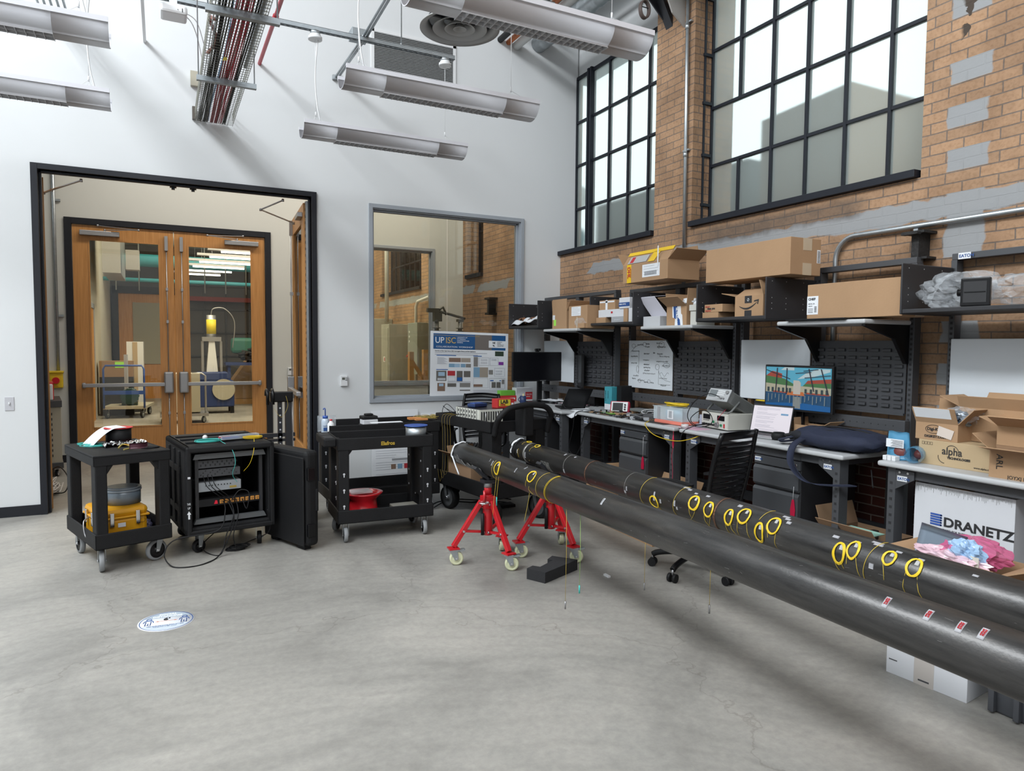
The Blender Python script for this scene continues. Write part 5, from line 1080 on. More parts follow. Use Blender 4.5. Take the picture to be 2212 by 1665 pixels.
# clear box holding yellow fibre
t = thing('plastic_tub', 'clear plastic tub with blue spool and printed label on the salmon foam', 'tub', (3.975, 4.67, ZT+0.032), 0)
m = MB(); T = 0.003
m.box(-0.09, -0.087, -0.19, 0.19, 0.0, 0.115); m.box(0.087, 0.09, -0.19, 0.19, 0, 0.115); m.box(-0.087, 0.087, -0.19, -0.187, 0, 0.115); m.box(-0.087, 0.087, 0.187, 0.19, 0, 0.115); m.box(-0.087, 0.087, -0.187, 0.187, 0, 0.003); m.box(-0.097, -0.087, -0.197, 0.197, 0.112, 0.117)
m.build('tub_body', clearp, t)
MB().cyl((0, 0.02, 0.005), (0, 0.02, 0.085), 0.075, 28).build('blue_spool', mat('pale_blue', (0.25, 0.45, 0.6), 0.5), t)
k = sticker(t, paper, -0.0905, 0.00, -0.075, 0.015, 0.09, 0, name='paper_label'); b_ = MB()
for i in range(14): b_.box(-0.0922, -0.0914, -0.058, -0.017, 0.025+i*0.0042, 0.0268+i*0.0042)
b_.build('print', papery, k)
MB().box(-0.094, -0.090, 0.10, 0.135, 0.0, 0.11).build('side_latch', greycard, t)
cc = MB(); rnd = random.Random(9)
for i in range(11):
    r = rnd.uniform(0.05, 0.075); cc.tube([(3.985+r*0.9*math.cos(a)+rnd.uniform(-.004, .004), 4.67+r*1.9*math.sin(a), ZT+0.155+0.003*i*0.6+0.004*math.sin(2*a+i)) for a in [j*0.2618 for j in range(24)]], 0.003, 5, closed=True)
tag(cc.build('fibre_coil', yellowc), 'coil of yellow fibre cable resting on the clear plastic tub', 'cable coil')
tag(MB().box(3.87, 4.06, 4.47, 4.83, ZT+0.004, ZT+0.03).build('foam_pad', salmon, bevel=0.003), 'flat salmon pink foam pad under the clear tub', 'foam pad')
t = thing('tape_roll', 'small roll of pale tape at the front of the bench beside the salmon foam', 'tape', (3.81, 4.36, ZT+0.003)); MB().lathe([(0.018, 0), (0.03, 0), (0.03, 0.03), (0.018, 0.03), (0.018, 0)], n=22, cap=False).build('roll', mat('tape_white', (0.6, 0.55, 0.55), 0.4), t)
tag(MB().box(3.79, 3.95, 4.20, 4.42, ZT, ZT+0.002).build('pink_paper', mat('pink_paper', (0.62, 0.38, 0.48), 0.7)), 'thin pink sheet under the tape roll', 'paper')
tag(MB().tube(smooth_path([(3.83, 4.85, ZT+0.01), (3.73, 4.78, ZT-0.01), (3.71, 4.65, 0.86), (3.71, 4.48, 0.835), (3.71, 4.32, 0.84), (3.73, 4.2, 0.87), (3.78, 4.15, 0.9)], 8), 0.003, 6).build('patch_cord', yellowc), 'yellow fibre cord hanging in a curve from the bench edge', 'cord')
t = thing('red_test_lead', 'red test lead with clip hanging from the bench edge', 'test lead', (3.725, 4.40, 0.6))
MB().tube(smooth_path([(0, 0, 0.31), (0.003, 0.0, 0.2), (-0.004, 0.01, 0.1), (0.004, 0.005, 0.0), (0, 0, -0.12)], 6), 0.002, 5).build('wire', redtag, t); MB().lathe([(0.003, 0.17), (0.009, 0.20), (0.009, 0.24), (0.003, 0.28)], n=10).build('clip', redtag, t)
# dual power supply with function generator on top
t = thing('power_supply', 'cream dual display power supply on the bench beside the laptop', 'instrument', (3.985, 4.205, ZT), -0.10)
MB().box(0, 0.26, -0.165, 0.165, 0.008, 0.135).build('case', mat('cream_case', (0.50, 0.49, 0.44), 0.5), t, bevel=0.003)
p = MB().box(-0.006, 0, -0.16, 0.16, 0.012, 0.131).build('front_panel', mat('cream_panel', (0.58, 0.57, 0.52), 0.5), t)
for yy in (0.095, -0.085): MB().box(-0.009, -0.006, yy-0.045, yy+0.045, 0.078, 0.118).build('display', screenoff, t, bevel=0.002)
for (yy, zz) in ((0.005, 0.062), (-0.09, 0.042)): MB().box(-0.012, -0.006, yy-0.010, yy+0.010, zz-0.009, zz+0.009).build('green_button', mat('button_green', (0.01, 0.2, 0.08), 0.5), t)
MB().box(-0.010, -0.006, -0.135, -0.12, 0.024, 0.056).build('power_switch', inkred, t)
for yy in (0.12, 0.09, 0.06, 0.03, -0.01): MB().cyl((-0.03, yy, 0.038), (-0.006, yy, 0.038), 0.008, 10).build('terminal', blackgloss, t)
MB().cyl((-0.022, -0.045, 0.042), (-0.006, -0.045, 0.042), 0.02, 16).build('knob', satin, t)
for yy in (-0.13, 0.13):
    for xx in (0.03, 0.23): MB().cyl((xx, yy, 0), (xx, yy, 0.01), 0.01, 8).build('foot', rubber, t)
text('DUAL POWER SUPPLY', 0.008, ink, p, (-0.0068, 0.14, 0.066), '-x')
t = thing('function_generator', 'grey bench signal generator tilted up on its handle above the power supply', 'instrument', (4.03, 4.20, ZT+0.137), -0.10)
TM = Matrix.Translation((-0.03, 0, 0.095)) @ Matrix.Rotation(R(28), 4, 'Y')
gb = mat('instrument_grey', (0.16, 0.165, 0.16), 0.5); MB().box(0, 0.29, -0.125, 0.125, 0.0, 0.10, TM).build('case', gb, t, bevel=0.006)
rb = MB()
for i in range(26): rb.box(0.04+i*0.008, 0.043+i*0.008, -0.1275, 0.1275, 0.01, 0.09, TM)
rb.build('vent_ribs', mat('rib_grey', (0.12, 0.125, 0.12), 0.5), t)
fp = MB().box(-0.012, 0.0, -0.132, 0.132, -0.004, 0.105, TM).build('front_bezel', mat('silver_grey', (0.40, 0.41, 0.42), 0.4), t, bevel=0.004)
MB().box(-0.0145, -0.012, 0.02, 0.115, 0.03, 0.09, TM).build('display', mat('lcd_grey', (0.16, 0.18, 0.19), 0.3), t)
kk = MB()
for i in range(6):
    for j in range(3): kk.box(-0.0165, -0.012, 0.005-i*0.015, 0.015-i*0.015, 0.045+j*0.016, 0.055+j*0.016, TM)
kk.build('key_pad', whitep, t); MB().cyl(TM @ Vector((-0.025, -0.105, 0.075)), TM @ Vector((-0.012, -0.105, 0.075)), 0.014, 14).build('dial', satin, t)
for yy in (-0.06, -0.09): MB().cyl(TM @ Vector((-0.03, yy, 0.02)), TM @ Vector((-0.012, yy, 0.02)), 0.007, 10).build('output_socket', satin, t)
hb = MB(); hb.tube([TM @ Vector((0.10, 0.14, 0.05)), (0.0, 0.145, 0.02), (-0.02, 0.13, 0.005), (-0.02, -0.13, 0.005), (0.0, -0.145, 0.02), TM @ Vector((0.10, -0.14, 0.05))], 0.008, 8); hb.build('tilt_handle', gb, t)
bk = MB()
for yy in (-0.09, 0.09): bk.box(0.285, 0.305, yy-0.03, yy+0.03, -0.01, 0.11, TM)
bk.build('rear_bumper', rubber, t); MB().box(0.285, 0.30, -0.12, 0.12, -0.005, 0.03, TM).build('rear_foot', rubber, t)
tag(MB().tube(smooth_path([(3.99, 4.14, ZT+0.26), (3.93, 4.22, ZT+0.29), (3.88, 4.33, ZT+0.22), (3.87, 4.40, ZT+0.10), (3.88, 4.33, ZT+0.02), (3.89, 4.20, ZT+0.03), (3.88, 4.12, ZT+0.08), (3.90, 4.18, ZT+0.14), (3.90, 4.28, ZT+0.15), (3.88, 4.37, ZT+0.08), (3.86, 4.30, ZT+0.035), (3.95, 4.27, ZT+0.04)], 8), 0.0035, 6).build('coaxial_cable', rubber), 'black coaxial cable looping in front of the power supply', 'cable')
tag(MB().tube(smooth_path([(3.92, 4.24, ZT+0.04), (3.80, 4.27, ZT+0.02), (3.72, 4.30, 0.88), (3.72, 4.31, 0.6), (3.73, 4.30, 0.35)], 8), 0.0035, 6).build('coaxial_cable', rubber), 'black cable hanging from the power supply over the bench edge', 'cable')
tag(MB().tube(smooth_path([(4.0, 4.10, ZT+0.17), (3.94, 4.08, ZT+0.14), (3.92, 4.10, ZT+0.10), (3.96, 4.14, ZT+0.05)], 8), 0.002, 5).build('red_lead', redtag), 'thin red lead between the two stacked instruments', 'cable')
tag(MB().box(4.02, 4.05, 4.38, 4.42, ZT+0.004, ZT+0.10).box(4.0, 4.07, 4.36, 4.44, ZT, ZT+0.02).build('small_meter', mat('lilac_meter', (0.4, 0.42, 0.52), 0.5)), 'small lilac grey meter left of the power supply', 'device')
# laptop with lit page
pagem = mat('lit_page', (0.3, 0.28, 0.3), 0.5, emit=(0.93, 0.86, 0.93), estr=0.45)
t = thing('notebook_computer', 'open laptop showing a white web page on the bench below the lit monitor', 'laptop', (4.0, 3.73, ZT), R(-80))
MB().box(-0.17, 0.17, -0.13, 0.10, 0.0, 0.015).build('base', satin, t, bevel=0.004); k = MB()
for i in range(14):
    for j in range(5): k.box(-0.14+i*0.02, -0.123+i*0.02, -0.03+j*0.02, -0.014+j*0.02, 0.015, 0.017)
k.build('keys', blackgloss, t); MB().box(-0.055, 0.055, -0.115, -0.045, 0.015, 0.0158).build('touch_pad', greycard, t)
LT = Matrix.Translation((0, 0.10, 0.016)) @ Matrix.Rotation(R(-14), 4, 'X')
MB().box(-0.17, 0.17, 0, 0.006, 0, 0.222, LT).build('lid', blackgloss, t, bevel=0.003)
sc = MB().box(-0.162, 0.162, -0.0012, 0, 0.012, 0.215, LT).build('screen', pagem, t)
k = MB(); rnd = random.Random(2)
for i in range(22):
    z = 0.19-i*0.0082
    if i % 4 == 3: continue
    k.box(-0.13, -0.13+rnd.uniform(0.08, 0.20), -0.0018, -0.0011, z, z+0.0018, LT)
k.build('page_text', mat('grey_text', (0.35, 0.33, 0.4), 0.7), sc)
MB().box(0.075, 0.135, -0.0018, -0.0011, 0.145, 0.158, LT).build('page_button', mat('page_blue', (0.12, 0.25, 0.4), 0.6), sc); MB().box(-0.162, 0.162, -0.0016, -0.0011, 0.207, 0.215, LT).build('menu_bar', framedark, sc)
# monitor with a picture of a lake plaza, built from flat colour shapes on the panel
t = monitor('monitor', 'lit monitor showing a picture of water, sky and buildings', (4.235, 3.605, ZT), 0.60, 0.345, R(-90), neck=0.19)
t.rotation_euler = (0, 0, R(-88))
def em(n, c, e=0.42): return mat(n, tuple(x*0.2 for x in c), 0.5, emit=c, estr=e)
W, H, zb, yy = 0.574, 0.312, 0.19+0.017, -0.0140
def rect(m_, pts): MB().prism([(p[0]*W-W/2, zb+p[1]*H) for p in pts], yy-rect.k*0.00025, yy-rect.k*0.00025+0.0003, 'y').build('screen_image', m_, t); rect.k += 1
rect.k = 0
rect(em('sky_blue', (0.13, 0.52, 0.72)), [(0, 0.4), (1, 0.4), (1, 1), (0, 1)])
rect(em('cloud', (0.62, 0.78, 0.82)), [(0.5, 0.72), (0.72, 0.78), (0.98, 0.92), (0.98, 0.98), (0.8, 0.98), (0.62, 0.86)])
rect(em('cloud', (0.62, 0.78, 0.82)), [(0.24, 0.93), (0.45, 0.93), (0.45, 1), (0.3, 1)])
rect(em('roof_red', (0.45, 0.08, 0.05)), [(0.0, 0.78), (0.1, 0.9), (0.26, 0.84), (0.26, 0.72), (0.0, 0.72)])
rect(em('roof_red', (0.45, 0.08, 0.05)), [(0.62, 0.62), (0.66, 0.7), (1, 0.76), (1, 0.62)])
rect(em('terrace_green', (0.08, 0.22, 0.08)), [(0, 0.5), (0.45, 0.5), (0.45, 0.6), (0.3, 0.72), (0, 0.78)])
rect(em('terrace_green', (0.08, 0.22, 0.08)), [(0.55, 0.5), (1, 0.5), (1, 0.66), (0.62, 0.62)])
rect(em('facade', (0.55, 0.52, 0.38)), [(0, 0.38), (1, 0.38), (1, 0.54), (0.6, 0.56), (0.42, 0.55), (0, 0.6)])
rect(em('water', (0.02, 0.09, 0.2)), [(0, 0), (1, 0), (1, 0.38), (0, 0.38)])
rect(em('water_blue', (0.01, 0.14, 0.42)), [(0, 0), (1, 0), (1, 0.12), (0.55, 0.16), (0, 0.1)])
rect(em('orange_boats', (0.7, 0.2, 0.06)), [(0.34, 0.33), (0.62, 0.33), (0.6, 0.42), (0.37, 0.42)])
rect(em('red_boats', (0.5, 0.1, 0.06)), [(0.12, 0.38), (0.35, 0.37), (0.35, 0.4), (0.12, 0.42)])
rect(em('red_boats', (0.5, 0.1, 0.06)), [(0.64, 0.38), (0.98, 0.37), (0.98, 0.4), (0.64, 0.42)])
rect(em('white_tower', (0.66, 0.62, 0.56)), [(0.445, 0.36), (0.555, 0.36), (0.56, 0.64), (0.53, 0.69), (0.445, 0.69)])
rect(em('reflection', (0.3, 0.33, 0.33)), [(0.445, 0.02), (0.56, 0.02), (0.555, 0.30), (0.445, 0.30)])
for x in (0.03, 0.10, 0.20, 0.27, 0.33, 0.38, 0.62, 0.7, 0.78, 0.86, 0.93): rect(em('dark_arch', (0.04, 0.07, 0.08)), [(x, 0.39), (x+0.035, 0.39), (x+0.035, 0.5), (x, 0.5)])
for (a, b) in (((0.17, 0.38), (0.19, 0.98)), ((0.34, 0.35), (0.345, 0.98)), ((0.68, 0.98), (0.76, 0.45)), ((0.86, 0.98), (0.97, 0.4)), ((0.0, 0.93), (0.40, 0.72)), ((0.6, 0.92), (0.82, 0.97)), ((0.48, 0.86), (0.72, 0.9)), ((0.62, 0.76), (1.0, 0.84))):
    d = Vector((b[0]-a[0], b[1]-a[1])); n = Vector((-d.y, d.x)).normalized()*0.009
    rect(em('mast', (0.03, 0.03, 0.05)), [(a[0]-n.x, a[1]-n.y), (b[0]-n.x, b[1]-n.y), (b[0]+n.x, b[1]+n.y), (a[0]+n.x, a[1]+n.y)])
for i in range(16): x = 0.05+0.058*i; rect(em('glint', (0.25, 0.3, 0.32)), [(x, 0.14+0.05*(i % 3)), (x+0.012, 0.14+0.05*(i % 3)), (x+0.014, 0.34), (x+0.002, 0.34)])
# headphones
t = thing('headphones', 'black headphones lying in front of the backpack', 'headphones', (3.99, 3.49, ZT), 0.2)
MB().lathe([(0.0, 0), (0.04, 0.0), (0.05, 0.015), (0.05, 0.04), (0.038, 0.052), (0.03, 0.045), (0.0, 0.04)], n=24, c=(-0.03, 0.04, 0.005)).build('ear_cup', rubber, t)
MB().lathe([(0.0, 0), (0.04, 0.0), (0.05, 0.015), (0.05, 0.04), (0.038, 0.052), (0.03, 0.045), (0.0, 0.04)], n=24, c=(0.10, -0.02, 0.0)).build('ear_cup', rubber, t)
MB().tube(smooth_path([(-0.03, 0.0, 0.04), (0.0, -0.08, 0.055), (0.05, -0.15, 0.05), (0.12, -0.15, 0.04), (0.12, -0.07, 0.03)], 8), 0.012, 10).build('headband', rubber, t)
c = carton('cardboard_box', 'small open brown box behind the headphones', (4.26, 3.47, ZT), 0.15, 0.24, 0.10, [('-y', 60, 0.08), ('+y', 5, 0.05)], cardb)
# backpack
t = thing('backpack', 'dark navy backpack lying flat on the right end of the bench', 'backpack', (4.0, 3.02, ZT), 0.06)
bm = MB()
def bp_(u, v):
    th = 2*math.pi*u; p = math.pi*v
    x = 0.20*abs(math.sin(p))**0.6*math.copysign(abs(math.cos(th))**0.75, math.cos(th)); y = 0.02-0.31*math.copysign(abs(math.cos(p))**0.8, math.cos(p))*-1
    z = 0.072+0.075*abs(math.sin(p))**0.7*math.copysign(abs(math.sin(th))**0.8, math.sin(th)); 
    z = max(0.0, z*(1-0.15*v)+0.006*math.sin(7*th)*math.sin(5*p)+0.004*math.sin(11*p)); return (x, y, z)
Nn, Mm = 40, 30; base = 0
for j in range(Mm+1):
    for i in range(Nn): bm.v.append(bp_(i/Nn, j/Mm))
for j in range(Mm):
    for i in range(Nn): bm.f.append([j*Nn+i, j*Nn+(i+1) % Nn, (j+1)*Nn+(i+1) % Nn, (j+1)*Nn+i]); bm.sm.append(True)
bm.build('bag_body', navy, t)
fold = MB()
for k_, (xx, zz) in enumerate(((-0.12, 0.115), (-0.03, 0.135))): fold.tube(smooth_path([(xx, 0.32, 0.06), (xx-0.01, 0.22, zz-0.01), (xx, 0.0, zz+0.01), (xx+0.02, -0.2, zz-0.02), (xx+0.02, -0.27, 0.05)], 6), 0.006, 6)
fold.build('zip_seam', rubber, t)
MB().ball((-0.10, 0.22, 0.075), 0.075, 16, (1.1, 1.4, 0.55)).build('front_pocket', mat('black_fabric', (0.008, 0.009, 0.014), 0.85), t)
def strap_(name, pts, w, dirv=(0, 1, 0)):
    pts = smooth_path(pts, 7); n = len(pts)-1; d = Vector(dirv)*w/2
    def fn(u, v):
        i = min(int(round(u*n)), n); return pts[i]+d*(2*v-1)
    return MB().sheet(fn, n, 2, 0.006).build(name, navy, t)
strap_('shoulder_strap', [(0.0, 0.14, 0.14), (-0.17, 0.18, 0.07), (-0.27, 0.19, 0.02), (-0.31, 0.18, -0.08), (-0.30, 0.12, -0.17), (-0.30, 0.02, -0.205), (-0.27, -0.10, -0.20), (-0.20, -0.2, -0.19)], 0.05)
strap_('shoulder_strap', [(-0.05, 0.20, 0.12), (-0.16, 0.30, 0.06), (-0.2, 0.36, 0.035), (-0.14, 0.38, 0.012), (-0.08, 0.30, 0.03)], 0.055, (0.7, 0.7, 0))
MB().tube(smooth_path([(-0.12, -0.28, -0.195), (-0.05, -0.22, -0.1), (0.0, -0.2, -0.16)], 6), 0.004, 6).build('webbing', rubber, t)
tag(MB().box(4.20, 4.33, 3.85, 4.1, ZT, ZT+0.012).build('blue_folder', darkblue), 'dark folder under the stacked instruments at the back of the bench', 'folder')
tag(MB().tube([(4.30+0.03*math.cos(a), 3.98+0.09*math.sin(a), ZT+0.24) for a in [i*0.3 for i in range(22)]], 0.004, 5).build('fibre_coil', yellowc), 'small yellow fibre coil on top of the power rail behind the instruments', 'cable coil')
tag(MB().box(4.33, 4.38, 3.84, 4.12, 1.125, 1.17).build('rail_box', framedark), 'black box on the power rail carrying the yellow coil', 'box')
# --- right bench
t = thing('parts_bag', 'upright blue tinted plastic bag with barcode label, brown part inside', 'bag', (3.93, 2.60, ZT), 0)
MB().sheet(lambda u, v: (0.0-0.035*math.sin(math.pi*v)*(1-u)**.7+0.01*u, 0.075-0.15*v*(1-0.15*u), 0.165*u+0.005*math.sin(9*v)), 8, 8, 0.0015).sheet(lambda u, v: (0.012+0.04*math.sin(math.pi*v)*(1-u)**.7, 0.075-0.15*v*(1-0.15*u), 0.165*u), 8, 8, 0.0015).build('bag_film', bluebag, t)
MB().ball((0, -0.01, 0.045), 0.045, 14, (0.65, 1.0, 0.95)).build('part_inside', mat('maroon_part', (0.16, 0.04, 0.035), 0.4), t)
k = MB().box(-0.032, -0.030, -0.05, 0.06, 0.075, 0.125).build('paper_label', paper, t); b_ = MB()
for i in range(7): b_.box(-0.0328, -0.0318, -0.045, 0.03-0.006*(i % 3), 0.08+i*0.006, 0.082+i*0.006)
b_.build('print', ink, k)
t = thing('parts_bag', 'blue tinted plastic bag lying beside the tan carton, open end forward', 'bag', (3.92, 2.485, ZT), 0.3)
MB().lathe([(0.045, -0.075), (0.05, -0.03), (0.045, 0.05), (0.02, 0.10)], (0, 0, 0.05), 'x', 14, cap=False).build('bag_film', bluebag, t); MB().ball((0.04, -0.01, 0.045), 0.038, 12, (1.2, 0.9, 0.8)).build('part_inside', MATS['maroon_part'], t)
wb_ = thing('white_blocks', 'small white plastic blocks at the left corner of the right bench', 'part', (3.87, 2.60, ZT)); 
for i in range(3): MB().box(-0.025, 0.02, 0.0-i*0.028+0.02, 0.024-i*0.028+0.02, 0, 0.028).build('block', whitep, wb_, bevel=0.003)
t = carton('tan_carton', 'tan carton printed with a looping maker logo on the right bench', (4.09, 2.275, ZT), 0.30, 0.42, 0.142, (), cardl)
k = text('alpha', 0.06, ink, t, (-0.1515, 0.075, 0.07), '-x', sx=0.9, bold=0.0005, name='maker_name'); text('TECHNOLOGIES', 0.017, ink, t, (-0.1515, 0.045, 0.047), '-x', bold=0.0006, name='maker_name'); text('www.alpha.ca', 0.015, ink, t, (-0.1515, -0.10, 0.014), '-x', name='web_address')
MB().tube([(-0.1515, 0.02-0.05*math.cos(a)*0.8+0.0, 0.078+0.046*math.sin(a)) for a in [R(-15)+i*R(11) for i in range(14)]], 0.0016, 4).tube([(-0.1515, 0.06-0.035*math.cos(a), 0.055+0.035*math.sin(a)) for a in [R(170)+i*R(10) for i in range(11)]], 0.0016, 4).build('logo_loop', ink, t)
b_ = MB()
for i in range(4): b_.tube([(-0.1513, 0.19-i*0.016, 0.115), (-0.1513, 0.178-i*0.016, 0.115), (-0.1513, 0.178-i*0.016, 0.13), (-0.1513, 0.19-i*0.016, 0.13)], 0.0008, 4, closed=True)
b_.build('handling_marks', ink, t)
t = carton('cardboard_box', 'opened brown box with oval logo standing on the tan carton', (4.06, 2.395, ZT+0.143), 0.23, 0.235, 0.098, [('-x', 28, 0.10), ('-y', 42, 0.12), ('+y', 20, 0.08), ('+x', 4, 0.13)], cardb, rz=0.04)
k = MB().tube([(-0.1165, 0.015-0.045*math.cos(a), 0.062+0.024*math.sin(a)) for a in [i*0.2618 for i in range(24)]], 0.0012, 4, closed=True).build('logo_oval', ink, t)
text('Digi-Key', 0.024, ink, t, (-0.1165, 0.052, 0.055), '-x', bold=0.0006, name='maker_name'); text('DIGIKEY.COM', 0.019, ink, t, (-0.1165, 0.065, 0.014), '-x', bold=0.0006, name='web_address')
MB().quad((-0.118, -0.005, 0.03), (-0.118, -0.085, 0.010), (-0.118, -0.10, 0.062), (-0.118, -0.015, 0.085), 0.001).build('paper_slip', mat('cream_slip', (0.6, 0.52, 0.46), 0.7), t)
a = R(28)
MB().quad((-0.122, 0.112, 0.112), (-0.122, -0.09, 0.112), (-0.118-0.0935*math.sin(a), -0.09, 0.098+0.0965*math.cos(a)), (-0.118-0.0935*math.sin(a), 0.112, 0.098+0.0965*math.cos(a)), -0.002).build('paper_label', paper, t)
tag(crumple('anti_static_bag', silverbag, (4.06, 2.36, ZT+0.255), 0.16, 0.15, 0.11, None, 21, amp=0.6), 'shiny grey static shielding bags stuffed in the box with oval logo', 'bag')
tag(crumple('clear_bag', bubble, (4.10, 2.32, ZT+0.285), 0.18, 0.19, 0.10, None, 22, amp=0.6), 'clear plastic wrap bulging out of the box with oval logo', 'bag')
t = carton('cardboard_box', 'large opened brown box at the back of the right bench, topmost flaps spread', (4.21, 2.12, ZT+0.145), 0.24, 0.46, 0.19, [('-x', 25, 0.07), ('-y', 60, 0.12), ('+y', 65, 0.13), ('+x', 35, 0.09)], cardb)
t = carton('cardboard_box', 'brown box with handwriting on its side at the right edge of the right bench', (4.02, 1.80, ZT), 0.34, 0.50, 0.14, [('-x', 78, 0.11), ('+y', 50, 0.12)], cardb)
text('ARL', 0.045, ink, t, (-0.1715, 0.215, 0.125), '-x', spin=-math.pi/2, name='handwriting'); text('JOYXJ HTXX', 0.025, ink, t, (-0.1715, 0.16, 0.004), '-x', name='printing')
t = carton('cardboard_box', 'opened brown box stacked on the handwritten one at the right edge', (4.03, 1.79, ZT+0.17), 0.32, 0.48, 0.10, [('-x', 62, 0.11), ('+y', 68, 0.10)], cardb)
text('47', 0.04, ink, t, (0.10, 0.245, 0.05), '-x', name='printing')
MB().box(-0.1615, -0.1605, 0.065, 0.11, 0.05, 0.09).box(-0.1615, -0.1605, 0.01, 0.055, 0.05, 0.09).build('handling_marks', ink, t)
tag(MB().box(3.87, 4.19, 1.56, 2.03, ZT+0.145, ZT+0.169).build('folded_board', cardd), 'folded cardboard sheet between the two boxes at the right edge', 'cardboard')
# ================================================================== pipes on stands
PR = 0.084
def paxis(k, y): a, b = {1: (1.887, .055), 2: (2.30, .078)}[k]; return Vector((a+b*y, y, .81-.018*y))
def psurf(k, y, phi, off=0.0):
    """point on pipe k at station y, phi degrees round from the top towards the camera side"""
    return paxis(k, y)+Vector((-math.sin(R(phi)), 0, math.cos(R(phi))))*(PR+off)
def make_pipe(k, y0, y1, label):
    t = thing('steel_pipe', label, 'pipe', (0, 0, 0))
    a, b = paxis(k, y0), paxis(k, y1); m = MB(); n = 64
    d = (b-a).normalized(); x = d.cross(Vector((0, 0, 1))).normalized(); z = x.cross(d)
    for (c, rad) in ((a, PR-0.007), (a, PR), (b, PR), (b, PR-0.007)):
        for i in range(n): q = 2*math.pi*i/n; m.v.append(tuple(c+x*math.cos(q)*rad+z*math.sin(q)*rad))
    for s_ in ((0, 1), (1, 2), (2, 3), (3, 0)):
        for i in range(n): j = (i+1) % n; m.f.append([s_[0]*n+i, s_[1]*n+i, s_[1]*n+j, s_[0]*n+j]); m.sm.append(s_ in ((1, 2), (3, 0)))
    m.build('pipe_wall', pipem, t)
    return t
pipe1 = make_pipe(1, -1.3, 5.20, 'nearer long dark steel pipe on red stands, crossing to the lower right')
pipe2 = make_pipe(2, -1.3, 5.20, 'farther long dark steel pipe with many yellow fibre coils, beside the benches')
def collar(k, y, w, t_, m_, name, par, off=0.0):
    m = MB(); n = 40
    a = paxis(k, y-w/2); b = paxis(k, y+w/2); m.cyl(a, b, PR+off+t_, n); return m.build(name, m_, par)
weldm = mat('weld_bead', (0.16, 0.085, 0.055), 0.45, metal=0.6, bump=0.8, bscale=90)
for y in (3.86, 2.53): collar(2, y, 0.012, 0.0022, weldm, 'weld_bead', pipe2)
collar(2, 4.18, 0.004, 0.0006, mat('chalk', (0.2, 0.19, 0.18), 0.8), 'chalk_line', pipe2); collar(2, 3.36, 0.003, 0.0005, MATS['chalk'], 'chalk_line', pipe2)
collar(2, 4.90, 0.03, 0.0008, mat('silver_tape', (0.32, 0.31, 0.29), 0.35, metal=0.5), 'silver_tape', pipe2)
collar(1, 5.185, 0.03, 0.004, mat('end_ring', (0.3, 0.3, 0.28), 0.5, metal=0.4), 'end_ring', pipe1)
for k, par in ((1, pipe1), (2, pipe2)):
    c = MB(); pts = []
    for i in range(30): q = -20+i*8.2; pts.append(psurf(k, 5.17 if k == 1 else 5.15, q, 0.007+0.003*math.sin(i)))
    if k == 1: pts += [pts[-1]+Vector((-0.005, 0, -0.05)), pts[-1]+Vector((0.01, -0.01, -0.11)), pts[-1]+Vector((0.03, -0.02, -0.17))]
    pts = pts[:16]+([Vector(psurf(1, 5.16, 105, 0.006)), Vector(psurf(1, 5.12, 125, 0.01))+Vector((0.0, 0, -0.03)), Vector(psurf(1, 5.10, 130, 0.0))+Vector((0.0, -0.03, -0.10))] if k == 1 else [])
    c.tube(smooth_path(pts, 3), 0.006, 8).build('white_rope', paper, par)
if True:
    c = MB()
    for j in range(3): c.tube([psurf(2, 5.10+0.025*j, q, 0.004+0.004*math.sin(q*0.07+j)) for q in range(-60, 150, 10)], 0.005, 6)
    c.build('end_wrapping', rubber, pipe2); MB().sheet(lambda u, v: psurf(2, 5.12+0.03*u, -10+75*v, 0.010+0.004*math.sin(9*v)), 3, 12, 0.002).build('white_cloth', paper, pipe2)
def patch(k, y, phi, w, h, m_, par, name='tape_label', skew=0.0):
    """tape stuck on the pipe: w along the pipe in metres, h degrees round it"""
    return MB().sheet(lambda u, v: psurf(k, y+w*(u-.5)+skew*(v-.5), phi+h*(v-.5), 0.0006), 4, 6, 0.0006).build(name, m_, par)
def scribble(k, y, phi, w, h, m_, par, rows=2, name='handwriting', seed=0):
    rnd = random.Random(seed); mb = MB()
    for r_ in range(rows):
        pts = []
        for i in range(22): u = i/21; pts.append(psurf(k, y+w*(0.35-0.7*(r_+0.5)/rows)+0.0035*math.sin(i*2.1+rnd.random()), phi-h*0.42+h*0.84*u, 0.0019))
        mb.tube(pts, 0.0010, 4)
    return mb.build(name, m_, par)
for i, (y, ph) in enumerate(((1.276, 42), (1.15, 37.4), (1.06, 37.6), (1.003, 35.3))):
    p = patch(1, y, ph, 0.018, 26, mat('tape_grey', (0.34, 0.34, 0.36), 0.5), pipe1, skew=0.0); scribble(1, y, ph-2, 0.018, 18, inkred, p, 2, seed=i)
for (y, ph, w, h) in ((3.95, 52, .012, 22), (3.86, 24, .012, 18), (4.34, 60, .012, 24), (4.40, 50, .01, 14), (2.87, 49, .014, 26), (4.22, 50, .01, 14)):
    p = patch(1, y, ph, w, h, whitecard, pipe1); scribble(1, y, ph, w, h, ink, p, 1, seed=int(y*10))
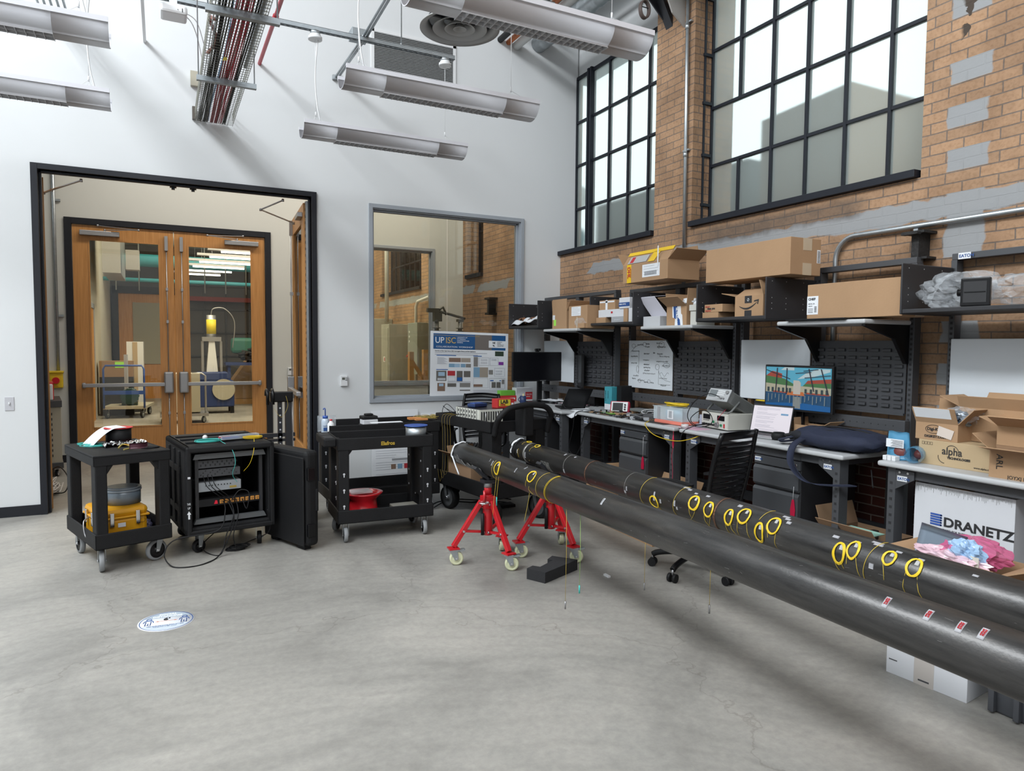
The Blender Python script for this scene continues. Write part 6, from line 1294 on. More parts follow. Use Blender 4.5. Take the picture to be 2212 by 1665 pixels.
for (y, ph, w, h) in ((5.03, 85, .018, 22), (4.87, 92, .018, 34), (4.25, 22, .02, 16), (4.10, 20, .02, 12), (4.18, 108, .02, 20), (3.05, 80, .014, 22), (2.99, 98, .014, 16), (3.34, 92, .012, 18), (3.36, 108, .02, 12), (2.84, 10, .05, 12), (2.80, 18, .03, 10), (2.73, 28, .025, 8), (2.86, 88, .014, 22), (2.84, 104, .014, 12),
                      (2.64, 24, .028, 9), (2.40, 26, .028, 12), (2.12, 15, .04, 10), (2.10, 24, .03, 8), (2.08, 36, .025, 10), (1.83, 36, .03, 9), (1.73, 34, .03, 9), (1.66, 14, .05, 9), (1.65, 22, .04, 7), (1.56, 26, .025, 7), (1.47, 30, .025, 7), (1.64, 84, .02, 14), (1.28, 30, .02, 6)):
    p = patch(2, y, ph, w, h, MATS['tape_grey'], pipe2)
# scuffs and chalk marks
for k, par, sd in ((1, pipe1, 4), (2, pipe2, 5)):
    rnd = random.Random(sd); mb = MB()
    for i in range(46):
        y = rnd.uniform(0.9, 5.0); ph = rnd.uniform(15, 115); L = rnd.uniform(0.006, 0.03); a = rnd.uniform(-4, 4)
        mb.tube([psurf(k, y, ph, 0.0002), psurf(k, y+L, ph+a, 0.0002)], 0.0005, 4)
    mb.build('scratches', mat('scratch_grey', (0.16, 0.155, 0.15), 0.7), par)
def coil(k, y, phi, a, bdeg, turns, label, tails, seed=0, flat=False, lift=0.003, r=0.0017, squash=0.0):
    """a hank of yellow fibre taped to the pipe. tails: list of end points as (y, phi) or a world point"""
    t = thing('fibre_coil', label, 'cable coil', (0, 0, 0), 0, 'yellow fibre coils taped to the large pipes')
    rnd = random.Random(seed+int(y*100)); m = MB()
    for i in range(turns):
        aa = a*(1-rnd.uniform(0, 0.16)); bb = bdeg*(1-rnd.uniform(0, 0.14)); dy, dp = rnd.uniform(-.003, .003), rnd.uniform(0, 3); tl = rnd.uniform(-.12, .12)
        m.tube([psurf(k, y+dy+aa*math.cos(q+tl), phi+dp+bb*math.sin(q), lift+rnd.uniform(0, .0015)) for q in [j*2*math.pi/28 for j in range(28)]], r, 5, closed=True)
    m.build('coil', yellowc, t)
    for i, tp in enumerate(tails):
        pts = [psurf(k, y+(a*0.8 if i == 0 else -a*0.7), phi+bdeg*0.55, lift)]
        for (yy, pp) in tp: pts.append(psurf(k, yy, pp, 0.0022) if pp < 400 else Vector((paxis(k, yy).x-0.09, yy, pp-1000)))
        MB().tube(smooth_path(pts, 6), 0.0012, 5).build('fibre_tail', mat('fibre_ochre', (0.55, 0.4, 0.06), 0.5), t)
    patch(k, y-0.004, phi-bdeg*0.5, 0.016, 14, mat('clear_tape', (0.4, 0.4, 0.4), 0.25), t, 'holding_tape').location = (0, 0, 0.0)
    return t
C2 = [(3.056, 110, .040, 26, 9, [[(3.08, 150)], [(3.03, 150)]], 'on the farther pipe, half hidden by the nearer one'),
      (2.703, 63, .040, 27, 12, [[(2.73, 110), (2.73, 150)], [(2.70, 110), (2.76, 145)]], 'on the farther pipe below the chair seat, left of the brown weld'),
      (2.582, 70, .034, 27, 9, [[(2.61, 115), (2.60, 145)], [(2.57, 110), (2.61, 145)]], 'on the farther pipe touching the brown weld'),
      (2.430, 75, .028, 27, 10, [[(2.45, 120), (2.45, 150)], [(2.41, 115), (2.39, 150)]], 'on the farther pipe just right of the brown weld, the narrower of two'),
      (2.336, 55, .038, 27, 11, [[(2.37, 110), (2.38, 150)], [(2.30, 110), (2.30, 150)]], 'wide one on the farther pipe right of the brown weld'),
      (2.223, 92, .026, 32, 13, [[(2.235, 140), (2.24, 160)]], 'lowest one on the farther pipe, overlapping its right neighbour'),
      (2.147, 57, .036, 27, 10, [[(2.17, 100)], [(2.13, 110), (2.13, 150)]], 'on the farther pipe directly below the red tag of the drawer unit'),
      (1.787, 76, .027, 30, 10, [[(1.80, 120), (1.79, 150)], [(1.77, 110), (1.765, 150)]], 'left one of an interlinked pair on the farther pipe'),
      (1.730, 56, .026, 26, 9, [[(1.75, 100)], [(1.70, 110), (1.70, 150)]], 'right one of an interlinked pair on the farther pipe'),
      (1.578, 49, .026, 20, 9, [[(1.585, 100), (1.61, 150)]], 'small one on the farther pipe in front of the large white box'),
      (1.478, 54, .028, 24, 13, [[(1.51, 110), (1.51, 150)], [(1.45, 110), (1.44, 150)]], 'rightmost thick one on the farther pipe')]
for i, (y, ph, a, b, n, tails, lab) in enumerate(C2): coil(2, y, ph, a, b, n, 'yellow coil '+lab, tails, i)
coil(2, 4.95, 2, .035, 12, 8, 'flat yellow fibre coil on top of the far end of the farther pipe', [[(5.0, 30), (5.02, 80), (5.02, 120)]], 21, lift=0.006)
coil(2, 4.74, 18, .038, 14, 7, 'second flat yellow fibre coil near the far end of the farther pipe', [[(4.80, 60), (4.80, 120)]], 22, lift=0.004)
coil(1, 4.235, 72, .042, 32, 10, 'yellow fibre coil on the nearer pipe directly over the left red stand', [[(4.26, 120), (4.27, 1000+0.50), (4.28, 1000+0.42)], [(4.22, 120), (4.215, 1000+0.56)]], 23)
coil(1, 3.704, 52, .050, 27, 7, 'yellow fibre coil on the nearer pipe between the two red stands', [[(3.76, 100), (3.76, 140), (3.76, 1000+0.5)], [(3.72, 110), (3.70, 140)]], 24)
tag(MB().cyl((paxis(1, 4.215).x-0.09, 4.215, 0.50), (paxis(1, 4.215).x-0.09, 4.215, 0.56), 0.004, 8).build('fibre_connector', teal), 'small aqua connector hanging below the nearer pipe over the left red stand', 'connector')
def wrap(k, y, label, p0=-30, p1=150, dy=0.02, dbl=False, hang=None):
    t = thing('fibre_wrap', label, 'cable', (0, 0, 0), 0, 'yellow fibres wrapped round the pipes'); m = MB()
    for j in range(2 if dbl else 1): m.tube([psurf(k, y+j*0.012+dy*math.sin(R(q-60)), q, 0.0018) for q in range(p0, p1, 6)], 0.0013, 5)
    m.build('fibre', MATS['fibre_ochre'] if not dbl else yellowc, t)
    if hang:
        p = psurf(k, y, p1, 0.0018); MB().tube([p, p+Vector((0, 0, -0.2)), Vector((p.x, p.y, hang))], 0.0011, 5).build('hanging_fibre', MATS['fibre_ochre'], t); MB().cyl((p.x, p.y, hang-0.035), (p.x, p.y, hang), 0.004, 8).build('connector', satin, t)
wrap(1, 3.60, 'thin yellow fibre wrapped round the nearer pipe, left of the thicker double wrap', 0, 165)
wrap(1, 3.47, 'double yellow fibre wrapped round the nearer pipe between the red stands', 0, 175, 0.03, True)
wrap(2, 3.18, 'thin yellow fibre arching over the farther pipe left of the chair seat', -10, 150)
wrap(2, 2.86, 'thin yellow fibre arching over the farther pipe in front of the chair seat', -10, 150)
wrap(2, 2.24, 'thin yellow fibre arching over the farther pipe above the lowest coil', -10, 60)
wrap(2, 1.66, 'thin yellow fibre arching over the farther pipe left of the small coil', -10, 150)
wrap(1, 4.31, 'thin yellow fibre looping under the nearer pipe at the left red stand', 40, 175)
def hanging(x, y, z0, z1, label, green=False):
    t = thing('hanging_fibre', label, 'cable', (x, y, 0)); MB().tube([(0, 0, z0), (0.003, 0, (z0+z1)/2), (0, 0, z1)], 0.0012, 5).build('fibre', MATS['fibre_ochre'] if not green else mat('lime_fibre', (0.35, 0.6, 0.15), 0.5), t)
    MB().cyl((0, 0, z1-0.045), (0, 0, z1), 0.0045, 8).build('connector', teal if green else satin, t)
hanging(2.03, 3.30, 0.69, 0.14, 'thin fibre with metal plug hanging nearly to the floor at the foam block')
hanging(2.06, 3.20, 0.69, 0.26, 'thin green tipped fibre hanging from the nearer pipe over the foam block', True)
hanging(2.49, 3.17, 0.68, 0.22, 'thin fibre with metal plug hanging between the pipes above the left chair caster')
hanging(2.44, 2.58, 0.69, 0.30, 'thin fibre with metal plug hanging between the pipes right of the chair caster')
# ---- red tripod pipe stands
def make_stand(label, cx, cy, top, angs=(175, -80, 40), rod=0.0):
    t = thing('pipe_stand', label, 'stand', (cx, cy, 0), 0, 'red rolling tripod pipe stands')
    MB().cyl((0, 0, 0.20), (0, 0, 0.50), 0.037, 20).box(-0.045, 0.045, -0.045, 0.045, 0.40, 0.49).build('post', redp, t, bevel=0.004)
    MB().cyl((0, 0, 0.50), (0, 0, 0.575), 0.028, 18).build('upper_tube', redp, t)
    MB().cyl((0, 0, 0.555), (0, 0, top-0.06), 0.030, 22).build('collar', galv, t); MB().cyl((0.035, 0.0, 0.585), (0.06, 0, 0.585), 0.006, 8).build('set_screw', galv, t)
    MB().cyl((0, 0, 0.20), (0, 0, 0.2), 0.01, 6) if False else None
    v = MB()
    for s in (-1, 1): v.bar((0, 0, top-0.055), (s*0.11, 0, top+0.045), 0.07, 0.02); v.cyl((s*0.062, -0.02, top+0.008), (s*0.062, 0.02, top+0.008), 0.014, 14)
    v.box(-0.045, 0.045, -0.04, 0.04, top-0.075, top-0.05); v.build('v_head', steelblack, t)
    MB().lathe([(0.033, -0.004), (0.042, -0.004), (0.042, 0.004), (0.033, 0.004), (0.033, -0.004)], (-0.05, -0.045, 0.452), 'z', 24, cap=False).bar((-0.05-0.036, -0.045, 0.452), (-0.05+0.036, -0.045, 0.452), 0.008).build('hand_wheel', chrome, t)
    MB().cyl((-0.05, -0.045, 0.455), (-0.045, -0.04, 0.54), 0.011, 12).build('wheel_stem', redp, t)
    MB().cyl((-0.055, -0.03, 0.21), (-0.055, -0.03, 0.37), 0.013, 12).build('black_grip', rubber, t)
    for i, a in enumerate(angs):
        c, s = math.cos(R(a)), math.sin(R(a)); A = Vector((c*0.05, s*0.05, 0.455)); F = Vector((c*0.265, s*0.265, 0.135))
        leg = MB().bar(A, F, 0.034, 0.034).build('leg', redp, t, bevel=0.003)
        B = Vector((c*0.04, s*0.04, 0.225)); mid = A.lerp(F, 0.66)
        MB().bar(B, mid, 0.026, 0.016).build('brace', redp, leg, bevel=0.002)
        bt = MB(); n_ = Vector((-s, c, 0))
        for p in (A+Vector((0, 0, -0.02)), B, mid):
            for sg in (-1, 1): bt.cyl(p+n_*sg*0.017, p+n_*sg*0.025, 0.009, 10)
        bt.build('bolt', chrome, leg)
        MB().box(-0.038, 0.038, -0.038, 0.038, 0.118, 0.128, Matrix.Translation((F.x, F.y, 0)) @ Matrix.Rotation(R(a), 4, 'Z')).build('foot_plate', redp, leg)
        ca = R({0: -15, 1: -25, 2: 70}[i]); W = Vector((math.cos(ca), math.sin(ca), 0)); N_ = Vector((-W.y, W.x, 0)); hub = Vector((F.x, F.y, 0.05))+W*0.022
        f = MB(); f.box(-0.035, 0.035, -0.03, 0.03, 0.108, 0.118, Matrix.Translation((F.x, F.y, 0)) @ Matrix.Rotation(ca, 4, 'Z'))
        MT = Matrix((W, N_, Vector((0, 0, 1)))).transposed().to_4x4(); MT.translation = Vector((F.x, F.y, 0))
        for sg in (-1, 1): f.prism([(-0.028, 0.108), (0.028, 0.108), (0.036, 0.045), (0.01, 0.038)], sg*0.024-0.0015, sg*0.024+0.0015, 'y', MT)
        f.prism([(0.02, 0.108), (0.075, 0.118), (0.085, 0.112), (0.07, 0.10), (0.03, 0.098)], -0.015, 0.015, 'y', MT); cas = f.build('caster_fork', galv, leg)
        MB().cyl(hub-N_*0.027, hub+N_*0.027, 0.006, 10).build('axle', chrome, leg)
        w = MB(); w.lathe([(0.0, -0.018), (0.026, -0.018), (0.03, -0.014), (0.036, -0.018), (0.046, -0.018), (0.05, -0.012), (0.05, 0.012), (0.046, 0.018), (0.036, 0.018), (0.03, 0.014), (0.026, 0.018), (0.0, 0.018)], (0, 0, 0), 'y', 30, Matrix.Translation(hub) @ Matrix.Rotation(ca, 4, 'Z'))
        w.build('wheel', cream, leg)
    lab_ = MB().prism([(0.0, 0.0)]*3, 0, 0.001, 'x') if False else None
    return t
make_stand('left red tripod stand on cream casters, holding the nearer pipe', 2.125, 4.565, 0.665)
make_stand('right red tripod stand on cream casters, holding the farther pipe', 2.635, 4.515, 0.67)
make_stand('red tripod stand holding the near end of the nearer pipe', 1.86, -0.6, 0.76)
make_stand('red tripod stand holding the near end of the farther pipe', 2.255, -0.6, 0.76)
t = thing('foam_padding', 'torn grey foam strip under the far end of the nearer pipe', 'padding', (0, 0, 0))
MB().sheet(lambda u, v: psurf(1, 5.08-0.55*u, 118+10*math.sin(3.1*u)-42*(1-v)*(0.55+0.25*math.sin(13*u)+0.2*math.sin(29*u))*(1-0.55*u), 0.012), 50, 4, 0.006).build('torn_foam', mat('torn_foam', (0.09, 0.088, 0.085), 0.9), t)
t = thing('foam_padding', 'ribbed grey foam collar under the farther pipe beside its stand', 'padding', (0, 0, 0))
for j in range(3): MB().sheet(lambda u, v: psurf(2, 4.56-0.05*j-0.035*u, 95+80*v, 0.008), 2, 12, 0.014).build('foam_rib', mat('foam_ribs', (0.12, 0.118, 0.11), 0.9), t)
# ---- foam block
t = MB(); pts = [(2.20, 4.085), (2.268, 3.95), (2.62, 4.10), (2.50, 4.255), (2.43, 4.20), (2.455, 4.165), (2.30, 4.075), (2.265, 4.12)]
tag(t.prism(pts, 0.0, 0.075, 'z').build('foam_block', foamm), 'charcoal foam block with notched shape on the floor below the pipes', 'foam')
tag(MB().box(2.72, 2.74, 3.86, 3.92, 0, 0.012, None).build('cable_tag', whitep), 'small white plastic tag on the floor between the foam block and the chair', 'tag')
# ================================================================== chairs
def make_chair(label, loc, rz, seatz=0.47):
    t = thing('office_chair', label, 'chair', loc, rz, 'black slatted office chairs')   # faces local +y
    MB().cyl((0, 0, 0.10), (0, 0, 0.30), 0.028, 16).build('column', blackgloss, t); MB().cyl((0, 0, 0.25), (0, 0, seatz-0.05), 0.018, 12).build('gas_lift', satin, t)
    for i in range(5):
        a = R(i*72+44.0); c, s = math.cos(a), math.sin(a); arm = MB()
        arm.tube(smooth_path([(0.02*c, 0.02*s, 0.13), (0.16*c, 0.16*s, 0.125), (0.27*c, 0.27*s, 0.105), (0.31*c, 0.31*s, 0.085)], 4), 0.021, 10); leg = arm.build('base_arm', blackgloss, t)
        w = MB()
        for sg in (-1, 1): w.cyl((0.31*c-s*sg*0.010, 0.31*s+c*sg*0.010, 0.03), (0.31*c-s*sg*0.030, 0.31*s+c*sg*0.030, 0.03), 0.03, 18)
        w.build('caster', rubber, leg); MB().cyl((0.31*c, 0.31*s, 0.05), (0.31*c, 0.31*s, 0.085), 0.008, 8).build('stem', satin, leg)
    st = MB(); st.sheet(lambda u, v: ((u-.5)*0.48*(1-0.1*abs(2*v-1)**3), -0.20+0.44*v, seatz+0.015*math.cos(math.pi*(u-.5))*-1-0.035*max(0, v-0.8)*5*0.4+0.012*(2*u-1)**2), 16, 14, 0.028); st.build('seat', blackgloss, t)
    rb = MB()
    for i in range(13):
        x = -0.20+i*0.033; rb.tube([(x, -0.17, seatz+0.024), (x, 0.0, seatz+0.018), (x, 0.20, seatz+0.018)], 0.006, 6)
    rb.build('seat_rib', black, t)
    MB().box(-0.10, 0.10, -0.13, 0.12, seatz-0.06, seatz-0.012).build('tilt_mechanism', black, t, bevel=0.006)
    fr = MB()
    def bx_(z): return 0.215-0.03*((z-0.80)/0.28)**2
    def by_(z): u = (z-0.50)/0.54; return -0.22-0.02*math.sin(u*3.1)-0.11*u*u
    for sg in (-1, 1): fr.tube([(sg*bx_(0.5+0.54*i/12), by_(0.5+0.54*i/12), 0.5+0.54*i/12) for i in range(13)], 0.016, 8)
    fr.build('back_frame', blackgloss, t)
    sl = MB()
    for i in range(12):
        z = 0.535+i*0.041; hgt = 0.031 if i < 10 else 0.02
        if i == 11: hgt = 0.055
        sl.sheet(lambda u, v: ((2*u-1)*bx_(z), by_(z+hgt*v)-0.05*math.cos(math.pi*(u-.5))+0.01, z+hgt*v+0.012*math.cos(math.pi*(u-.5))), 12, 1, 0.008)
    sl.build('back_slat', blackgloss, t)
    for sg in (-1, 1):
        a = MB(); a.tube(smooth_path([(sg*0.20, -0.14, seatz-0.02), (sg*0.275, -0.15, seatz+0.02), (sg*0.29, -0.12, seatz+0.12), (sg*0.285, -0.05, seatz+0.19)], 5), 0.016, 8); ar = a.build('arm_post', blackgloss, t)
        MB().sheet(lambda u, v: (sg*(0.285+0.03*(2*v-1)), -0.16+0.30*u, seatz+0.195+0.012*math.sin(3*u)), 8, 3, 0.020).build('arm_pad', black, ar); MB().cyl((sg*0.305, -0.09, seatz+0.13), (sg*0.312, -0.09, seatz+0.13), 0.01, 10).build('pivot_bolt', chrome, ar)
    return t
c1 = make_chair('black slatted office chair between the farther pipe and the drawer units', (3.36, 3.70, 0), R(11))
c2_ = dup(c1, (3.12, 6.95, 0), R(150), 'black office chair behind the black cart with arched handle')
# ================================================================== carts
def caster(par, x, y, r, ang, W=0.03, tyre=None, hubm=None, top=None, fork=True):
    top = top or r*2+0.03; d = Matrix.Translation((x, y, 0)) @ Matrix.Rotation(ang, 4, 'Z')
    f = MB()
    if fork:
        f.box(-0.035, 0.035, -W/2-0.012, W/2+0.012, top-0.006, top, d)
        for sg in (-1, 1): f.prism([(-0.03, top), (0.022, top), (-r*0.35+0.012, r*0.85), (-r*0.35-0.014, r*0.85)], sg*(W/2+0.006)-0.0015, sg*(W/2+0.006)+0.0015, 'y', d)
    cs = f.build('caster', galv, par)
    hub = Matrix.Translation((x, y, r)) @ Matrix.Rotation(ang, 4, 'Z') @ Matrix.Translation((-r*0.35, 0, 0))
    MB().lathe([(r*0.76, -W/2), (r*0.93, -W/2), (r, -W*0.3), (r, W*0.3), (r*0.93, W/2), (r*0.76, W/2)], (0, 0, 0), 'y', 32, hub, cap=False).build('tyre', tyre or greyrub, cs)
    MB().lathe([(0.0, -W*0.55), (r*0.18, -W*0.55), (r*0.2, -W*0.3), (r*0.6, -W*0.3), (r*0.78, -W*0.5), (r*0.78, W*0.5), (r*0.6, W*0.3), (r*0.2, W*0.3), (r*0.18, W*0.55), (0.0, W*0.55)], (0, 0, 0), 'y', 28, hub).build('wheel_hub', hubm or blackgloss, cs)
    MB().cyl(hub @ Vector((0, -W/2-0.012, 0)), hub @ Vector((0, W/2+0.012, 0)), r*0.11, 10).build('axle', chrome, cs)
    return cs
def cart_body(t, w, d, h, leg=0.055, tray_top=0.03, tray_bot=0.10, zb=0.15, sides=0.0, holes=False, flat_top=True):
    x, y = w/2, d/2
    m = MB()
    if flat_top: m.box(-x, x, -y, y, h-0.02, h-0.004); m.box(-x, x, -y, -y+0.012, h-0.075, h); m.box(-x, x, y-0.012, y, h-0.075, h); m.box(-x, -x+0.012, -y, y, h-0.075, h); m.box(x-0.012, x, -y, y, h-0.075, h)
    else: m.box(-x, x, -y, y, h-0.09, h-0.075); m.box(-x, x, -y, -y+0.014, h-0.10, h); m.box(-x, x, y-0.014, y, h-0.10, h); m.box(-x, -x+0.014, -y, y, h-0.10, h); m.box(x-0.014, x, -y, y, h-0.10, h)
    m.build('top_tray', cartblack, t, bevel=0.007)
    m = MB(); m.box(-x, x, -y, y, zb, zb+0.015); m.box(-x, x, -y, -y+0.014, zb, zb+tray_bot); m.box(-x, x, y-0.014, y, zb, zb+tray_bot); m.box(-x, -x+0.014, -y, y, zb, zb+tray_bot); m.box(x-0.014, x, -y, y, zb, zb+tray_bot)
    m.build('bottom_tray', cartblack, t, bevel=0.007)
    for sx in (-1, 1):
        for sy in (-1, 1):
            m = MB(); cx, cy = sx*(x-leg*0.62), sy*(y-leg*0.75)
            m.prism([(cx-leg/2, cy-leg*0.7), (cx+leg/2, cy-leg*0.7), (cx+leg/2, cy+leg*0.7), (cx-leg/2, cy+leg*0.7)], zb+0.01, h-0.05, 'z')
            m.prism([(cx-sx*leg*0.4, h-0.07), (cx-sx*leg*1.1, h-0.07), (cx-sx*leg*0.4, h-0.15)], cy-leg*0.6, cy+leg*0.6, 'y')
            lg = m.build('leg', cartblack, t, bevel=0.008)
            if holes:
                k = MB()
                for i in range(3):
                    z = 0.36+i*0.13; k.cyl((cx+sx*(-leg*0.5-0.001), cy, z), (cx+sx*(-leg*0.5+0.001), cy, z), 0.009, 10); k.cyl((cx, cy-leg*0.7-0.001, z-0.06), (cx, cy-leg*0.7+0.001, z-0.06), 0.009, 10); k.box(cx-0.004, cx+0.004, cy-leg*0.7-0.001, cy-leg*0.7+0.001, z-0.085, z-0.06)
                k.build('keyhole_slot', whitecard, lg)
# left cart
t = thing('utility_cart', 'black two-shelf utility cart with the yellow case on its lower shelf', 'cart', (-0.325, 5.885, 0), R(18))
cart_body(t, 0.50, 0.80, 0.825, 0.075, tray_bot=0.11, zb=0.168)
for (x, y, a) in ((-0.19, -0.30, 1.35), (0.19, -0.30, 0.25), (-0.19, 0.30, 1.6), (0.19, 0.30, 0.9)): caster(t, x, y, 0.076, a, 0.034, top=0.17)
T1 = Matrix.Translation((-0.325, 5.885, 0)) @ Matrix.Rotation(R(18), 4, 'Z')
def on1(x, y, z): return tuple(T1 @ Vector((x, y, z)))
t = thing('cable_spool', 'dark cable spool with red flange on the left cart', 'spool', on1(0.07, 0.20, 0.826))
MB().cyl((0, 0, 0), (0, 0, 0.006), 0.10, 30).cyl((0, 0, 0.115), (0, 0, 0.121), 0.10, 30).build('flange', redbox, t); MB().cyl((0, 0, 0.006), (0, 0, 0.115), 0.088, 30).build('wound_cable', rubber, t)
t = thing('paper_sheet', 'white printed sheet draped over the cable spool on the left cart', 'paper', on1(0.07, 0.20, 0.826), R(18))
MB().sheet(lambda u, v: (0.03-0.24*u-0.02*v, -0.10+0.19*v, 0.128-0.125*max(0, u-0.32)**1.5*1.75-0.01*u), 14, 6, 0.0008).build('sheet', paper, t); MB().box(-0.10, -0.04, 0.0, 0.003, 0.120, 0.121).box(-0.12, -0.06, -0.03, -0.027, 0.112, 0.113).build('print', papery, t)
for (cx, cy, nn, lab) in ((-0.13, 0.26, 5, 'neat small aqua fibre coil at the back left corner of the left cart'), (-0.10, 0.10, 7, 'loose aqua fibre coil nearer the front of the left cart')):
    m = MB(); rnd = random.Random(int(cy*100))
    for i in range(nn): rr = rnd.uniform(.05, .085) if nn == 7 else rnd.uniform(.055, .065); ox, oy = rnd.uniform(-.03, .03)*(nn == 7), rnd.uniform(-.02, .02)*(nn == 7); m.tube([T1 @ Vector((cx+ox+rr*math.cos(q), cy+oy+0.8*rr*math.sin(q), 0.829+0.002*i)) for q in [j*0.2618 for j in range(24)]], 0.0018, 5, closed=True)
    tag(m.build('fibre_coil', teal), lab, 'cable coil')
m = MB(); rnd = random.Random(12)
tag(m.sheet(lambda u, v: T1 @ Vector((-0.08+0.29*u, -0.02+0.12*v+0.02*math.sin(8*u), 0.828+0.018*abs(math.sin(17*u+3*v)*math.cos(11*v+5*u))+0.012*abs(math.sin(31*u)))), 34, 10, 0.001).build('foil_sheet', foil), 'crumpled shiny aluminium foil on the left cart', 'foil')
t = thing('safety_glasses', 'dark tinted safety glasses near the front edge of the left cart', 'glasses', on1(0.08, -0.24, 0.829), 0.5)
MB().sheet(lambda u, v: (-0.065+0.13*u, -0.03*math.sin(math.pi*u), 0.04*v+0.004), 12, 3, 0.002).build('lens', mat('maroon_lens', (0.09, 0.03, 0.045), 0.15), t); MB().tube([(-0.065, 0, 0.035), (-0.06, 0.1, 0.03)], 0.003, 6).tube([(0.065, 0, 0.035), (0.05, 0.11, 0.02)], 0.003, 6).build('temple', yellowcase, t)
tag(MB().tube(smooth_path([on1(-0.02, -0.25, 0.832), on1(0.04, -0.22, 0.84), on1(0.0, -0.17, 0.86), on1(-0.04, -0.20, 0.84)], 6), 0.006, 6).build('wire_loop', mat('olive_cable', (0.3, 0.24, 0.06), 0.5)), 'olive yellow cable loop beside the dark glasses on the left cart', 'cable')
tag(MB().ball(on1(0.17, -0.20, 0.826), 0.06, 16, (1.1, 0.8, 0.25)).build('black_bundle', rubber), 'flat black rubber bundle at the right front of the left cart', 'bundle')
# yellow case
t = thing('yellow_case', 'yellow moulded instrument case with steel latches on the left cart', 'case', on1(-0.04, -0.08, 0.184), R(18))
MB().box(-0.15, 0.17, -0.17, 0.20, 0, 0.155).build('case_base', yellowcase, t, bevel=0.025); MB().box(-0.155, 0.175, -0.175, 0.205, 0.16, 0.225).build('case_lid', yellowcase, t, bevel=0.028)
MB().box(-0.162, 0.182, -0.182, 0.212, 0.150, 0.166).build('case_rim', yellowcase, t, bevel=0.006)
for (x, y, ax) in ((-0.07, -0.185, 0), (0.10, -0.185, 0), (-0.165, -0.06, 1), (-0.165, 0.10, 1)):
    m = MB(); (m.box(x-0.014, x+0.014, y-0.006, y+0.006, 0.10, 0.20) if ax == 0 else m.box(x-0.006, x+0.006, y-0.014, y+0.014, 0.10, 0.20)); m.build('latch', chrome, t, bevel=0.004)
MB().tube(smooth_path([(-0.17, 0.02, 0.15), (-0.21, -0.02, 0.13), (-0.21, -0.06, 0.04), (-0.18, -0.10, 0.01)], 6), 0.005, 6).build('carry_handle', satin, t)
MB().box(-0.03, 0.02, -0.1765, -0.1745, 0.09, 0.12).build('white_sticker', paper, t); MB().tube(ring((0.13, -0.176, 0.12), 0.022, 0.016, 20, 'y'), 0.001, 4, closed=True).build('badge', framedark, t)
t = thing('plastic_drum', 'round translucent grey tub with side handle on top of the yellow case', 'tub', on1(0.02, -0.06, 0.411), 0)
gt = mat('smoky_plastic', (0.16, 0.2, 0.24), 0.25); MB().cyl((0, 0, 0), (0, 0, 0.115), 0.118, 36).build('drum_body', gt, t); MB().lathe([(0.124, 0.0), (0.124, 0.012), (0.118, 0.012)], (0, 0, 0.095), n=36, cap=False).cyl((0, 0, 0.113), (0, 0, 0.12), 0.122, 36).cyl((0, 0, 0.12), (0, 0, 0.124), 0.10, 36).build('drum_lid', mat('smoky_lid', (0.22, 0.25, 0.28), 0.25), t)
MB().tube([(-0.118, -0.03, 0.09), (-0.155, -0.035, 0.09), (-0.155, -0.035, -0.01), (-0.13, -0.03, -0.03)], 0.010, 8).build('side_handle', whitecard, t); MB().box(-0.118, -0.10, -0.075, -0.06, 0.02, 0.09).build('barcode_label', paper, t)
tag(crumple('parts_bag', mat('violet_bag', (0.2, 0.2, 0.34), 0.25), on1(0.16, 0.0, 0.20), 0.13, 0.3, 0.08, None, 31), 'crinkled bluish parts bag on the lower shelf of the left cart', 'bag')
tag(crumple('parts_bag', mat('maroon_bag', (0.16, 0.05, 0.06), 0.35), on1(0.15, 0.16, 0.215), 0.15, 0.15, 0.09, None, 32), 'dark red parts bag behind the bluish bag on the left cart', 'bag')
# rack case on casters
t = thing('rack_case', 'open black rack case on casters with orange outlets inside', 'rack case', (0.385, 6.02, 0), R(9))
hw_, dp = 0.325, 0.40; z0, z1 = 0.155, 0.835
m = MB(); m.box(-hw_, -hw_+0.05, -dp, dp, z0, z1); m.box(hw_-0.05, hw_, -dp, dp, z0, z1); m.box(-hw_, hw_, -dp, dp, z1-0.055, z1); m.box(-hw_, hw_, -dp, dp, z0, z0+0.07); m.box(-hw_, hw_, dp-0.04, dp, z0, z1)
m.build('case_shell', cartblack, t, bevel=0.03, seg=3)
m = MB()
for zz in ((z0+0.15, z0+0.20), (z1-0.22, z1-0.17)): m.box(-hw_-0.012, -hw_, -dp+0.15, dp-0.1, zz[0], zz[1])
for yy in (-0.22, -0.02, 0.18): m.box(-hw_-0.014, -hw_, yy-0.02, yy+0.02, z0+0.05, z1-0.05); m.box(-hw_+0.04, hw_-0.04, yy-0.02, yy+0.02, z1, z1+0.014)
m.build('moulded_rib', cartblack, t, bevel=0.004)
MB().box(-hw_+0.01, hw_-0.01, -dp-0.03, -dp-0.002, z1-0.045, z1-0.005).box(-hw_+0.01, hw_-0.01, -dp-0.03, -dp-0.002, z0+0.012, z0+0.05).box(-hw_+0.005, -hw_+0.04, -dp-0.03, -dp-0.002, z0+0.012, z1-0.005).box(hw_-0.04, hw_-0.005, -dp-0.03, -dp-0.002, z0+0.012, z1-0.005).build('front_rim', black, t, bevel=0.01, seg=3)
fr = MB(); 
for sx in (-1, 1): fr.box(sx*0.235-0.012, sx*0.235+0.012, -dp+0.05, -dp+0.08, z0+0.09, z1-0.075)
fr.build('rack_post', framedark, t)
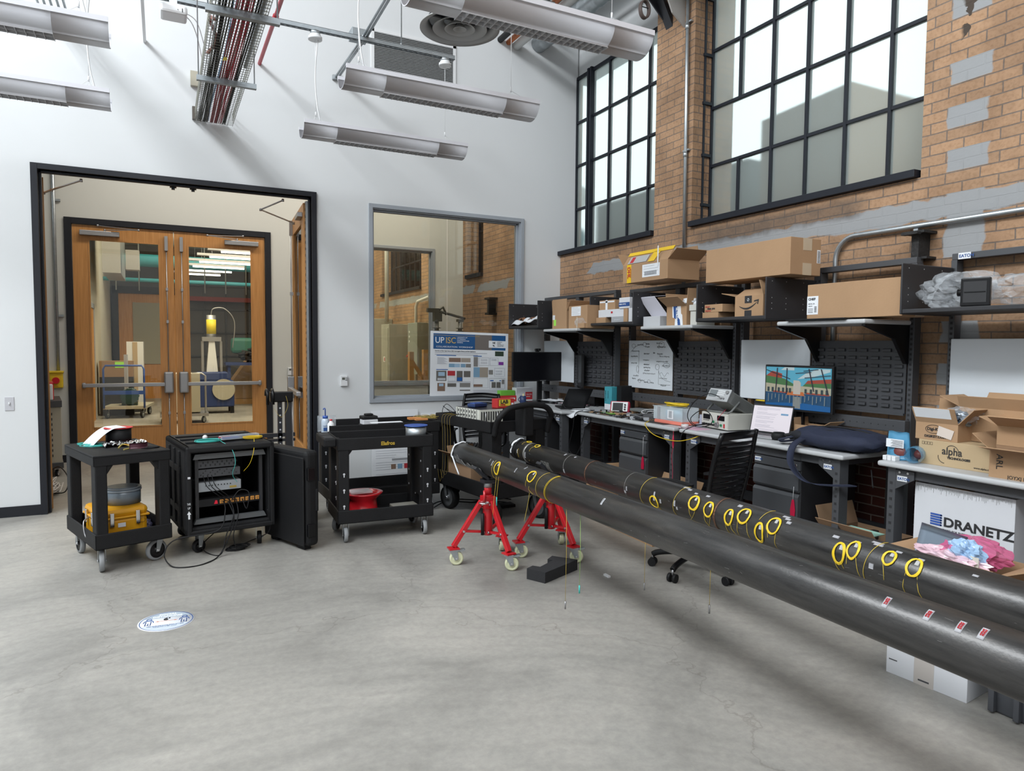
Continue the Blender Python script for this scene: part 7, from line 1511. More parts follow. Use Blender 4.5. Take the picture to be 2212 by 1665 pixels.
MB().prism([(-0.265, z1-0.105), (0.265, z1-0.105), (0.25, z1-0.065), (-0.25, z1-0.065)], -dp+0.02, -dp+0.06, 'y').prism([(-0.265, z0+0.085), (0.265, z0+0.085), (0.25, z0+0.12), (-0.25, z0+0.12)], -dp+0.02, -dp+0.06, 'y').build('rack_frame', mat('rack_frame_grey', (0.10, 0.105, 0.11), 0.5), t)
def unit(name, xa, xb, za, zb_, m_, dd=0.3): return MB().box(xa, xb, -dp+0.055, -dp+0.055+dd, za, zb_).build(name, m_, t, bevel=0.002)
u1 = unit('rack_unit', -0.235, 0.05, 0.655, 0.715, framegrey); u2 = unit('rack_unit', -0.235, 0.08, 0.585, 0.645, framegrey); u3 = unit('rack_unit', -0.225, 0.085, 0.475, 0.545, mat('silver_unit', (0.30, 0.32, 0.34), 0.45))
u4 = unit('power_strip_unit', -0.235, 0.235, 0.36, 0.415, black, 0.1)
k = MB(); rnd = random.Random(4)
for i in range(16): x = -0.21+i*0.017; k.box(x, x+0.010, -dp+0.053, -dp+0.055, 0.67+0.02*(i % 2), 0.685+0.02*(i % 2)); k.box(x, x+0.008, -dp+0.053, -dp+0.055, 0.60+0.015*(i % 3), 0.61+0.015*(i % 3))
k.build('port', ink, u1); k = MB()
for i in range(9): x = -0.17+i*0.022; k.cyl((x, -dp+0.053, 0.52), (x, -dp+0.056, 0.52), 0.005, 8)
k.build('port', ink, u3); MB().box(0.0, 0.05, -dp+0.053, -dp+0.055, 0.487, 0.503).build('yellow_label', mat('ochre_label', (0.35, 0.25, 0.05), 0.6), u3)
om = mat('outlet_orange', (0.6, 0.26, 0.05), 0.5)
for i in range(8):
    x = -0.06+i*0.038; o = MB().box(x-0.014, x+0.014, -dp+0.049, -dp+0.055, 0.373, 0.403).build('outlet', om, u4, bevel=0.002); MB().box(x-0.006, x-0.003, -dp+0.0475, -dp+0.049, 0.385, 0.396).box(x+0.003, x+0.006, -dp+0.0475, -dp+0.049, 0.385, 0.396).cyl((x, -dp+0.0475, 0.379), (x, -dp+0.049, 0.379), 0.003, 6).build('outlet_slot', ink, o)
MB().prism([(-0.115, 0.375), (-0.09, 0.375), (-0.093, 0.40), (-0.105, 0.403)], -dp+0.047, -dp+0.055, 'y').build('red_switch', mat('red_rocker', (0.5, 0.01, 0.03), 0.4, emit=(0.8, 0.02, 0.05), estr=0.15), u4)
# stencilled mark on the side edge
text('HVAC', 0.026, paper, t, (-hw_-0.0125+0.30-0.30, -0.0, 0), 'z') if False else None
lt = text('THIS', 0.022, paper, t, (-hw_+0.004, -dp-0.0315, 0.405), '-y', name='stencil', sx=0.55); lt2 = text('UP', 0.022, paper, t, (-hw_+0.008, -dp-0.0315, 0.375), '-y', name='stencil', sx=0.7)
MB().prism([(-hw_+0.011, 0.30), (-hw_+0.023, 0.30), (-hw_+0.023, 0.335), (-hw_+0.031, 0.335), (-hw_+0.017, 0.36), (-hw_+0.003, 0.335), (-hw_+0.011, 0.335)], -dp-0.0316, -dp-0.0302, 'y').build('stencil_arrow', paper, t)
MB().box(-hw_+0.012, -hw_+0.03, -dp-0.033, -dp-0.03, 0.60, 0.615).build('sticker', whitecard, t)
for (x, y) in ((-0.20, -0.27), (0.24, -0.27), (-0.20, 0.30), (0.24, 0.30)): caster(t, x, y, 0.05, 1.3 if x > 0 else 0.4, 0.035, rubber, blackgloss, top=0.155)
TC = Matrix.Translation((0.385, 6.02, 0)) @ Matrix.Rotation(R(9), 4, 'Z')
def onc(x, y, z): return tuple(TC @ Vector((x, y, z)))
t = thing('protective_cover', 'removed black lid leaning on the right side of the open rack case', 'case lid', (0.885, 5.66, 0.0), R(-68))
m = MB(); m.box(-0.30, 0.30, -0.04, 0.075, 0.03, 0.78); m.build('lid_shell', cartblack, t, bevel=0.035, seg=3)
m = MB(); m.box(-0.29, 0.29, -0.062, -0.05, 0.04, 0.73); m.build('lid_rim', black, t, bevel=0.02)
for zz in (0.16, 0.60): MB().box(0.285, 0.31, -0.03, 0.03, zz-0.05, zz+0.05).build('lid_latch', blackgloss, t, bevel=0.005)
MB().box(-0.03, 0.31, 0.04, 0.065, 0.30, 0.48).build('lid_boss', cartblack, t, bevel=0.01)
for (xx) in (-0.2, 0.2): MB().box(xx-0.05, xx+0.05, -0.03, 0.03, 0.0, 0.035).build('lid_foot', rubber, t, bevel=0.005)
for (name, m_, cx, cy, nn, ra, lab) in (('fibre_coil', teal, -0.14, -0.30, 7, 0.085, 'aqua fibre coil on the front left of the rack case top'), ('fibre_coil', yellowc, 0.19, -0.30, 8, 0.065, 'yellow fibre coil on the front right of the rack case top')):
    m = MB(); rnd = random.Random(nn)
    for i in range(nn): rr = ra*rnd.uniform(.8, 1); m.tube([TC @ Vector((cx+rr*1.15*math.cos(q), cy+0.75*rr*math.sin(q)+rnd.uniform(-.002, .002), z1+0.018+0.0022*i)) for q in [j*0.2618 for j in range(24)]], 0.0018, 5, closed=True)
    o = tag(m.build(name, m_), lab, 'cable coil')
tag(MB().tube(smooth_path([onc(-0.06, -0.34, 0.855), onc(0.0, -0.42, 0.80), onc(0.02, -0.45, 0.70), onc(0.01, -0.40, 0.60), onc(0.05, -0.37, 0.53)], 8), 0.002, 5).build('patch_cord', teal), 'aqua cord dropping from the case top into the rack', 'cord')
tag(MB().tube(smooth_path([onc(0.19, -0.34, 0.86), onc(0.16, -0.44, 0.78), onc(0.13, -0.44, 0.68), onc(0.10, -0.37, 0.61)], 8), 0.002, 5).build('patch_cord', yellowc), 'yellow cord dropping from the case top into the rack', 'cord')
t = thing('screwdriver_set', 'clear box of small coloured tools on top of the rack case', 'tool box', onc(0.10, -0.22, z1+0.015), R(20)); MB().box(-0.14, 0.16, -0.03, 0.03, 0, 0.03).build('tool_box', clearp, t)
MB().box(-0.13, 0.0, -0.02, 0.0, 0.005, 0.02).build('blue_tool', bluep, t); MB().box(-0.15, -0.06, 0.0, 0.02, 0.005, 0.022).build('red_tool', redtag, t); MB().box(0.02, 0.15, -0.02, 0.02, 0.005, 0.02).build('blue_tool', darkblue, t)
tag(MB().ball(onc(-0.13, -0.15, z1+0.03), 0.02, 12).build('tape_ball', whitep), 'small white ball on top of the rack case', 'ball')
cb = MB(); P = lambda *a: smooth_path([Vector(p) for p in a], 10)
cb.tube(P(onc(-0.05, -0.36, 0.39), onc(-0.06, -0.45, 0.33), onc(-0.12, -0.48, 0.2), (0.06, 5.55, 0.16), (-0.02, 5.50, 0.08), (0.02, 5.40, 0.012), (0.12, 5.34, 0.006), (0.25, 5.38, 0.006), (0.36, 5.52, 0.03), onc(-0.0, -0.46, 0.25), onc(-0.02, -0.37, 0.39)), 0.0045, 6)
cb.tube(P(onc(0.0, -0.36, 0.39), onc(0.0, -0.46, 0.3), (0.40, 5.55, 0.15), (0.36, 5.52, 0.02), (0.28, 5.62, 0.006), (0.24, 5.72, 0.05), onc(-0.05, -0.2, 0.14)), 0.004, 6)
cb.tube(P(onc(0.04, -0.36, 0.40), onc(0.03, -0.47, 0.3), (0.45, 5.55, 0.14), (0.47, 5.60, 0.02), (0.40, 5.66, 0.006), (0.50, 5.75, 0.006), (0.60, 5.80, 0.02), onc(0.28, -0.40, 0.12), onc(0.26, -0.43, 0.3)), 0.004, 6)
cb.tube(P(onc(0.09, -0.36, 0.39), onc(0.10, -0.44, 0.33), onc(0.12, -0.43, 0.45), onc(0.06, -0.40, 0.47), onc(0.0, -0.40, 0.40)), 0.004, 6)
for i in range(5): cb.tube([(0.47+0.07*math.cos(q)+0.01*i, 5.66+0.045*math.sin(q)+0.008*(i % 2), 0.006+0.006*i) for q in [j*0.3 for j in range(22)]], 0.004, 5)
for s_ in (-0.03, 0.0, 0.03): cb.tube(P(onc(s_, -0.36, 0.39), onc(s_-0.08, -0.40, 0.46), onc(s_-0.14, -0.38, 0.52), onc(s_-0.16, -0.345, 0.60)), 0.003, 6)
tag(cb.build('power_cords', rubber), 'tangle of black power cords hanging from the rack case onto the floor', 'cable', None, 'stuff')
# ---- moulded tool carts
def make_elafros():
    t = thing('service_cart', 'black moulded service cart lettered in yellow, red reel on its lower shelf', 'cart', (1.635, 5.70, 0), R(-3))
    cart_body(t, 0.80, 0.50, 0.85, 0.085, tray_bot=0.11, zb=0.155, holes=True, flat_top=False)
    text('Elafros', 0.042, mat('lettering_gold', (0.42, 0.28, 0.03), 0.6), t, (-0.05, -0.2565, 0.782), '-y', bold=0.0015)
    MB().box(-0.50, -0.40, -0.22, 0.22, 0.78, 0.85).build('handle_shelf', cartblack, t, bevel=0.012)
    MB().box(-0.49, -0.42, -0.19, -0.03, 0.8505, 0.8515).box(-0.49, -0.42, 0.0, 0.16, 0.8505, 0.8515).build('holder_recess', ink, t)
    for (x, y, a) in ((-0.33, -0.19, 1.5), (0.33, -0.19, 1.5), (-0.33, 0.19, 1.0), (0.33, 0.19, 1.9)): caster(t, x, y, 0.060, a, 0.032, top=0.16)
    MB().box(0.33, 0.338, -0.15, 0.15, 0.30, 0.76).build('end_rib', cartblack, t)
    return t
make_elafros()
t = thing('service_cart', 'black moulded cart behind the lettered one, carrying the wash bottles', 'cart', (1.86, 6.52, 0), 0)
cart_body(t, 1.06, 0.56, 0.865, 0.085, tray_bot=0.11, zb=0.155, holes=True, flat_top=False)
for (x, y, a) in ((-0.45, -0.2, 1.2), (0.45, -0.2, 1.5), (-0.45, 0.2, 1.5), (0.45, 0.2, 1.5)): caster(t, x, y, 0.062, a, 0.032, top=0.16)
MB().box(0.53, 0.68, -0.26, 0.26, 0.80, 0.865).build('handle_shelf', cartblack, t, bevel=0.015); MB().box(0.60, 0.64, -0.24, -0.18, 0.02, 0.80).build('handle_leg', cartblack, t, bevel=0.008)
k = MB()
for i in range(4): k.cyl((0.62, -0.2415, 0.70-i*0.14), (0.62, -0.2395, 0.70-i*0.14), 0.010, 10)
k.build('keyhole_slot', whitecard, t)
t = thing('wash_bottle', 'clear wash bottle with blue cap and bent blue tip', 'bottle', (1.318, 6.38, 0.79))
MB().lathe([(0.035, 0), (0.037, 0.01), (0.037, 0.10), (0.03, 0.125), (0.018, 0.135)], n=22).build('bottle_body', mat('blue_white_plastic', (0.45, 0.52, 0.6), 0.3), t); MB().cyl((0, 0, 0.13), (0, 0, 0.155), 0.024, 18).build('cap', bluep, t); MB().tube([(0, 0, 0.15), (0, 0, 0.215), (-0.005, 0, 0.225), (-0.014, 0, 0.222), (-0.018, 0, 0.21)], 0.005, 8).build('tip', bluep, t)
text('Isopropanol', 0.018, inkblue, t, (-0.028, -0.0385, 0.06), '-y', sx=0.8); MB().box(-0.025, 0.025, -0.0385, -0.037, 0.02, 0.05).build('label_block', inkblue, t)
t = thing('spray_bottle', 'small white bottle with red cap in front of the wash bottle', 'bottle', (1.352, 6.30, 0.79))
MB().lathe([(0.03, 0), (0.032, 0.01), (0.032, 0.085), (0.02, 0.10), (0.014, 0.105), (0.014, 0.115)], n=22).build('bottle_body', whitep, t); MB().cyl((0, 0, 0.115), (0, 0, 0.13), 0.012, 14).build('cap', redp, t); MB().tube(ring((0, -0.0325, 0.045), 0.018, 0.013, 20, 'y'), 0.0015, 4, closed=True).build('label_oval', inkblue, t)
tag(MB().sheet(lambda u, v: (1.262+0.17*u, 6.46+0.01*math.sin(7*u), 0.79+0.15*v), 8, 5, 0.0012).build('zip_bag', mat('clear_film', (0.8, 0.85, 0.9), 0.15, alpha=0.35)), 'clear zip bag standing behind the wash bottle', 'bag')
t = thing('fusion_splicer', 'small black and white instrument box on the rear cart', 'instrument', (1.74, 6.45, 0.79), 0.05)
MB().box(-0.08, 0.08, -0.07, 0.07, 0, 0.055).build('lower_case', black, t, bevel=0.01); MB().box(-0.07, 0.07, -0.0705, 0.05, 0.055, 0.10).build('white_panel', whitecard, t, bevel=0.004); MB().box(-0.075, 0.075, -0.06, 0.06, 0.10, 0.135).box(-0.04, 0.04, -0.03, 0.03, 0.135, 0.155).build('upper_case', black, t, bevel=0.01)
tag(MB().box(1.52, 1.58, 6.32, 6.38, 0.79, 0.83).build('black_module', blackgloss), 'tiny black module left of the white instrument on the rear cart', 'device')
tag(MB().box(1.72, 2.02, 6.26, 6.34, 0.868, 0.871).build('loose_paper', paper), 'white strip of paper lying along the front rim of the rear cart', 'paper')
t = thing('cable_spool', 'spool of silver grey cable with blue flanges on the front cart', 'spool', (1.93, 5.62, 0.776)); MB().cyl((0, 0, 0), (0, 0, 0.008), 0.10, 30).cyl((0, 0, 0.13), (0, 0, 0.138), 0.10, 30).build('flange', bluep, t); MB().cyl((0, 0, 0.008), (0, 0, 0.13), 0.088, 30).build('wound_cable', galv, t)
m = MB(); rnd = random.Random(17)
for i in range(14):
    cx, cy, rr = 2.36+rnd.uniform(-.07, .12), 6.45+rnd.uniform(-.08, .08), rnd.uniform(.05, .1); m.tube([(cx+rr*math.cos(q), cy+.8*rr*math.sin(q), 0.872+0.002*i+0.006*abs(math.sin(2*q))) for q in [j*0.3 for j in range(20)]], 0.002, 4)
tag(m.build('fibre_tangle', mat('olive_fibre', (0.4, 0.3, 0.07), 0.5)), 'tangle of olive yellow fibres at the right end of the rear cart', 'cable coil', None, 'stuff')
tag(MB().box(2.14, 2.26, 6.42, 6.50, 0.868, 0.888).box(2.18, 2.3, 6.34, 6.40, 0.868, 0.885).build('orange_blue_box', mat('orange_card', (0.6, 0.25, 0.08), 0.6)), 'small orange and blue box beside the fibre tangle', 'box')
t = thing('cable_reel', 'large glossy red cable reel on the lower shelf of the lettered cart', 'reel', (1.50, 5.74, 0.172))
MB().lathe([(0.0, 0), (0.17, 0), (0.17, 0.008), (0.12, 0.02), (0.11, 0.12), (0.16, 0.165), (0.165, 0.175), (0.13, 0.175), (0.10, 0.14), (0.09, 0.02), (0, 0.015)], n=44).build('reel_body', redp, t)
tag(MB().box(1.38, 1.56, 5.66, 5.80, 0.349, 0.362).build('clear_case', mat('frosty_case', (0.5, 0.4, 0.4), 0.3)), 'translucent flat case lying on the red cable reel', 'case')
tag(MB().box(1.74, 1.96, 5.62, 5.78, 0.172, 0.215).build('silver_pouch', mat('pouch_grey', (0.3, 0.29, 0.25), 0.35), bevel=0.006), 'flat grey pouch on the lower shelf beside the red reel', 'pouch')
# ---- big cart with arched handle
t = thing('platform_cart', 'large black cart with arched handle and pneumatic tyres at the pipe ends', 'cart', (2.77, 5.93, 0), R(8))
w, d, h = 0.62, 1.0, 0.935
cart_body(t, w, d, h, 0.11, tray_bot=0.14, zb=0.24, flat_top=False)
a = MB(); pts = [(-0.29, -0.53, h-0.12), (-0.29, -0.56, h-0.02), (-0.28, -0.60, h+0.05), (-0.20, -0.62, h+0.12), (-0.05, -0.63, h+0.145), (0.05, -0.63, h+0.145), (0.20, -0.62, h+0.12), (0.28, -0.60, h+0.05), (0.29, -0.56, h-0.02), (0.29, -0.53, h-0.12)]
a.tube(smooth_path(pts, 6), 0.026, 12); a.build('arched_handle', cartblack, t); MB().box(-0.055, 0.055, -0.645, -0.50, h-0.13, h+0.14).build('handle_post', cartblack, t, bevel=0.015)
for (x, y, an) in ((-0.24, 0.38, 1.7), (0.27, -0.40, 1.75), (-0.24, -0.38, 1.6), (0.24, 0.40, 1.6)): caster(t, x, y, 0.115, an, 0.075, rubber, mat('tin_hub', (0.10, 0.105, 0.11), 0.5, metal=0.3), top=0.25)
TK = Matrix.Translation((2.77, 5.93, 0)) @ Matrix.Rotation(R(8), 4, 'Z')
def onk(x, y, z): return tuple(TK @ Vector((x, y, z)))
t = thing('instrument_chassis', 'black chassis with white grille front standing on the big cart', 'instrument', onk(-0.02, 0.02, 0.862), R(8)+0.0)
MB().box(-0.20, 0.24, -0.20, 0.22, 0, 0.15).build('chassis', blackgloss, t, bevel=0.004); wp = MB().box(-0.206, -0.20, -0.20, 0.22, 0.005, 0.148).build('front_panel', mat('ivory_panel', (0.6, 0.6, 0.54), 0.5), t)
k = MB()
for i in range(8): k.box(-0.2085, -0.2055, 0.19-i*0.05, 0.195-i*0.05, 0.01, 0.145)
for i in range(7):
    for z in (0.03, 0.07, 0.11): k.box(-0.2085, -0.2055, 0.165-i*0.05, 0.178-i*0.05, z, z+0.022)
k.build('card_slot', ink, wp)
fp2 = MB().box(-0.20, 0.05, -0.206, -0.20, 0.005, 0.148).build('end_panel', MATS['ivory_panel'], t); k = MB()
for i in range(9): k.box(-0.19+i*0.026, -0.178+i*0.026, -0.2085, -0.2055, 0.02+0.03*(i % 2), 0.13)
k.build('card_slot', ink, fp2)
for s_ in (-0.15, -0.02): MB().tube([(s_, -0.207, 0.03), (s_, -0.225, 0.035), (s_, -0.225, 0.115), (s_, -0.207, 0.12)], 0.005, 6).build('rack_handle', satin, t)
t = thing('blue_instrument', 'dark blue handheld instrument lying on the white-fronted chassis', 'instrument', onk(-0.08, 0.10, 1.013), 0.4); MB().box(-0.08, 0.10, -0.05, 0.05, 0, 0.035).build('body', darkblue, t, bevel=0.008); MB().box(-0.06, 0.06, -0.03, 0.03, 0.035, 0.04).build('panel', bluep, t)
t = thing('red_carton', 'red and yellow carton of lab wipes on the white-fronted chassis', 'box', onk(0.10, -0.08, 1.013), R(8))
MB().box(-0.09, 0.10, -0.05, 0.05, 0, 0.085).build('carton_body', redbox, t, bevel=0.002); yl = MB().box(-0.075, 0.055, -0.0515, -0.0505, 0.018, 0.078).build('yellow_panel', mat('label_yellow', (0.75, 0.6, 0.05), 0.6), t)
text('LAB', 0.046, ink, yl, (-0.06, -0.0525, 0.042), '-y', sx=1.1, bold=0.002); text('WIPES', 0.022, inkred, yl, (-0.065, -0.0525, 0.022), '-y', bold=0.001); MB().box(0.065, 0.09, -0.0515, -0.0505, 0.02, 0.045).build('white_mark', paper, t)
tag(MB().tube(smooth_path([onk(-0.22, 0.2, 0.93), onk(-0.3, 0.3, 0.99), onk(-0.36, 0.25, 1.02), onk(-0.34, 0.1, 0.96), onk(-0.24, 0.05, 0.95)], 8), 0.003, 5).tube(smooth_path([onk(-0.22, 0.24, 0.95), onk(-0.27, 0.34, 1.03), onk(-0.30, 0.38, 0.96), onk(-0.31, 0.3, 0.9)], 8), 0.003, 5).build('thin_cables', rubber), 'thin black cables curling at the far end of the big cart', 'cable')
fc = MB()
for i in range(4): fc.tube(smooth_path([onk(-0.24, 0.30-0.05*i, 0.94), onk(-0.33, 0.32-0.05*i, 0.92), onk(-0.335, 0.31-0.05*i, 0.75), onk(-0.34, 0.3-0.05*i, 0.45), onk(-0.35, 0.33-0.05*i, 0.28+0.04*i), onk(-0.36, 0.36-0.05*i, 0.4)], 6), 0.0013, 4)
tag(fc.build('hanging_fibres', mat('fibre_brown', (0.3, 0.22, 0.05), 0.5)), 'thin yellow fibres hanging down the side of the big cart', 'cable', None, 'stuff')
c = carton('cardboard_box', 'opened brown box on the lower shelf of the big cart, seen past the pipe end', onk(-0.12, 0.10, 0.256), 0.30, 0.42, 0.27, [('-x', 60, 0.13), ('+y', 20, 0.1), ('-y', 50, 0.12)], cardd, rz=R(8))
tag(MB().tube(smooth_path([(2.32, 6.35, 0.006), (2.45, 6.45, 0.02), (2.6, 6.5, 0.006), (2.8, 6.35, 0.006), (3.0, 6.45, 0.02), (3.2, 6.3, 0.006)], 8), 0.006, 6).tube(smooth_path([(2.35, 6.3, 0.006), (2.5, 6.4, 0.03), (2.7, 6.55, 0.006), (3.1, 6.2, 0.006)], 8), 0.005, 6).build('floor_cable', rubber), 'black cables on the floor behind the big cart wheels', 'cable')
tag(MB().box(2.93, 3.10, 6.0, 6.12, 0, 0.03).build('power_brick', rubber, bevel=0.006), 'black power brick on the floor under the pipes', 'adapter')
tag(MB().box(2.34, 4.5, 7.50, 7.585, 0.0, 0.06).build('cable_duct', blackgloss), 'low black cable duct on the floor along the end wall', 'cable duct')
# ---- posters
def poster_body(t, W, H, name='board'): return MB().box(0, W, -0.006, 0, 0, H).build(name, paper, t)
t = thing('poster', 'large framed research poster standing on the interior window sill', 'poster', (2.79, 7.632, 0.99), R(1)); t.rotation_euler = (R(-1.5), R(1.2), 0)
W, H = 1.02, 0.78; pb = poster_body(t, W, H)
c1_ = [0]
def pr(m_, x0, x1, z0, z1, n='printed_area'): c1_[0] += 1; return MB().box(x0*W, x1*W, -0.0064-0.00004*c1_[0], -0.006, z0*H, z1*H).build(n, m_, pb)
bl = mat('poster_blue', (0.012, 0.085, 0.24), 0.5); pr(bl, .035, .965, .73, .965, 'header'); pr(mat('poster_photo', (0.16, 0.14, 0.13), 0.5), .56, .78, .73, .965, 'header_photo'); pr(paper, .74, .965, .77, .88, 'name_panel'); pr(mat('poster_gold', (0.55, 0.38, 0.12), 0.5), .035, .62, .937, .941, 'gold_rule')
text('UP', 0.10, paper, pb, (0.055*W, -0.0072, 0.822*H), '-y', sx=0.95, bold=0.0008); text('ISC', 0.10, MATS['poster_gold'], pb, (0.185*W, -0.0072, 0.822*H), '-y', sx=0.95, bold=0.0008)
for i, s_ in enumerate(('UNIVERSITY OF', 'PITTSBURGH', 'INFRASTRUCTURE', 'SENSING')): text(s_, 0.019, paper, pb, (0.33*W, -0.0072, (0.905-0.026*i)*H), '-y')
text('COLLABORATION  WORKSHOP', 0.026, paper, pb, (0.07*W, -0.0072, 0.755*H), '-y', sx=1.25)
text('NE', 0.028, ink, pb, (0.79*W, -0.0078, 0.835*H), '-y', bold=0.001); text('TL', 0.028, ink, pb, (0.79*W, -0.0078, 0.79*H), '-y', bold=0.001)
for i, s_ in enumerate(('NATIONAL', 'ENERGY', 'TECHNOLOGY', 'LABORATORY')): text(s_, 0.014, framegrey, pb, (0.85*W, -0.0078, (0.855-0.021*i)*H), '-y')
text('Overview of Fiber Optic Sensors R&D: Interrogation Systems and their Applications', 0.0165, ink, pb, (0.055*W, -0.0072, 0.695*H), '-y', sx=0.93, bold=0.0004)
for (x0, x1, z) in ((.055, .72, .672), (.055, .60, .645)): pr(mat('poster_text', (0.25, 0.26, 0.3), 0.7), x0, x1, z, z+.007)
P_ = {'a': (0.22, 0.14, 0.1), 'b': (0.2, 0.35, 0.5), 'c': (0.13, 0.12, 0.11), 'd': (0.45, 0.03, 0.04), 'e': (0.35, 0.5, 0.65), 'f': (0.22, 0.21, 0.2), 'g': (0.2, 0.03, 0.3), 'h': (0.01, 0.1, 0.35), 'i': (0.35, 0.3, 0.25), 'j': (0.03, 0.05, 0.03), 'k': (0.5, 0.52, 0.55)}
for (k_, x0, x1, z0, z1) in (('a', .23, .38, .535, .60), ('i', .385, .505, .535, .60), ('b', .23, .30, .455, .51), ('e', .30, .37, .455, .51), ('b', .38, .44, .455, .51), ('f', .445, .51, .455, .51), ('h', .075, .32, .628, .64), ('h', .075, .22, .412, .424), ('c', .075, .20, .245, .40), ('e', .10, .18, .32, .38), ('k', .09, .19, .255, .29), ('d', .215, .31, .325, .40), ('c', .33, .405, .24, .40), ('h', .335, .40, .245, .30), ('c', .42, .505, .305, .40),
    ('a', .09, .185, .09, .215), ('e', .11, .165, .165, .205), ('c', .215, .325, .155, .21), ('f', .37, .505, .15, .215), ('c', .37, .505, .095, .11), ('f', .545, .60, .47, .62), ('h', .54, .65, .628, .64), ('j', .825, .94, .64, .715), ('g', .875, .94, .50, .55), ('b', .545, .625, .305, .46), ('i', .625, .735, .305, .46), ('f', .745, .80, .35, .42), ('a', .545, .665, .155, .195), ('c', .785, .84, .14, .23), ('c', .85, .905, .14, .23), ('h', .765, .81, .245, .262), ('h', .89, .91, .247, .26), ('f', .92, .955, .20, .27)):
    pr(mat('print_'+k_, P_[k_], 0.6), x0, x1, z0, z1, 'printed_picture')
dg_ = MB()
for (x0, x1, z) in ((.63, .73, .575), (.63, .73, .53), (.77, .85, .58), (.83, .93, .40), (.83, .93, .36)): 
    dg_.box(x0*W, x1*W, -0.0085, -0.006, z*H, z*H+0.0016)
    for q in (0.2, 0.4, 0.6, 0.8): xx = (x0+(x1-x0)*q)*W; dg_.box(xx, xx+0.0018, -0.0085, -0.006, z*H-0.012, z*H+0.012)
for (x0, x1, z0, z1) in ((.61, .745, .49, .61), (.76, .865, .49, .61), (.82, .955, .32, .45), (.545, .735, .14, .29), (.755, .96, .13, .29), (.215, .505, .225, .235), (.22, .31, .245, .31)):
    for a in ((x0, x1, z0, z0+.002), (x0, x1, z1, z1+.002), (x0, x0+.0015, z0, z1), (x1, x1+.0015, z0, z1)): dg_.box(a[0]*W, a[1]*W, -0.0083, -0.006, a[2]*H, a[3]*H)
for i in range(9): dg_.box(.085*W, (.17+.02*(i % 3))*W, -0.0083, -0.006, (.60-.012*i)*H, (.603-.012*i)*H)
for i in range(5): dg_.box(.545*W, .955*W, -0.0083, -0.006, (.065+.011*i)*H, (.067+.011*i)*H)
dg_.build('fine_print', mat('fine_print', (0.3, 0.32, 0.38), 0.7), pb)
def small_poster(x, y, z, W_, H_, label, header, tilt):
    t = thing('poster', label, 'poster', (x, y, z)); t.rotation_euler = (R(tilt), 0, 0); b = poster_body(t, W_, H_); k = MB(); rnd = random.Random(int(W_*100))
    for i in range(26):
        zz = H_*(0.06+0.86*i/26)
        if i % 5 == 2: continue
        k.box(W_*0.08, W_*(0.3+0.6*rnd.random()), -0.0072, -0.006, zz, zz+0.0025)
    k.build('print', MATS['fine_print'], b)
    if header: MB().box(W_*0.03, W_*0.97, -0.0070, -0.006, H_*0.86, H_*0.96).build('header', mat('header_blue', (0.03, 0.05, 0.2), 0.5), b); MB().box(W_*0.5, W_*0.62, -0.0072, -0.006, H_*0.55, H_*0.66).box(W_*0.63, W_*0.68, -0.0072, -0.006, H_*0.55, H_*0.72).build('bar_chart', MATS['print_b'], b)
    else:
        for i, c_ in enumerate(('a', 'b', 'd', 'f')): MB().box(W_*(0.40+0.14*i), W_*(0.50+0.14*i), -0.0073, -0.006, H_*0.16, H_*0.23).build('printed_picture', MATS['print_'+c_], b)
        MB().box(W_*0.42, W_*0.95, -0.0073, -0.006, H_*0.28, H_*0.31).build('grey_bar', mat('print_grey', (0.3, 0.31, 0.33), 0.6), b)
small_poster(2.07, 7.53, 0.06, 0.55, 0.80, 'white poster board leaning on the end wall behind the lettered cart', False, -3)
small_poster(2.66, 7.53, 0.03, 0.47, 0.78, 'white poster board with dark blue header leaning on the end wall beside the big cart', True, -3)
# ---- fittings on walls
t = thing('light_switch', 'grey light switch plate on the end wall at the left edge', 'switch', (-1.253, YB, 1.04)); MB().box(-0.036, 0.036, -0.006, 0, -0.0625, 0.0625).build('plate', mat('switch_plate', (0.5, 0.5, 0.53), 0.4), t, bevel=0.003); MB().box(-0.006, 0.006, -0.018, -0.005, -0.006, 0.014).build('toggle', whitep, t, bevel=0.002)
def thermostat(x, y, z, label):
    t = thing('thermostat', label, 'thermostat', (x, y, z)); MB().box(-0.038, 0.038, -0.028, 0, -0.058, 0.058).build('housing', whitep, t, bevel=0.004); MB().box(-0.024, 0.008, -0.030, -0.028, 0.012, 0.038).build('display', mat('lcd_olive', (0.10, 0.11, 0.09), 0.3), t)
    MB().box(0.012, 0.022, -0.030, -0.028, 0.026, 0.034).box(0.024, 0.034, -0.030, -0.028, 0.026, 0.034).box(0.012, 0.034, -0.030, -0.028, 0.006, 0.014).build('button', framegrey, t)
thermostat(1.774, YB, 1.20, 'white thermostat on the end wall between doorway and window'); thermostat(1.715, 10.8, 1.19, 'white thermostat on the lobby wall right of the oak doors')
t = thing('emergency_stop', 'yellow emergency button station on the lobby wall left of the oak doors', 'button', (-1.26, 10.8, 1.10)); ys = mat('safety_yellow', (0.7, 0.48, 0.02), 0.4)
MB().box(-0.075, 0.075, -0.07, 0, -0.10, 0.10).build('box', ys, t, bevel=0.012); MB().box(-0.085, 0.085, -0.085, 0, 0.095, 0.125).build('hood', ys, t, bevel=0.008); MB().cyl((0, -0.105, 0.0), (0, -0.07, 0.0), 0.042, 22).build('red_button', redp, t); text('PULL', 0.03, inkred, t, (-0.04, -0.0715, -0.085), '-y')
t = thing('wall_conduit', 'grey conduit rising from the emergency button to the lobby ceiling', 'conduit', (0, 0, 0)); MB().cyl((-1.235, 10.775, 1.23), (-1.235, 10.775, 5.2), 0.02, 14).build('conduit', galv, t)
for z in (1.95, 3.45): MB().box(-1.235, -1.16, 10.77, 10.8, z-0.015, z+0.015).build('strap', galv, t)
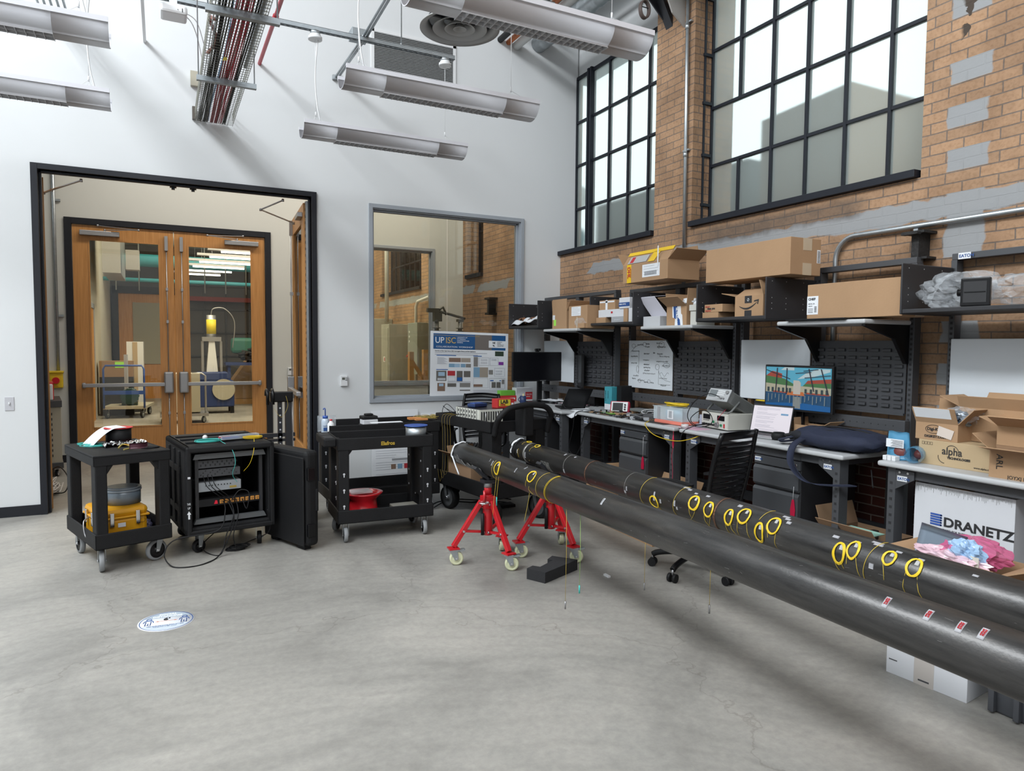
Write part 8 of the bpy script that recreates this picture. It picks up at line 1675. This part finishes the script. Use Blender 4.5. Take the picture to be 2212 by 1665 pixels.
# ---- floor sticker
t = thing('floor_sticker', 'oval social distancing sticker on the concrete floor at the left', 'sticker', (-0.013, 4.352, 0.0), R(-6))
pal = mat('sticker_white', (0.68, 0.7, 0.74), 0.5); MB().lathe([(0.0, 0.0015), (0.148, 0.0015), (0.148, 0.0)], n=64).build('sheet', pal, t)
MB().lathe([(0.136, 0.0016), (0.136, 0.0021), (0.140, 0.0021), (0.140, 0.0016), (0.136, 0.0016)], n=64, cap=False).build('blue_ring', inkblue, t)
gb_ = mat('sticker_grey', (0.36, 0.42, 0.48), 0.6); seg = [(0.132*math.cos(R(a)), 0.132*math.sin(R(a))) for a in range(25, 156, 5)]; MB().prism(seg, 0.0016, 0.0021, 'z').build('upper_band', gb_, t)
seg = [(0.132*math.cos(R(a)), 0.132*math.sin(R(a))) for a in range(205, 336, 5)]; MB().prism(seg, 0.0016, 0.0021, 'z').build('lower_band', mat('sticker_band', (0.5, 0.56, 0.62), 0.6), t)
text('SOCIAL', 0.028, paper, t, (0, 0.094, 0.0024), 'z', align='CENTER', bold=0.001); text('DISTANCING', 0.026, paper, t, (0, 0.064, 0.0024), 'z', align='CENTER', bold=0.001); text("6'", 0.05, framedark, t, (0.0, 0.012, 0.0024), 'z', align='CENTER', bold=0.002)
MB().box(-0.045, 0.045, 0.001, 0.004, 0.0016, 0.0023).prism([(-0.058, 0.0025), (-0.042, 0.009), (-0.042, -0.004)], 0.0016, 0.0023, 'z').prism([(0.058, 0.0025), (0.042, -0.004), (0.042, 0.009)], 0.0016, 0.0023, 'z').build('arrow', mat('arrow_orange', (0.6, 0.2, 0.08), 0.6), t)
text('KEEP SAFE DISTANCE FROM OTHERS', 0.0115, inkblue, t, (0, -0.068, 0.0024), 'z', align='CENTER'); text('PLEASE STAY 6 FEET APART', 0.010, inkblue, t, (0, -0.084, 0.0024), 'z', align='CENTER')
for sx in (-1, 1):
    m = MB(); x = sx*0.093; m.tube(ring((x, 0.042, 0.002), 0.013, n=16), 0.0022, 4, closed=True); m.tube([(x-0.026, -0.005, 0.002), (x-0.022, 0.018, 0.002), (x-0.012, 0.026, 0.002), (x+0.012, 0.026, 0.002), (x+0.022, 0.018, 0.002), (x+0.026, -0.005, 0.002)], 0.0025, 4); m.tube([(x-0.013, 0.012, 0.002), (x-0.014, -0.045, 0.002), (x, -0.042, 0.002), (x, -0.012, 0.002), (x, -0.042, 0.002), (x+0.014, -0.045, 0.002), (x+0.013, 0.012, 0.002)], 0.0025, 4); m.build('figure', inkblue, t)
# ---- boxes on the floor
t = carton('white_box', 'big white carton with blue striped logo under the right bench', (4.08, 2.20, 0.0), 0.38, 0.53, 0.83, (), whitecard)
wx = -0.191; lg = MB()
for i in range(5):
    z = 0.605+0.014*i; lg.box(wx-0.0015, wx, 0.105+(-0.012 if False else 0), 0.168, z, z+0.0095)
for i in range(5):
    z = 0.605+0.014*i; lg.cyl((wx-0.0015, 0.107, z+0.00475), (wx, 0.107, z+0.00475), 0.0047, 10)
lg.build('striped_logo', bluep, t); text('DRANETZ', 0.072, ink, t, (wx-0.001, 0.095, 0.609), '-x', sx=1.1, bold=0.002, name='maker_name'); text('THE STANDARD FOR ENERGY', 0.016, framegrey, t, (wx-0.001, 0.17, 0.582), '-x', name='slogan')
k = MB(); rnd = random.Random(8)
for i in range(70): y = 0.25-i*0.0072; k.box(wx-0.0012, wx, y, y+0.0012, 0.825-rnd.uniform(.01, .045), 0.822)
k.build('edge_wear', mat('wear_grey', (0.4, 0.4, 0.4), 0.8), t)
MB().box(wx-0.0008, 0.06, -0.05, 0.10, 0.8302, 0.8312).build('tape_strip', cardb, t)
t = carton('white_box', 'white carton with taped seam on the floor below the pipes at the right', (3.36, 1.955, 0.0), 0.34, 0.365, 0.40, (), whitecard, rz=R(6))
MB().box(-0.1712, -0.1704, -0.04, 0.05, 0, 0.40).build('tape_strip', mat('pale_tape', (0.5, 0.46, 0.43), 0.4), t); MB().box(-0.1708, -0.1702, 0.13, 0.17, 0.07, 0.075).box(-0.1716, -0.1705, -0.02, 0.03, 0.02, 0.028).build('scuff', framegrey, t)
c = carton('cardboard_box', 'opened brown box with the pink bag, standing on the lower white carton', (3.42, 1.90, 0.402), 0.36, 0.40, 0.19, [('-x', 20, 0.03), ('-y', 65, 0.13), ('+y', 80, 0.10)], cardb, rz=R(3))
crumple('pink_bag', pinkbag, (3.40, 1.87, 0.64), 0.26, 0.28, 0.15, None, 41, amp=0.3).name = 'pink_bag'; tag(bpy.data.objects['pink_bag'], 'crumpled bright pink antistatic bag in the box under the right bench', 'bag')
tag(crumple('pale_pink_bag', pinkl, (3.28, 1.90, 0.615), 0.10, 0.30, 0.10, None, 42, amp=0.5), 'pale pink transparent bag in front of the bright pink one', 'bag')
tag(crumple('blue_bag', mat('sky_bag', (0.3, 0.45, 0.65), 0.25), (3.30, 1.84, 0.66), 0.10, 0.14, 0.12, None, 43, amp=0.5), 'pale blue plastic pouch inside the pink bag heap', 'bag')
tag(MB().sheet(lambda u, v: (3.30+0.05*v, 2.08-0.22*u, 0.60+0.14*v-0.02*u), 6, 4, 0.002).build('static_bag', silverbag), 'shiny grey static bag behind the pink bags', 'bag')
tag(MB().box(3.26, 3.262, 1.76, 1.80, 0.60, 0.66).build('paper_label', mat('cream_label', (0.6, 0.57, 0.5), 0.7)), 'small cream paper label tucked in the pink bags', 'label')
tag(MB().cyl((3.45, 1.66, 0.50), (3.62, 0.95, 0.50), 0.042, 28).build('mailing_tube', whitecard), 'white round mailing tube at the right edge behind the pipes', 'tube')
t = thing('storage_tote', 'dark grey plastic tote on the floor at the lower right corner', 'tote', (3.50, 1.36, 0)); tg = mat('tote_grey', (0.055, 0.058, 0.066), 0.5)
m = MB(); m.prism([(-0.25, 0), (0.25, 0), (0.28, 0.30), (-0.28, 0.30)], -0.33, 0.33, 'y'); m.build('tote_body', tg, t, bevel=0.01); MB().box(-0.30, 0.30, -0.36, 0.36, 0.295, 0.33).build('tote_lid', tg, t, bevel=0.008)
for yy in (-0.2, 0.0, 0.2, 0.3): MB().box(-0.285, -0.25, yy-0.012, yy+0.012, 0.01, 0.29).build('tote_rib', tg, t, bevel=0.004)
c = carton('cardboard_box', 'long flat brown box on the floor under the middle benches behind the pipes', (3.70, 4.83, 0.0), 0.42, 1.05, 0.30, [('-x', 95, 0.12), ('+x', 25, 0.2), ('+y', 30, 0.2)], cardb, rz=R(-3))
c = carton('cardboard_box', 'brown box on the floor under the bench between the two front legs', (4.02, 2.85, 0.0), 0.36, 0.40, 0.42, [('-x', 40, 0.1), ('+y', 20, 0.15)], cardd)
tag(MB().sheet(lambda u, v: (3.84+0.2*v, 2.98-0.24*u, 0.424+0.004*v), 4, 4, 0.004).build('mint_card', mat('mint_card', (0.35, 0.6, 0.5), 0.7)), 'pale green card lying on the brown box behind the farther pipe', 'card')
c = carton('cardboard_box', 'plain brown shipping box standing between the black lid and the service carts', (1.09, 6.42, 0.0), 0.24, 0.24, 0.43, [], cardb); text('CE', 0.03, ink, c, (0.06, -0.1215, 0.04), '-y', name='printing')
tag(MB().box(0.78, 0.96, 6.30, 6.50, 0.0, 0.14).build('low_carton', cardd), 'low brown carton behind the black lid', 'box')
tag(MB().box(1.02, 1.10, 6.35, 6.47, 0.431, 0.50).build('small_carton', cardl), 'small tan carton on top of the plain shipping box', 'box')
tag(MB().box(1.36, 1.50, 6.30, 6.42, 0.172, 0.20).build('extension_cord', mat('orange_cord', (0.6, 0.12, 0.03), 0.5)), 'orange cord bundle on the lower shelf of the rear cart', 'cord')
# ---- equipment stand in the doorway
t = thing('equipment_stand', 'black rail stand with clamp heads standing in the doorway', 'stand', (1.0, 6.95, 0))
MB().box(-0.02, 0.02, -0.02, 0.02, 0, 1.05).build('upright_rail', steelblack, t); k = MB()
for i in range(7): k.cyl((0, -0.0215, 0.98-i*0.07), (0, -0.0195, 0.98-i*0.07), 0.008, 8)
k.build('rail_hole', whitecard, t)
MB().box(-0.42, 0.14, -0.02, 0.02, 0.70, 0.735).box(-0.36, 0.14, -0.02, 0.02, 0.655, 0.68).build('cross_rail', steelblack, t); MB().box(0.08, 0.12, -0.025, 0.025, 0.56, 0.76).build('corner_bracket', satin, t); MB().box(-0.42, 0.14, 0.10, 0.14, 0, 0.04).box(-0.02, 0.02, -0.3, 0.3, 0, 0.04).build('foot_rail', steelblack, t)
MB().box(0.05, 0.11, -0.03, 0.03, 0.04, 1.12).build('side_post', framedark, t)
MB().box(-0.09, 0.12, -0.05, 0.05, 1.04, 1.14).build('clamp_body', blackgloss, t, bevel=0.01); 
for s_ in (-0.12, -0.07): MB().tube(arc((s_, -0.01, 1.10), 0.06, 0, math.pi, 10, 'yz')+[Vector((s_, -0.07, 1.02))], 0.014, 8).build('clamp_jaw', blackgloss, t)
MB().tube(smooth_path([(0.05, -0.06, 1.1), (0.06, -0.1, 1.0), (0.0, -0.1, 0.9), (-0.06, -0.06, 0.98)], 6), 0.0012, 4).build('thin_fibre', MATS['fibre_ochre'], t)
# ---- grey rack with red instrument in the lobby
t = thing('equipment_rack', 'beige instrument cabinet on casters in the lobby at the left', 'cabinet', (-1.45, 10.05, 0), R(8))
MB().box(-0.30, 0.30, -0.40, 0.40, 0.11, 0.90).build('cabinet_body', beige, t, bevel=0.005); MB().box(-0.31, 0.31, -0.42, 0.42, 0.83, 0.91).box(-0.31, 0.31, -0.42, 0.42, 0.10, 0.17).build('cabinet_frame', framegrey, t, bevel=0.004)
k = MB()
for j in range(9): k.box(-0.25, 0.13, -0.403, -0.40, 0.22+j*0.062, 0.255+j*0.062)
for j in range(9): k.box(0.20, 0.21, -0.403, -0.40, 0.24+j*0.062, 0.27+j*0.062)
k.build('card_slots', framedark, t)
for (x, y) in ((-0.25, -0.35), (0.25, -0.35), (-0.25, 0.35), (0.25, 0.35)): caster(t, x, y, 0.04, 1.2, 0.03, rubber, whitep, top=0.10)
t = thing('bench_instrument', 'red and grey instrument on top of the beige lobby cabinet', 'instrument', (-1.40, 9.95, 0.912), R(8)); MB().box(-0.15, 0.19, -0.25, 0.2, 0, 0.19).build('case', whitep, t, bevel=0.01); MB().box(-0.16, 0.20, -0.20, 0.21, 0.17, 0.21).box(0.185, 0.20, -0.2, 0.2, 0.0, 0.21).build('red_shell', redp, t, bevel=0.01); MB().box(-0.05, 0.12, -0.253, -0.25, 0.03, 0.16).build('display', framegrey, t)
fc = MB(); rnd = random.Random(30)
for i in range(9): fc.tube(smooth_path([(-1.02+rnd.uniform(-.12, .02), 8.55+rnd.uniform(-.4, .4), 0.012+rnd.uniform(0, .1)) for _ in range(6)], 6), 0.007, 5)
tag(fc.build('cord_tangle', mat('grey_cord', (0.5, 0.5, 0.5), 0.5)), 'tangle of white and grey cords on the lobby floor behind the door frame', 'cable', None, 'stuff')
tag(MB().tube(smooth_path([(-1.12, 8.9, 0.2), (-1.02, 8.75, 0.26), (-0.93, 8.6, 0.16), (-0.95, 8.5, 0.03), (-1.1, 8.55, 0.02)], 8), 0.006, 6).build('extension_cord', rubber), 'black cord loop on the lobby floor behind the door frame', 'cord')
# ================================================================== far laboratory seen through the oak doors
t = thing('platform_trolley', 'blue framed platform trolley carrying a motor beyond the oak doors', 'trolley', (-0.75, 16.6, 0), R(-8))
m = MB(); m.tube([(-0.38, 0, 0.22), (-0.38, 0, 1.05), (-0.34, 0, 1.12), (0.34, 0, 1.12), (0.38, 0, 1.05), (0.38, 0, 0.22)], 0.02, 8); m.bar((-0.38, 0, 0.55), (0.38, 0, 0.55), 0.04, 0.08); m.build('blue_frame', bluep, t)
MB().box(-0.40, 0.40, 0, 1.1, 0.20, 0.26).build('platform', beige, t)
for (x, y) in ((-0.33, 0.1), (0.33, 0.1), (-0.33, 0.95), (0.33, 0.95)): caster(t, x, y, 0.09, 1.4, 0.04, rubber, galv, top=0.2)
MB().box(-0.03, 0.03, 0.2, 0.3, 0.26, 1.35).build('grey_post', greycard, t)
t = thing('electric_motor', 'dark finned electric motor lying on the blue trolley', 'motor', (-0.66, 16.95, 0.45)); mm = MB().cyl((0, -0.2, 0), (0, 0.2, 0), 0.17, 24)
for i in range(14): q = i*math.pi/7; mm.bar((0.17*math.cos(q), -0.18, 0.17*math.sin(q)), (0.17*math.cos(q), 0.18, 0.17*math.sin(q)), 0.02, 0.02)
mm.box(-0.15, 0.15, -0.15, 0.15, -0.19, -0.12).build('motor_body', mat('motor_green', (0.02, 0.06, 0.06), 0.5), t)
t = thing('storage_crate', 'brown carton with lime note behind the blue trolley', 'box', (-0.95, 17.6, 0)); MB().box(-0.3, 0.35, -0.2, 0.2, 0.85, 1.2).build('carton_body', cardd, t); MB().box(0.0, 0.25, -0.206, -0.20, 1.05, 1.18).build('lime_note', lime, t); MB().box(-0.3, 0.35, -0.2, 0.2, 0, 0.85).build('table', framedark, t)
t = thing('white_cabinet', 'tall white cabinet with pale strip behind the blue trolley', 'cabinet', (-0.58, 18.4, 0)); MB().box(-0.17, 0.17, -0.3, 0.3, 0.1, 1.63).build('cabinet_body', whitep, t); MB().box(-0.05, 0.05, -0.31, -0.30, 0.1, 1.62).build('cardboard_strip', cardl, t); MB().box(-0.19, 0.19, -0.32, 0.32, 0, 0.12).build('plinth', framedark, t)
st_ = struct(MB().box(-1.1, 0.35, 22.4, 22.6, 0, 3.0).build('door_7', oak)); MB().box(-0.75, 0.0, 22.37, 22.41, 1.0, 2.75).build('pane', mat('lit_pane', (0.3, 0.28, 0.2), 0.4), st_); MB().box(-1.25, -1.1, 22.35, 22.6, 0, 3.2).box(-1.25, 0.5, 22.35, 22.6, 3.0, 3.2).build('door_frame', doorblack, st_)
t = thing('grey_duct', 'square pale grey duct high in the far laboratory', 'duct', (-0.85, 16.0, 3.0)); MB().box(-0.2, 0.12, 0, 2.0, 0, 3.17).build('duct', satin, t); MB().box(0.2, 0.45, 0.2, 0.5, 0.1, 0.5).build('control_box', satin, t)
t = thing('roof_pipes', 'teal and silver pipes under the far laboratory roof', 'pipe', (0, 0, 0)); 
for (z, m_, r_) in ((3.7, tealp, 0.16), (4.3, galv, 0.22), (3.2, tealp, 0.05), (4.9, galv, 0.1)): MB().cyl((-1.3, 20.0, z), (4.5, 20.0, z), r_, 20).build('pipe', m_, t)
for i in range(8): MB().cyl((-1.0+i*0.5, 19.6, 2.9), (-1.0+i*0.5, 19.6, 6.2), 0.015, 8).build('hanger_rod', galv, t)
for i, (x0, x1, y, z, lab) in enumerate(((0.85, 2.3, 15.4, 3.50, 'nearest'), (0.70, 2.2, 16.6, 3.52, 'second'), (0.55, 2.1, 17.8, 3.53, 'third'), (0.45, 1.9, 19.0, 3.54, 'fourth'), (0.38, 1.7, 20.2, 3.55, 'fifth'), (0.30, 1.5, 21.4, 3.56, 'farthest'))):
    t = thing('tube_light', 'lit tube light in the far laboratory, the %s of the six in a row' % lab, 'ceiling light', (x0, y, z), 0, 'lit tube lights beyond the oak doors'); MB().box(0, x1-x0, -0.08, 0.08, 0, 0.05).build('housing', fixin, t); MB().cyl((0.25, 0, -0.02), (x1-x0, 0, -0.02), 0.022, 10).build('tube', tube_on, t); MB().cyl((0.3, 0, 0.05), (0.3, 0, 6.2-z), 0.004, 6).cyl((x1-x0-0.2, 0, 0.05), (x1-x0-0.2, 0, 6.2-z), 0.004, 6).build('hanger', galv, t)
t = thing('test_machine', 'dark blue machine with white column and yellow cylinder beyond the oak doors', 'machine', (1.0, 17.3, 0), 0)
MB().box(-0.45, 0.45, -0.3, 0.3, 0.15, 0.75).box(-0.32, 0.32, -0.25, 0.25, 0.75, 0.95).build('base', mat('machine_blue', (0.02, 0.04, 0.14), 0.5), t, bevel=0.03); MB().prism([(-0.12, 0.95), (0.12, 0.95), (0.06, 1.65), (-0.06, 1.65)], -0.12, 0.12, 'y').build('column', whitep, t)
MB().box(-0.2, 0.2, -0.15, 0.15, 1.65, 1.75).box(-0.22, -0.17, -0.1, 0.1, 0.95, 1.65).box(0.17, 0.22, -0.1, 0.1, 0.95, 1.65).build('head_plate', satin, t); MB().cyl((0, 0, 1.75), (0, 0, 2.25), 0.10, 22).build('steel_cylinder', satin, t); MB().cyl((0, -0.004, 1.82), (0, -0.004, 2.15), 0.104, 22).build('yellow_sleeve', mat('cyl_yellow', (0.75, 0.6, 0.02), 0.5), t)
MB().tube(smooth_path([(0, 0, 2.25), (0.05, 0, 2.4), (0.3, 0, 2.4), (0.5, 0, 2.1), (0.45, 0, 1.5)], 6), 0.011, 6).build('hose', satin, t); MB().cyl((0.22, -0.34, 0.55), (0.22, -0.30, 0.55), 0.24, 28).build('flywheel', beige, t)
for (x, y) in ((-0.4, -0.25), (0.4, -0.25), (-0.4, 0.25), (0.4, 0.25)): MB().box(x-0.04, x+0.04, y-0.04, y+0.04, 0, 0.15).build('foot', rubber, t)
t = thing('blue_table', 'dark blue table heaped with hoses and a green cover beyond the oak doors', 'table', (1.9, 19.0, 0)); MB().box(-0.5, 0.7, -0.3, 0.3, 1.05, 1.12).box(-0.45, -0.38, -0.25, 0.25, 0, 1.05).box(0.6, 0.67, -0.25, 0.25, 0, 1.05).build('table_frame', MATS['machine_blue'], t)
tag(MB().box(1.55, 2.1, 18.85, 19.15, 1.35, 1.75).build('green_cover', mat('green_cover', (0.02, 0.12, 0.09), 0.6), bevel=0.08), 'dark green machine cover on the blue table in the far laboratory', 'cover')
hs_ = MB(); rnd = random.Random(6)
for i in range(10): hs_.tube([(2.05+0.4*rnd.random()+0.35*math.cos(q), 18.85+rnd.uniform(-.1, .1), 1.22+0.1*math.sin(q)+0.02*i) for q in [j*0.35 for j in range(19)]], 0.03, 5)
tag(hs_.build('hose_heap', rubber), 'heap of black hoses on the blue table in the far laboratory', 'hose')
t = thing('wrapped_pallet', 'film wrapped brown crate on a pallet in the far laboratory', 'crate', (2.2, 19.9, 0)); MB().prism([(-0.9, 0.15), (0.9, 0.15), (0.9, 1.15), (-0.2, 1.15)], -0.4, 0.4, 'y').build('wrapped_load', mat('wrapped_card', (0.42, 0.27, 0.15), 0.35, bump=0.6, bscale=14), t); MB().box(-0.95, 0.95, -0.45, 0.45, 0, 0.14).build('pallet', pine, t)
t = thing('brown_carton', 'tall brown carton at the right of the oak door glass, far laboratory', 'box', (2.35, 18.3, 0)); MB().box(-0.2, 0.5, -0.3, 0.3, 0.15, 1.25).build('carton_body', cardb, t); MB().box(-0.25, 0.55, -0.35, 0.35, 0, 0.14).build('pallet', pine, t)
t = thing('beige_cart', 'beige cabinet on a wheeled frame just beyond the right oak door', 'cabinet', (0.30, 15.4, 0)); MB().box(-0.35, 0.35, -0.3, 0.3, 0.22, 1.0).build('cabinet_body', beige, t, bevel=0.01); MB().box(-0.38, 0.5, -0.32, 0.32, 0.14, 0.2).build('wheeled_frame', satin, t); MB().tube([(0.45, -0.25, 0.2), (0.45, -0.25, 0.95), (0.38, -0.25, 1.0), (0.2, -0.25, 1.0)], 0.02, 8).build('push_handle', satin, t)
for (x, y) in ((-0.3, -0.25), (0.42, -0.25)): caster(t, x, y, 0.07, 1.0, 0.03, rubber, galv, top=0.14)
fw = MB()
for i in range(7): fw.box(0.5+i*0.6, 0.54+i*0.6, 22.53, 22.59, 0.9, 5.0)
for z in (1.2, 1.9, 2.6, 3.3, 4.0): fw.box(0.5, 4.4, 22.53, 22.59, z, z+0.04)
tag(fw.build('dark_glazing', steelblack), 'grid of dark glazing bars across the end of the far laboratory', 'glazing')
tag(MB().box(0.6, 4.4, 22.3, 22.45, 2.85, 2.98).build('red_beam', mat('red_beam', (0.25, 0.03, 0.02), 0.6)), 'long red beam across the far laboratory wall', 'beam')
# wall side openings of the far laboratory
for (n_, y0, y1, m_) in (('door_8', 12.6, 13.6, oak), ('door_9', 15.5, 16.6, oak)):
    o = struct(MB().box(-1.30, -1.27, y0, y1, 0, 2.3).build(n_, m_)); MB().box(-1.30, -1.255, y0-0.08, y0, 0, 2.4).box(-1.30, -1.255, y1, y1+0.08, 0, 2.4).box(-1.30, -1.255, y0-0.08, y1+0.08, 2.3, 2.4).build('door_frame', alu, o)
tag(MB().box(-1.29, -1.25, 14.2, 14.35, 1.9, 2.15).build('exit_lamp', mat('green_lamp', (0.1, 0.5, 0.15), 0.5, emit=(0.1, 0.9, 0.2), estr=2.0)), 'small green indicator lamp on the far laboratory side wall', 'lamp')
# ================================================================== rooms behind the interior window
for i, (x, y, w_, zt, lab) in enumerate(((4.28, 15.9, 0.55, 2.1, 'leftmost tall grey electrical cabinet on the brick wall behind the interior window'), (4.28, 15.05, 0.55, 2.17, 'tallest grey electrical cabinet behind the interior window'), (4.28, 13.75, 0.55, 2.02, 'grey electrical cabinet behind the interior window, right of the tallest'))):
    t = thing('electrical_cabinet', lab, 'cabinet', (x, y, 0), 0, 'grey electrical cabinets behind the interior window'); MB().box(-0.22, 0.25, -w_/2, w_/2, 0.05, zt).build('cabinet_body', greyen, t, bevel=0.006); MB().box(-0.235, -0.22, -w_/2+0.05, w_/2-0.05, 0.1, zt-0.08).build('door', greyen, t, bevel=0.004); MB().box(-0.24, -0.235, -0.06, 0.06, 1.25, 1.36).build('warning_label', paper, t); MB().box(-0.241, -0.239, -0.05, 0.0, 1.27, 1.34).build('red_print', inkred, t)
t = thing('disconnect_switch', 'grey switch box with red lever on the brick wall behind the interior window', 'switch', (4.38, 12.55, 1.4)); MB().box(-0.15, 0.15, -0.3, 0.25, -0.35, 0.62).build('box', mat('switch_grey', (0.3, 0.33, 0.31), 0.5), t, bevel=0.006); MB().bar((-0.16, 0.25, -0.02), (-0.2, 0.0, 0.02), 0.04, 0.03).build('red_lever', redp, t)
for k_ in range(3): MB().box(-0.155, -0.15, 0.12, 0.17, 0.25+0.09*k_, 0.29+0.09*k_).build('white_tag', paper, t)
t = thing('wall_conduit', 'conduit bent over the brick wall behind the interior window', 'conduit', (0, 0, 0)); MB().tube([(4.45, 12.95, 0.6), (4.45, 12.95, 2.35), (4.45, 12.85, 2.45), (4.45, 12.2, 2.5), (4.45, 12.1, 2.6), (4.45, 12.1, 5.8)], 0.03, 10).build('conduit', duckw, t); MB().cyl((4.42, 11.9, 0.5), (4.42, 11.9, 5.8), 0.025, 10).build('conduit', duckw, t); MB().cyl((4.35, 14.6, 2.1), (4.35, 14.6, 5.8), 0.045, 12).build('conduit', duckw, t)
t = thing('wooden_frame', 'pine timber A-frame leaning behind the interior window', 'frame', (3.95, 11.6, 0)); MB().box(-0.10, -0.02, -0.05, 0.05, 0, 1.48).box(0.16, 0.24, -0.05, 0.05, 0, 1.52).build('post', pine, t); MB().bar((-0.06, 0.0, 1.35), (0.2, 0.0, 0.95), 0.03, 0.06).bar((-0.1, 0, 0.75), (0.24, 0, 0.75), 0.04, 0.08).box(-1.6, 0.3, -0.2, 0.3, 0.70, 0.74).build('brace', pine, t)
MB().box(-1.55, -1.5, -0.15, 0.25, 0, 0.70).build('post', pine, t)
t = thing('tan_shelving', 'tan cartons on pine shelving low behind the interior window', 'shelf', (3.35, 11.35, 0)); MB().box(-0.6, 0.45, -0.25, 0.25, 0.62, 0.66).box(-0.6, 0.45, -0.25, 0.25, 0.0, 0.04).box(-0.6, -0.56, -0.25, 0.25, 0, 0.66).box(0.41, 0.45, -0.25, 0.25, 0, 0.66).build('shelf_frame', pine, t)
t = thing('insulator_switch', 'high voltage switch with ribbed insulators behind the interior window', 'switchgear', (3.75, 9.55, 0))
for x in (-0.15, 0.22):
    pr_ = [(0.03, 1.0)]; 
    for i in range(12): z = 1.35+i*0.045; pr_ += [(0.032, z), (0.07, z+0.008), (0.032, z+0.02)]
    MB().lathe(pr_+[(0.03, 1.95)], (x, 0, 0), n=18).build('insulator', mat('insulator_grey', (0.13, 0.13, 0.12), 0.4), t)
MB().box(-0.2, -0.08, -0.04, 0.04, 1.95, 2.08).cyl((-0.2, 0, 2.12), (0.3, 0, 2.0), 0.02, 8).box(-0.3, -0.12, -0.03, 0.03, 2.08, 2.14).box(0.17, 0.27, -0.03, 0.03, 1.95, 1.99).tube([(-0.15, 0, 2.1), (-0.05, 0, 2.16), (0.0, 0, 2.05)], 0.02, 8).build('switch_blade', mat('dark_bronze', (0.1, 0.1, 0.085), 0.5, metal=0.4), t); MB().box(-0.25, 0.35, -0.1, 0.1, 0, 1.0).build('pedestal', framegrey, t)
tag(MB().box(4.40, 4.54, 9.44, 9.62, 2.30, 2.33).box(4.42, 4.54, 9.5, 9.56, 2.1, 2.3).box(4.40, 4.54, 9.46, 9.6, 2.07, 2.1).build('beam_stub', MATS['charred_steel']), 'dark beam stub on the brick wall behind the interior window', 'beam')
t = thing('outdoor_pipes', 'large teal and white pipes outside the clear windows of the far rooms', 'pipe', (0, 0, 0))
for (x, z, r_, m_) in ((6.2, 3.4, 0.22, tealp), (6.3, 4.1, 0.18, duckw), (6.0, 4.8, 0.15, duckw), (6.6, 2.9, 0.15, duckw)): MB().cyl((x, 9.9, z), (x, 19, z), r_, 20).build('pipe', m_, t)
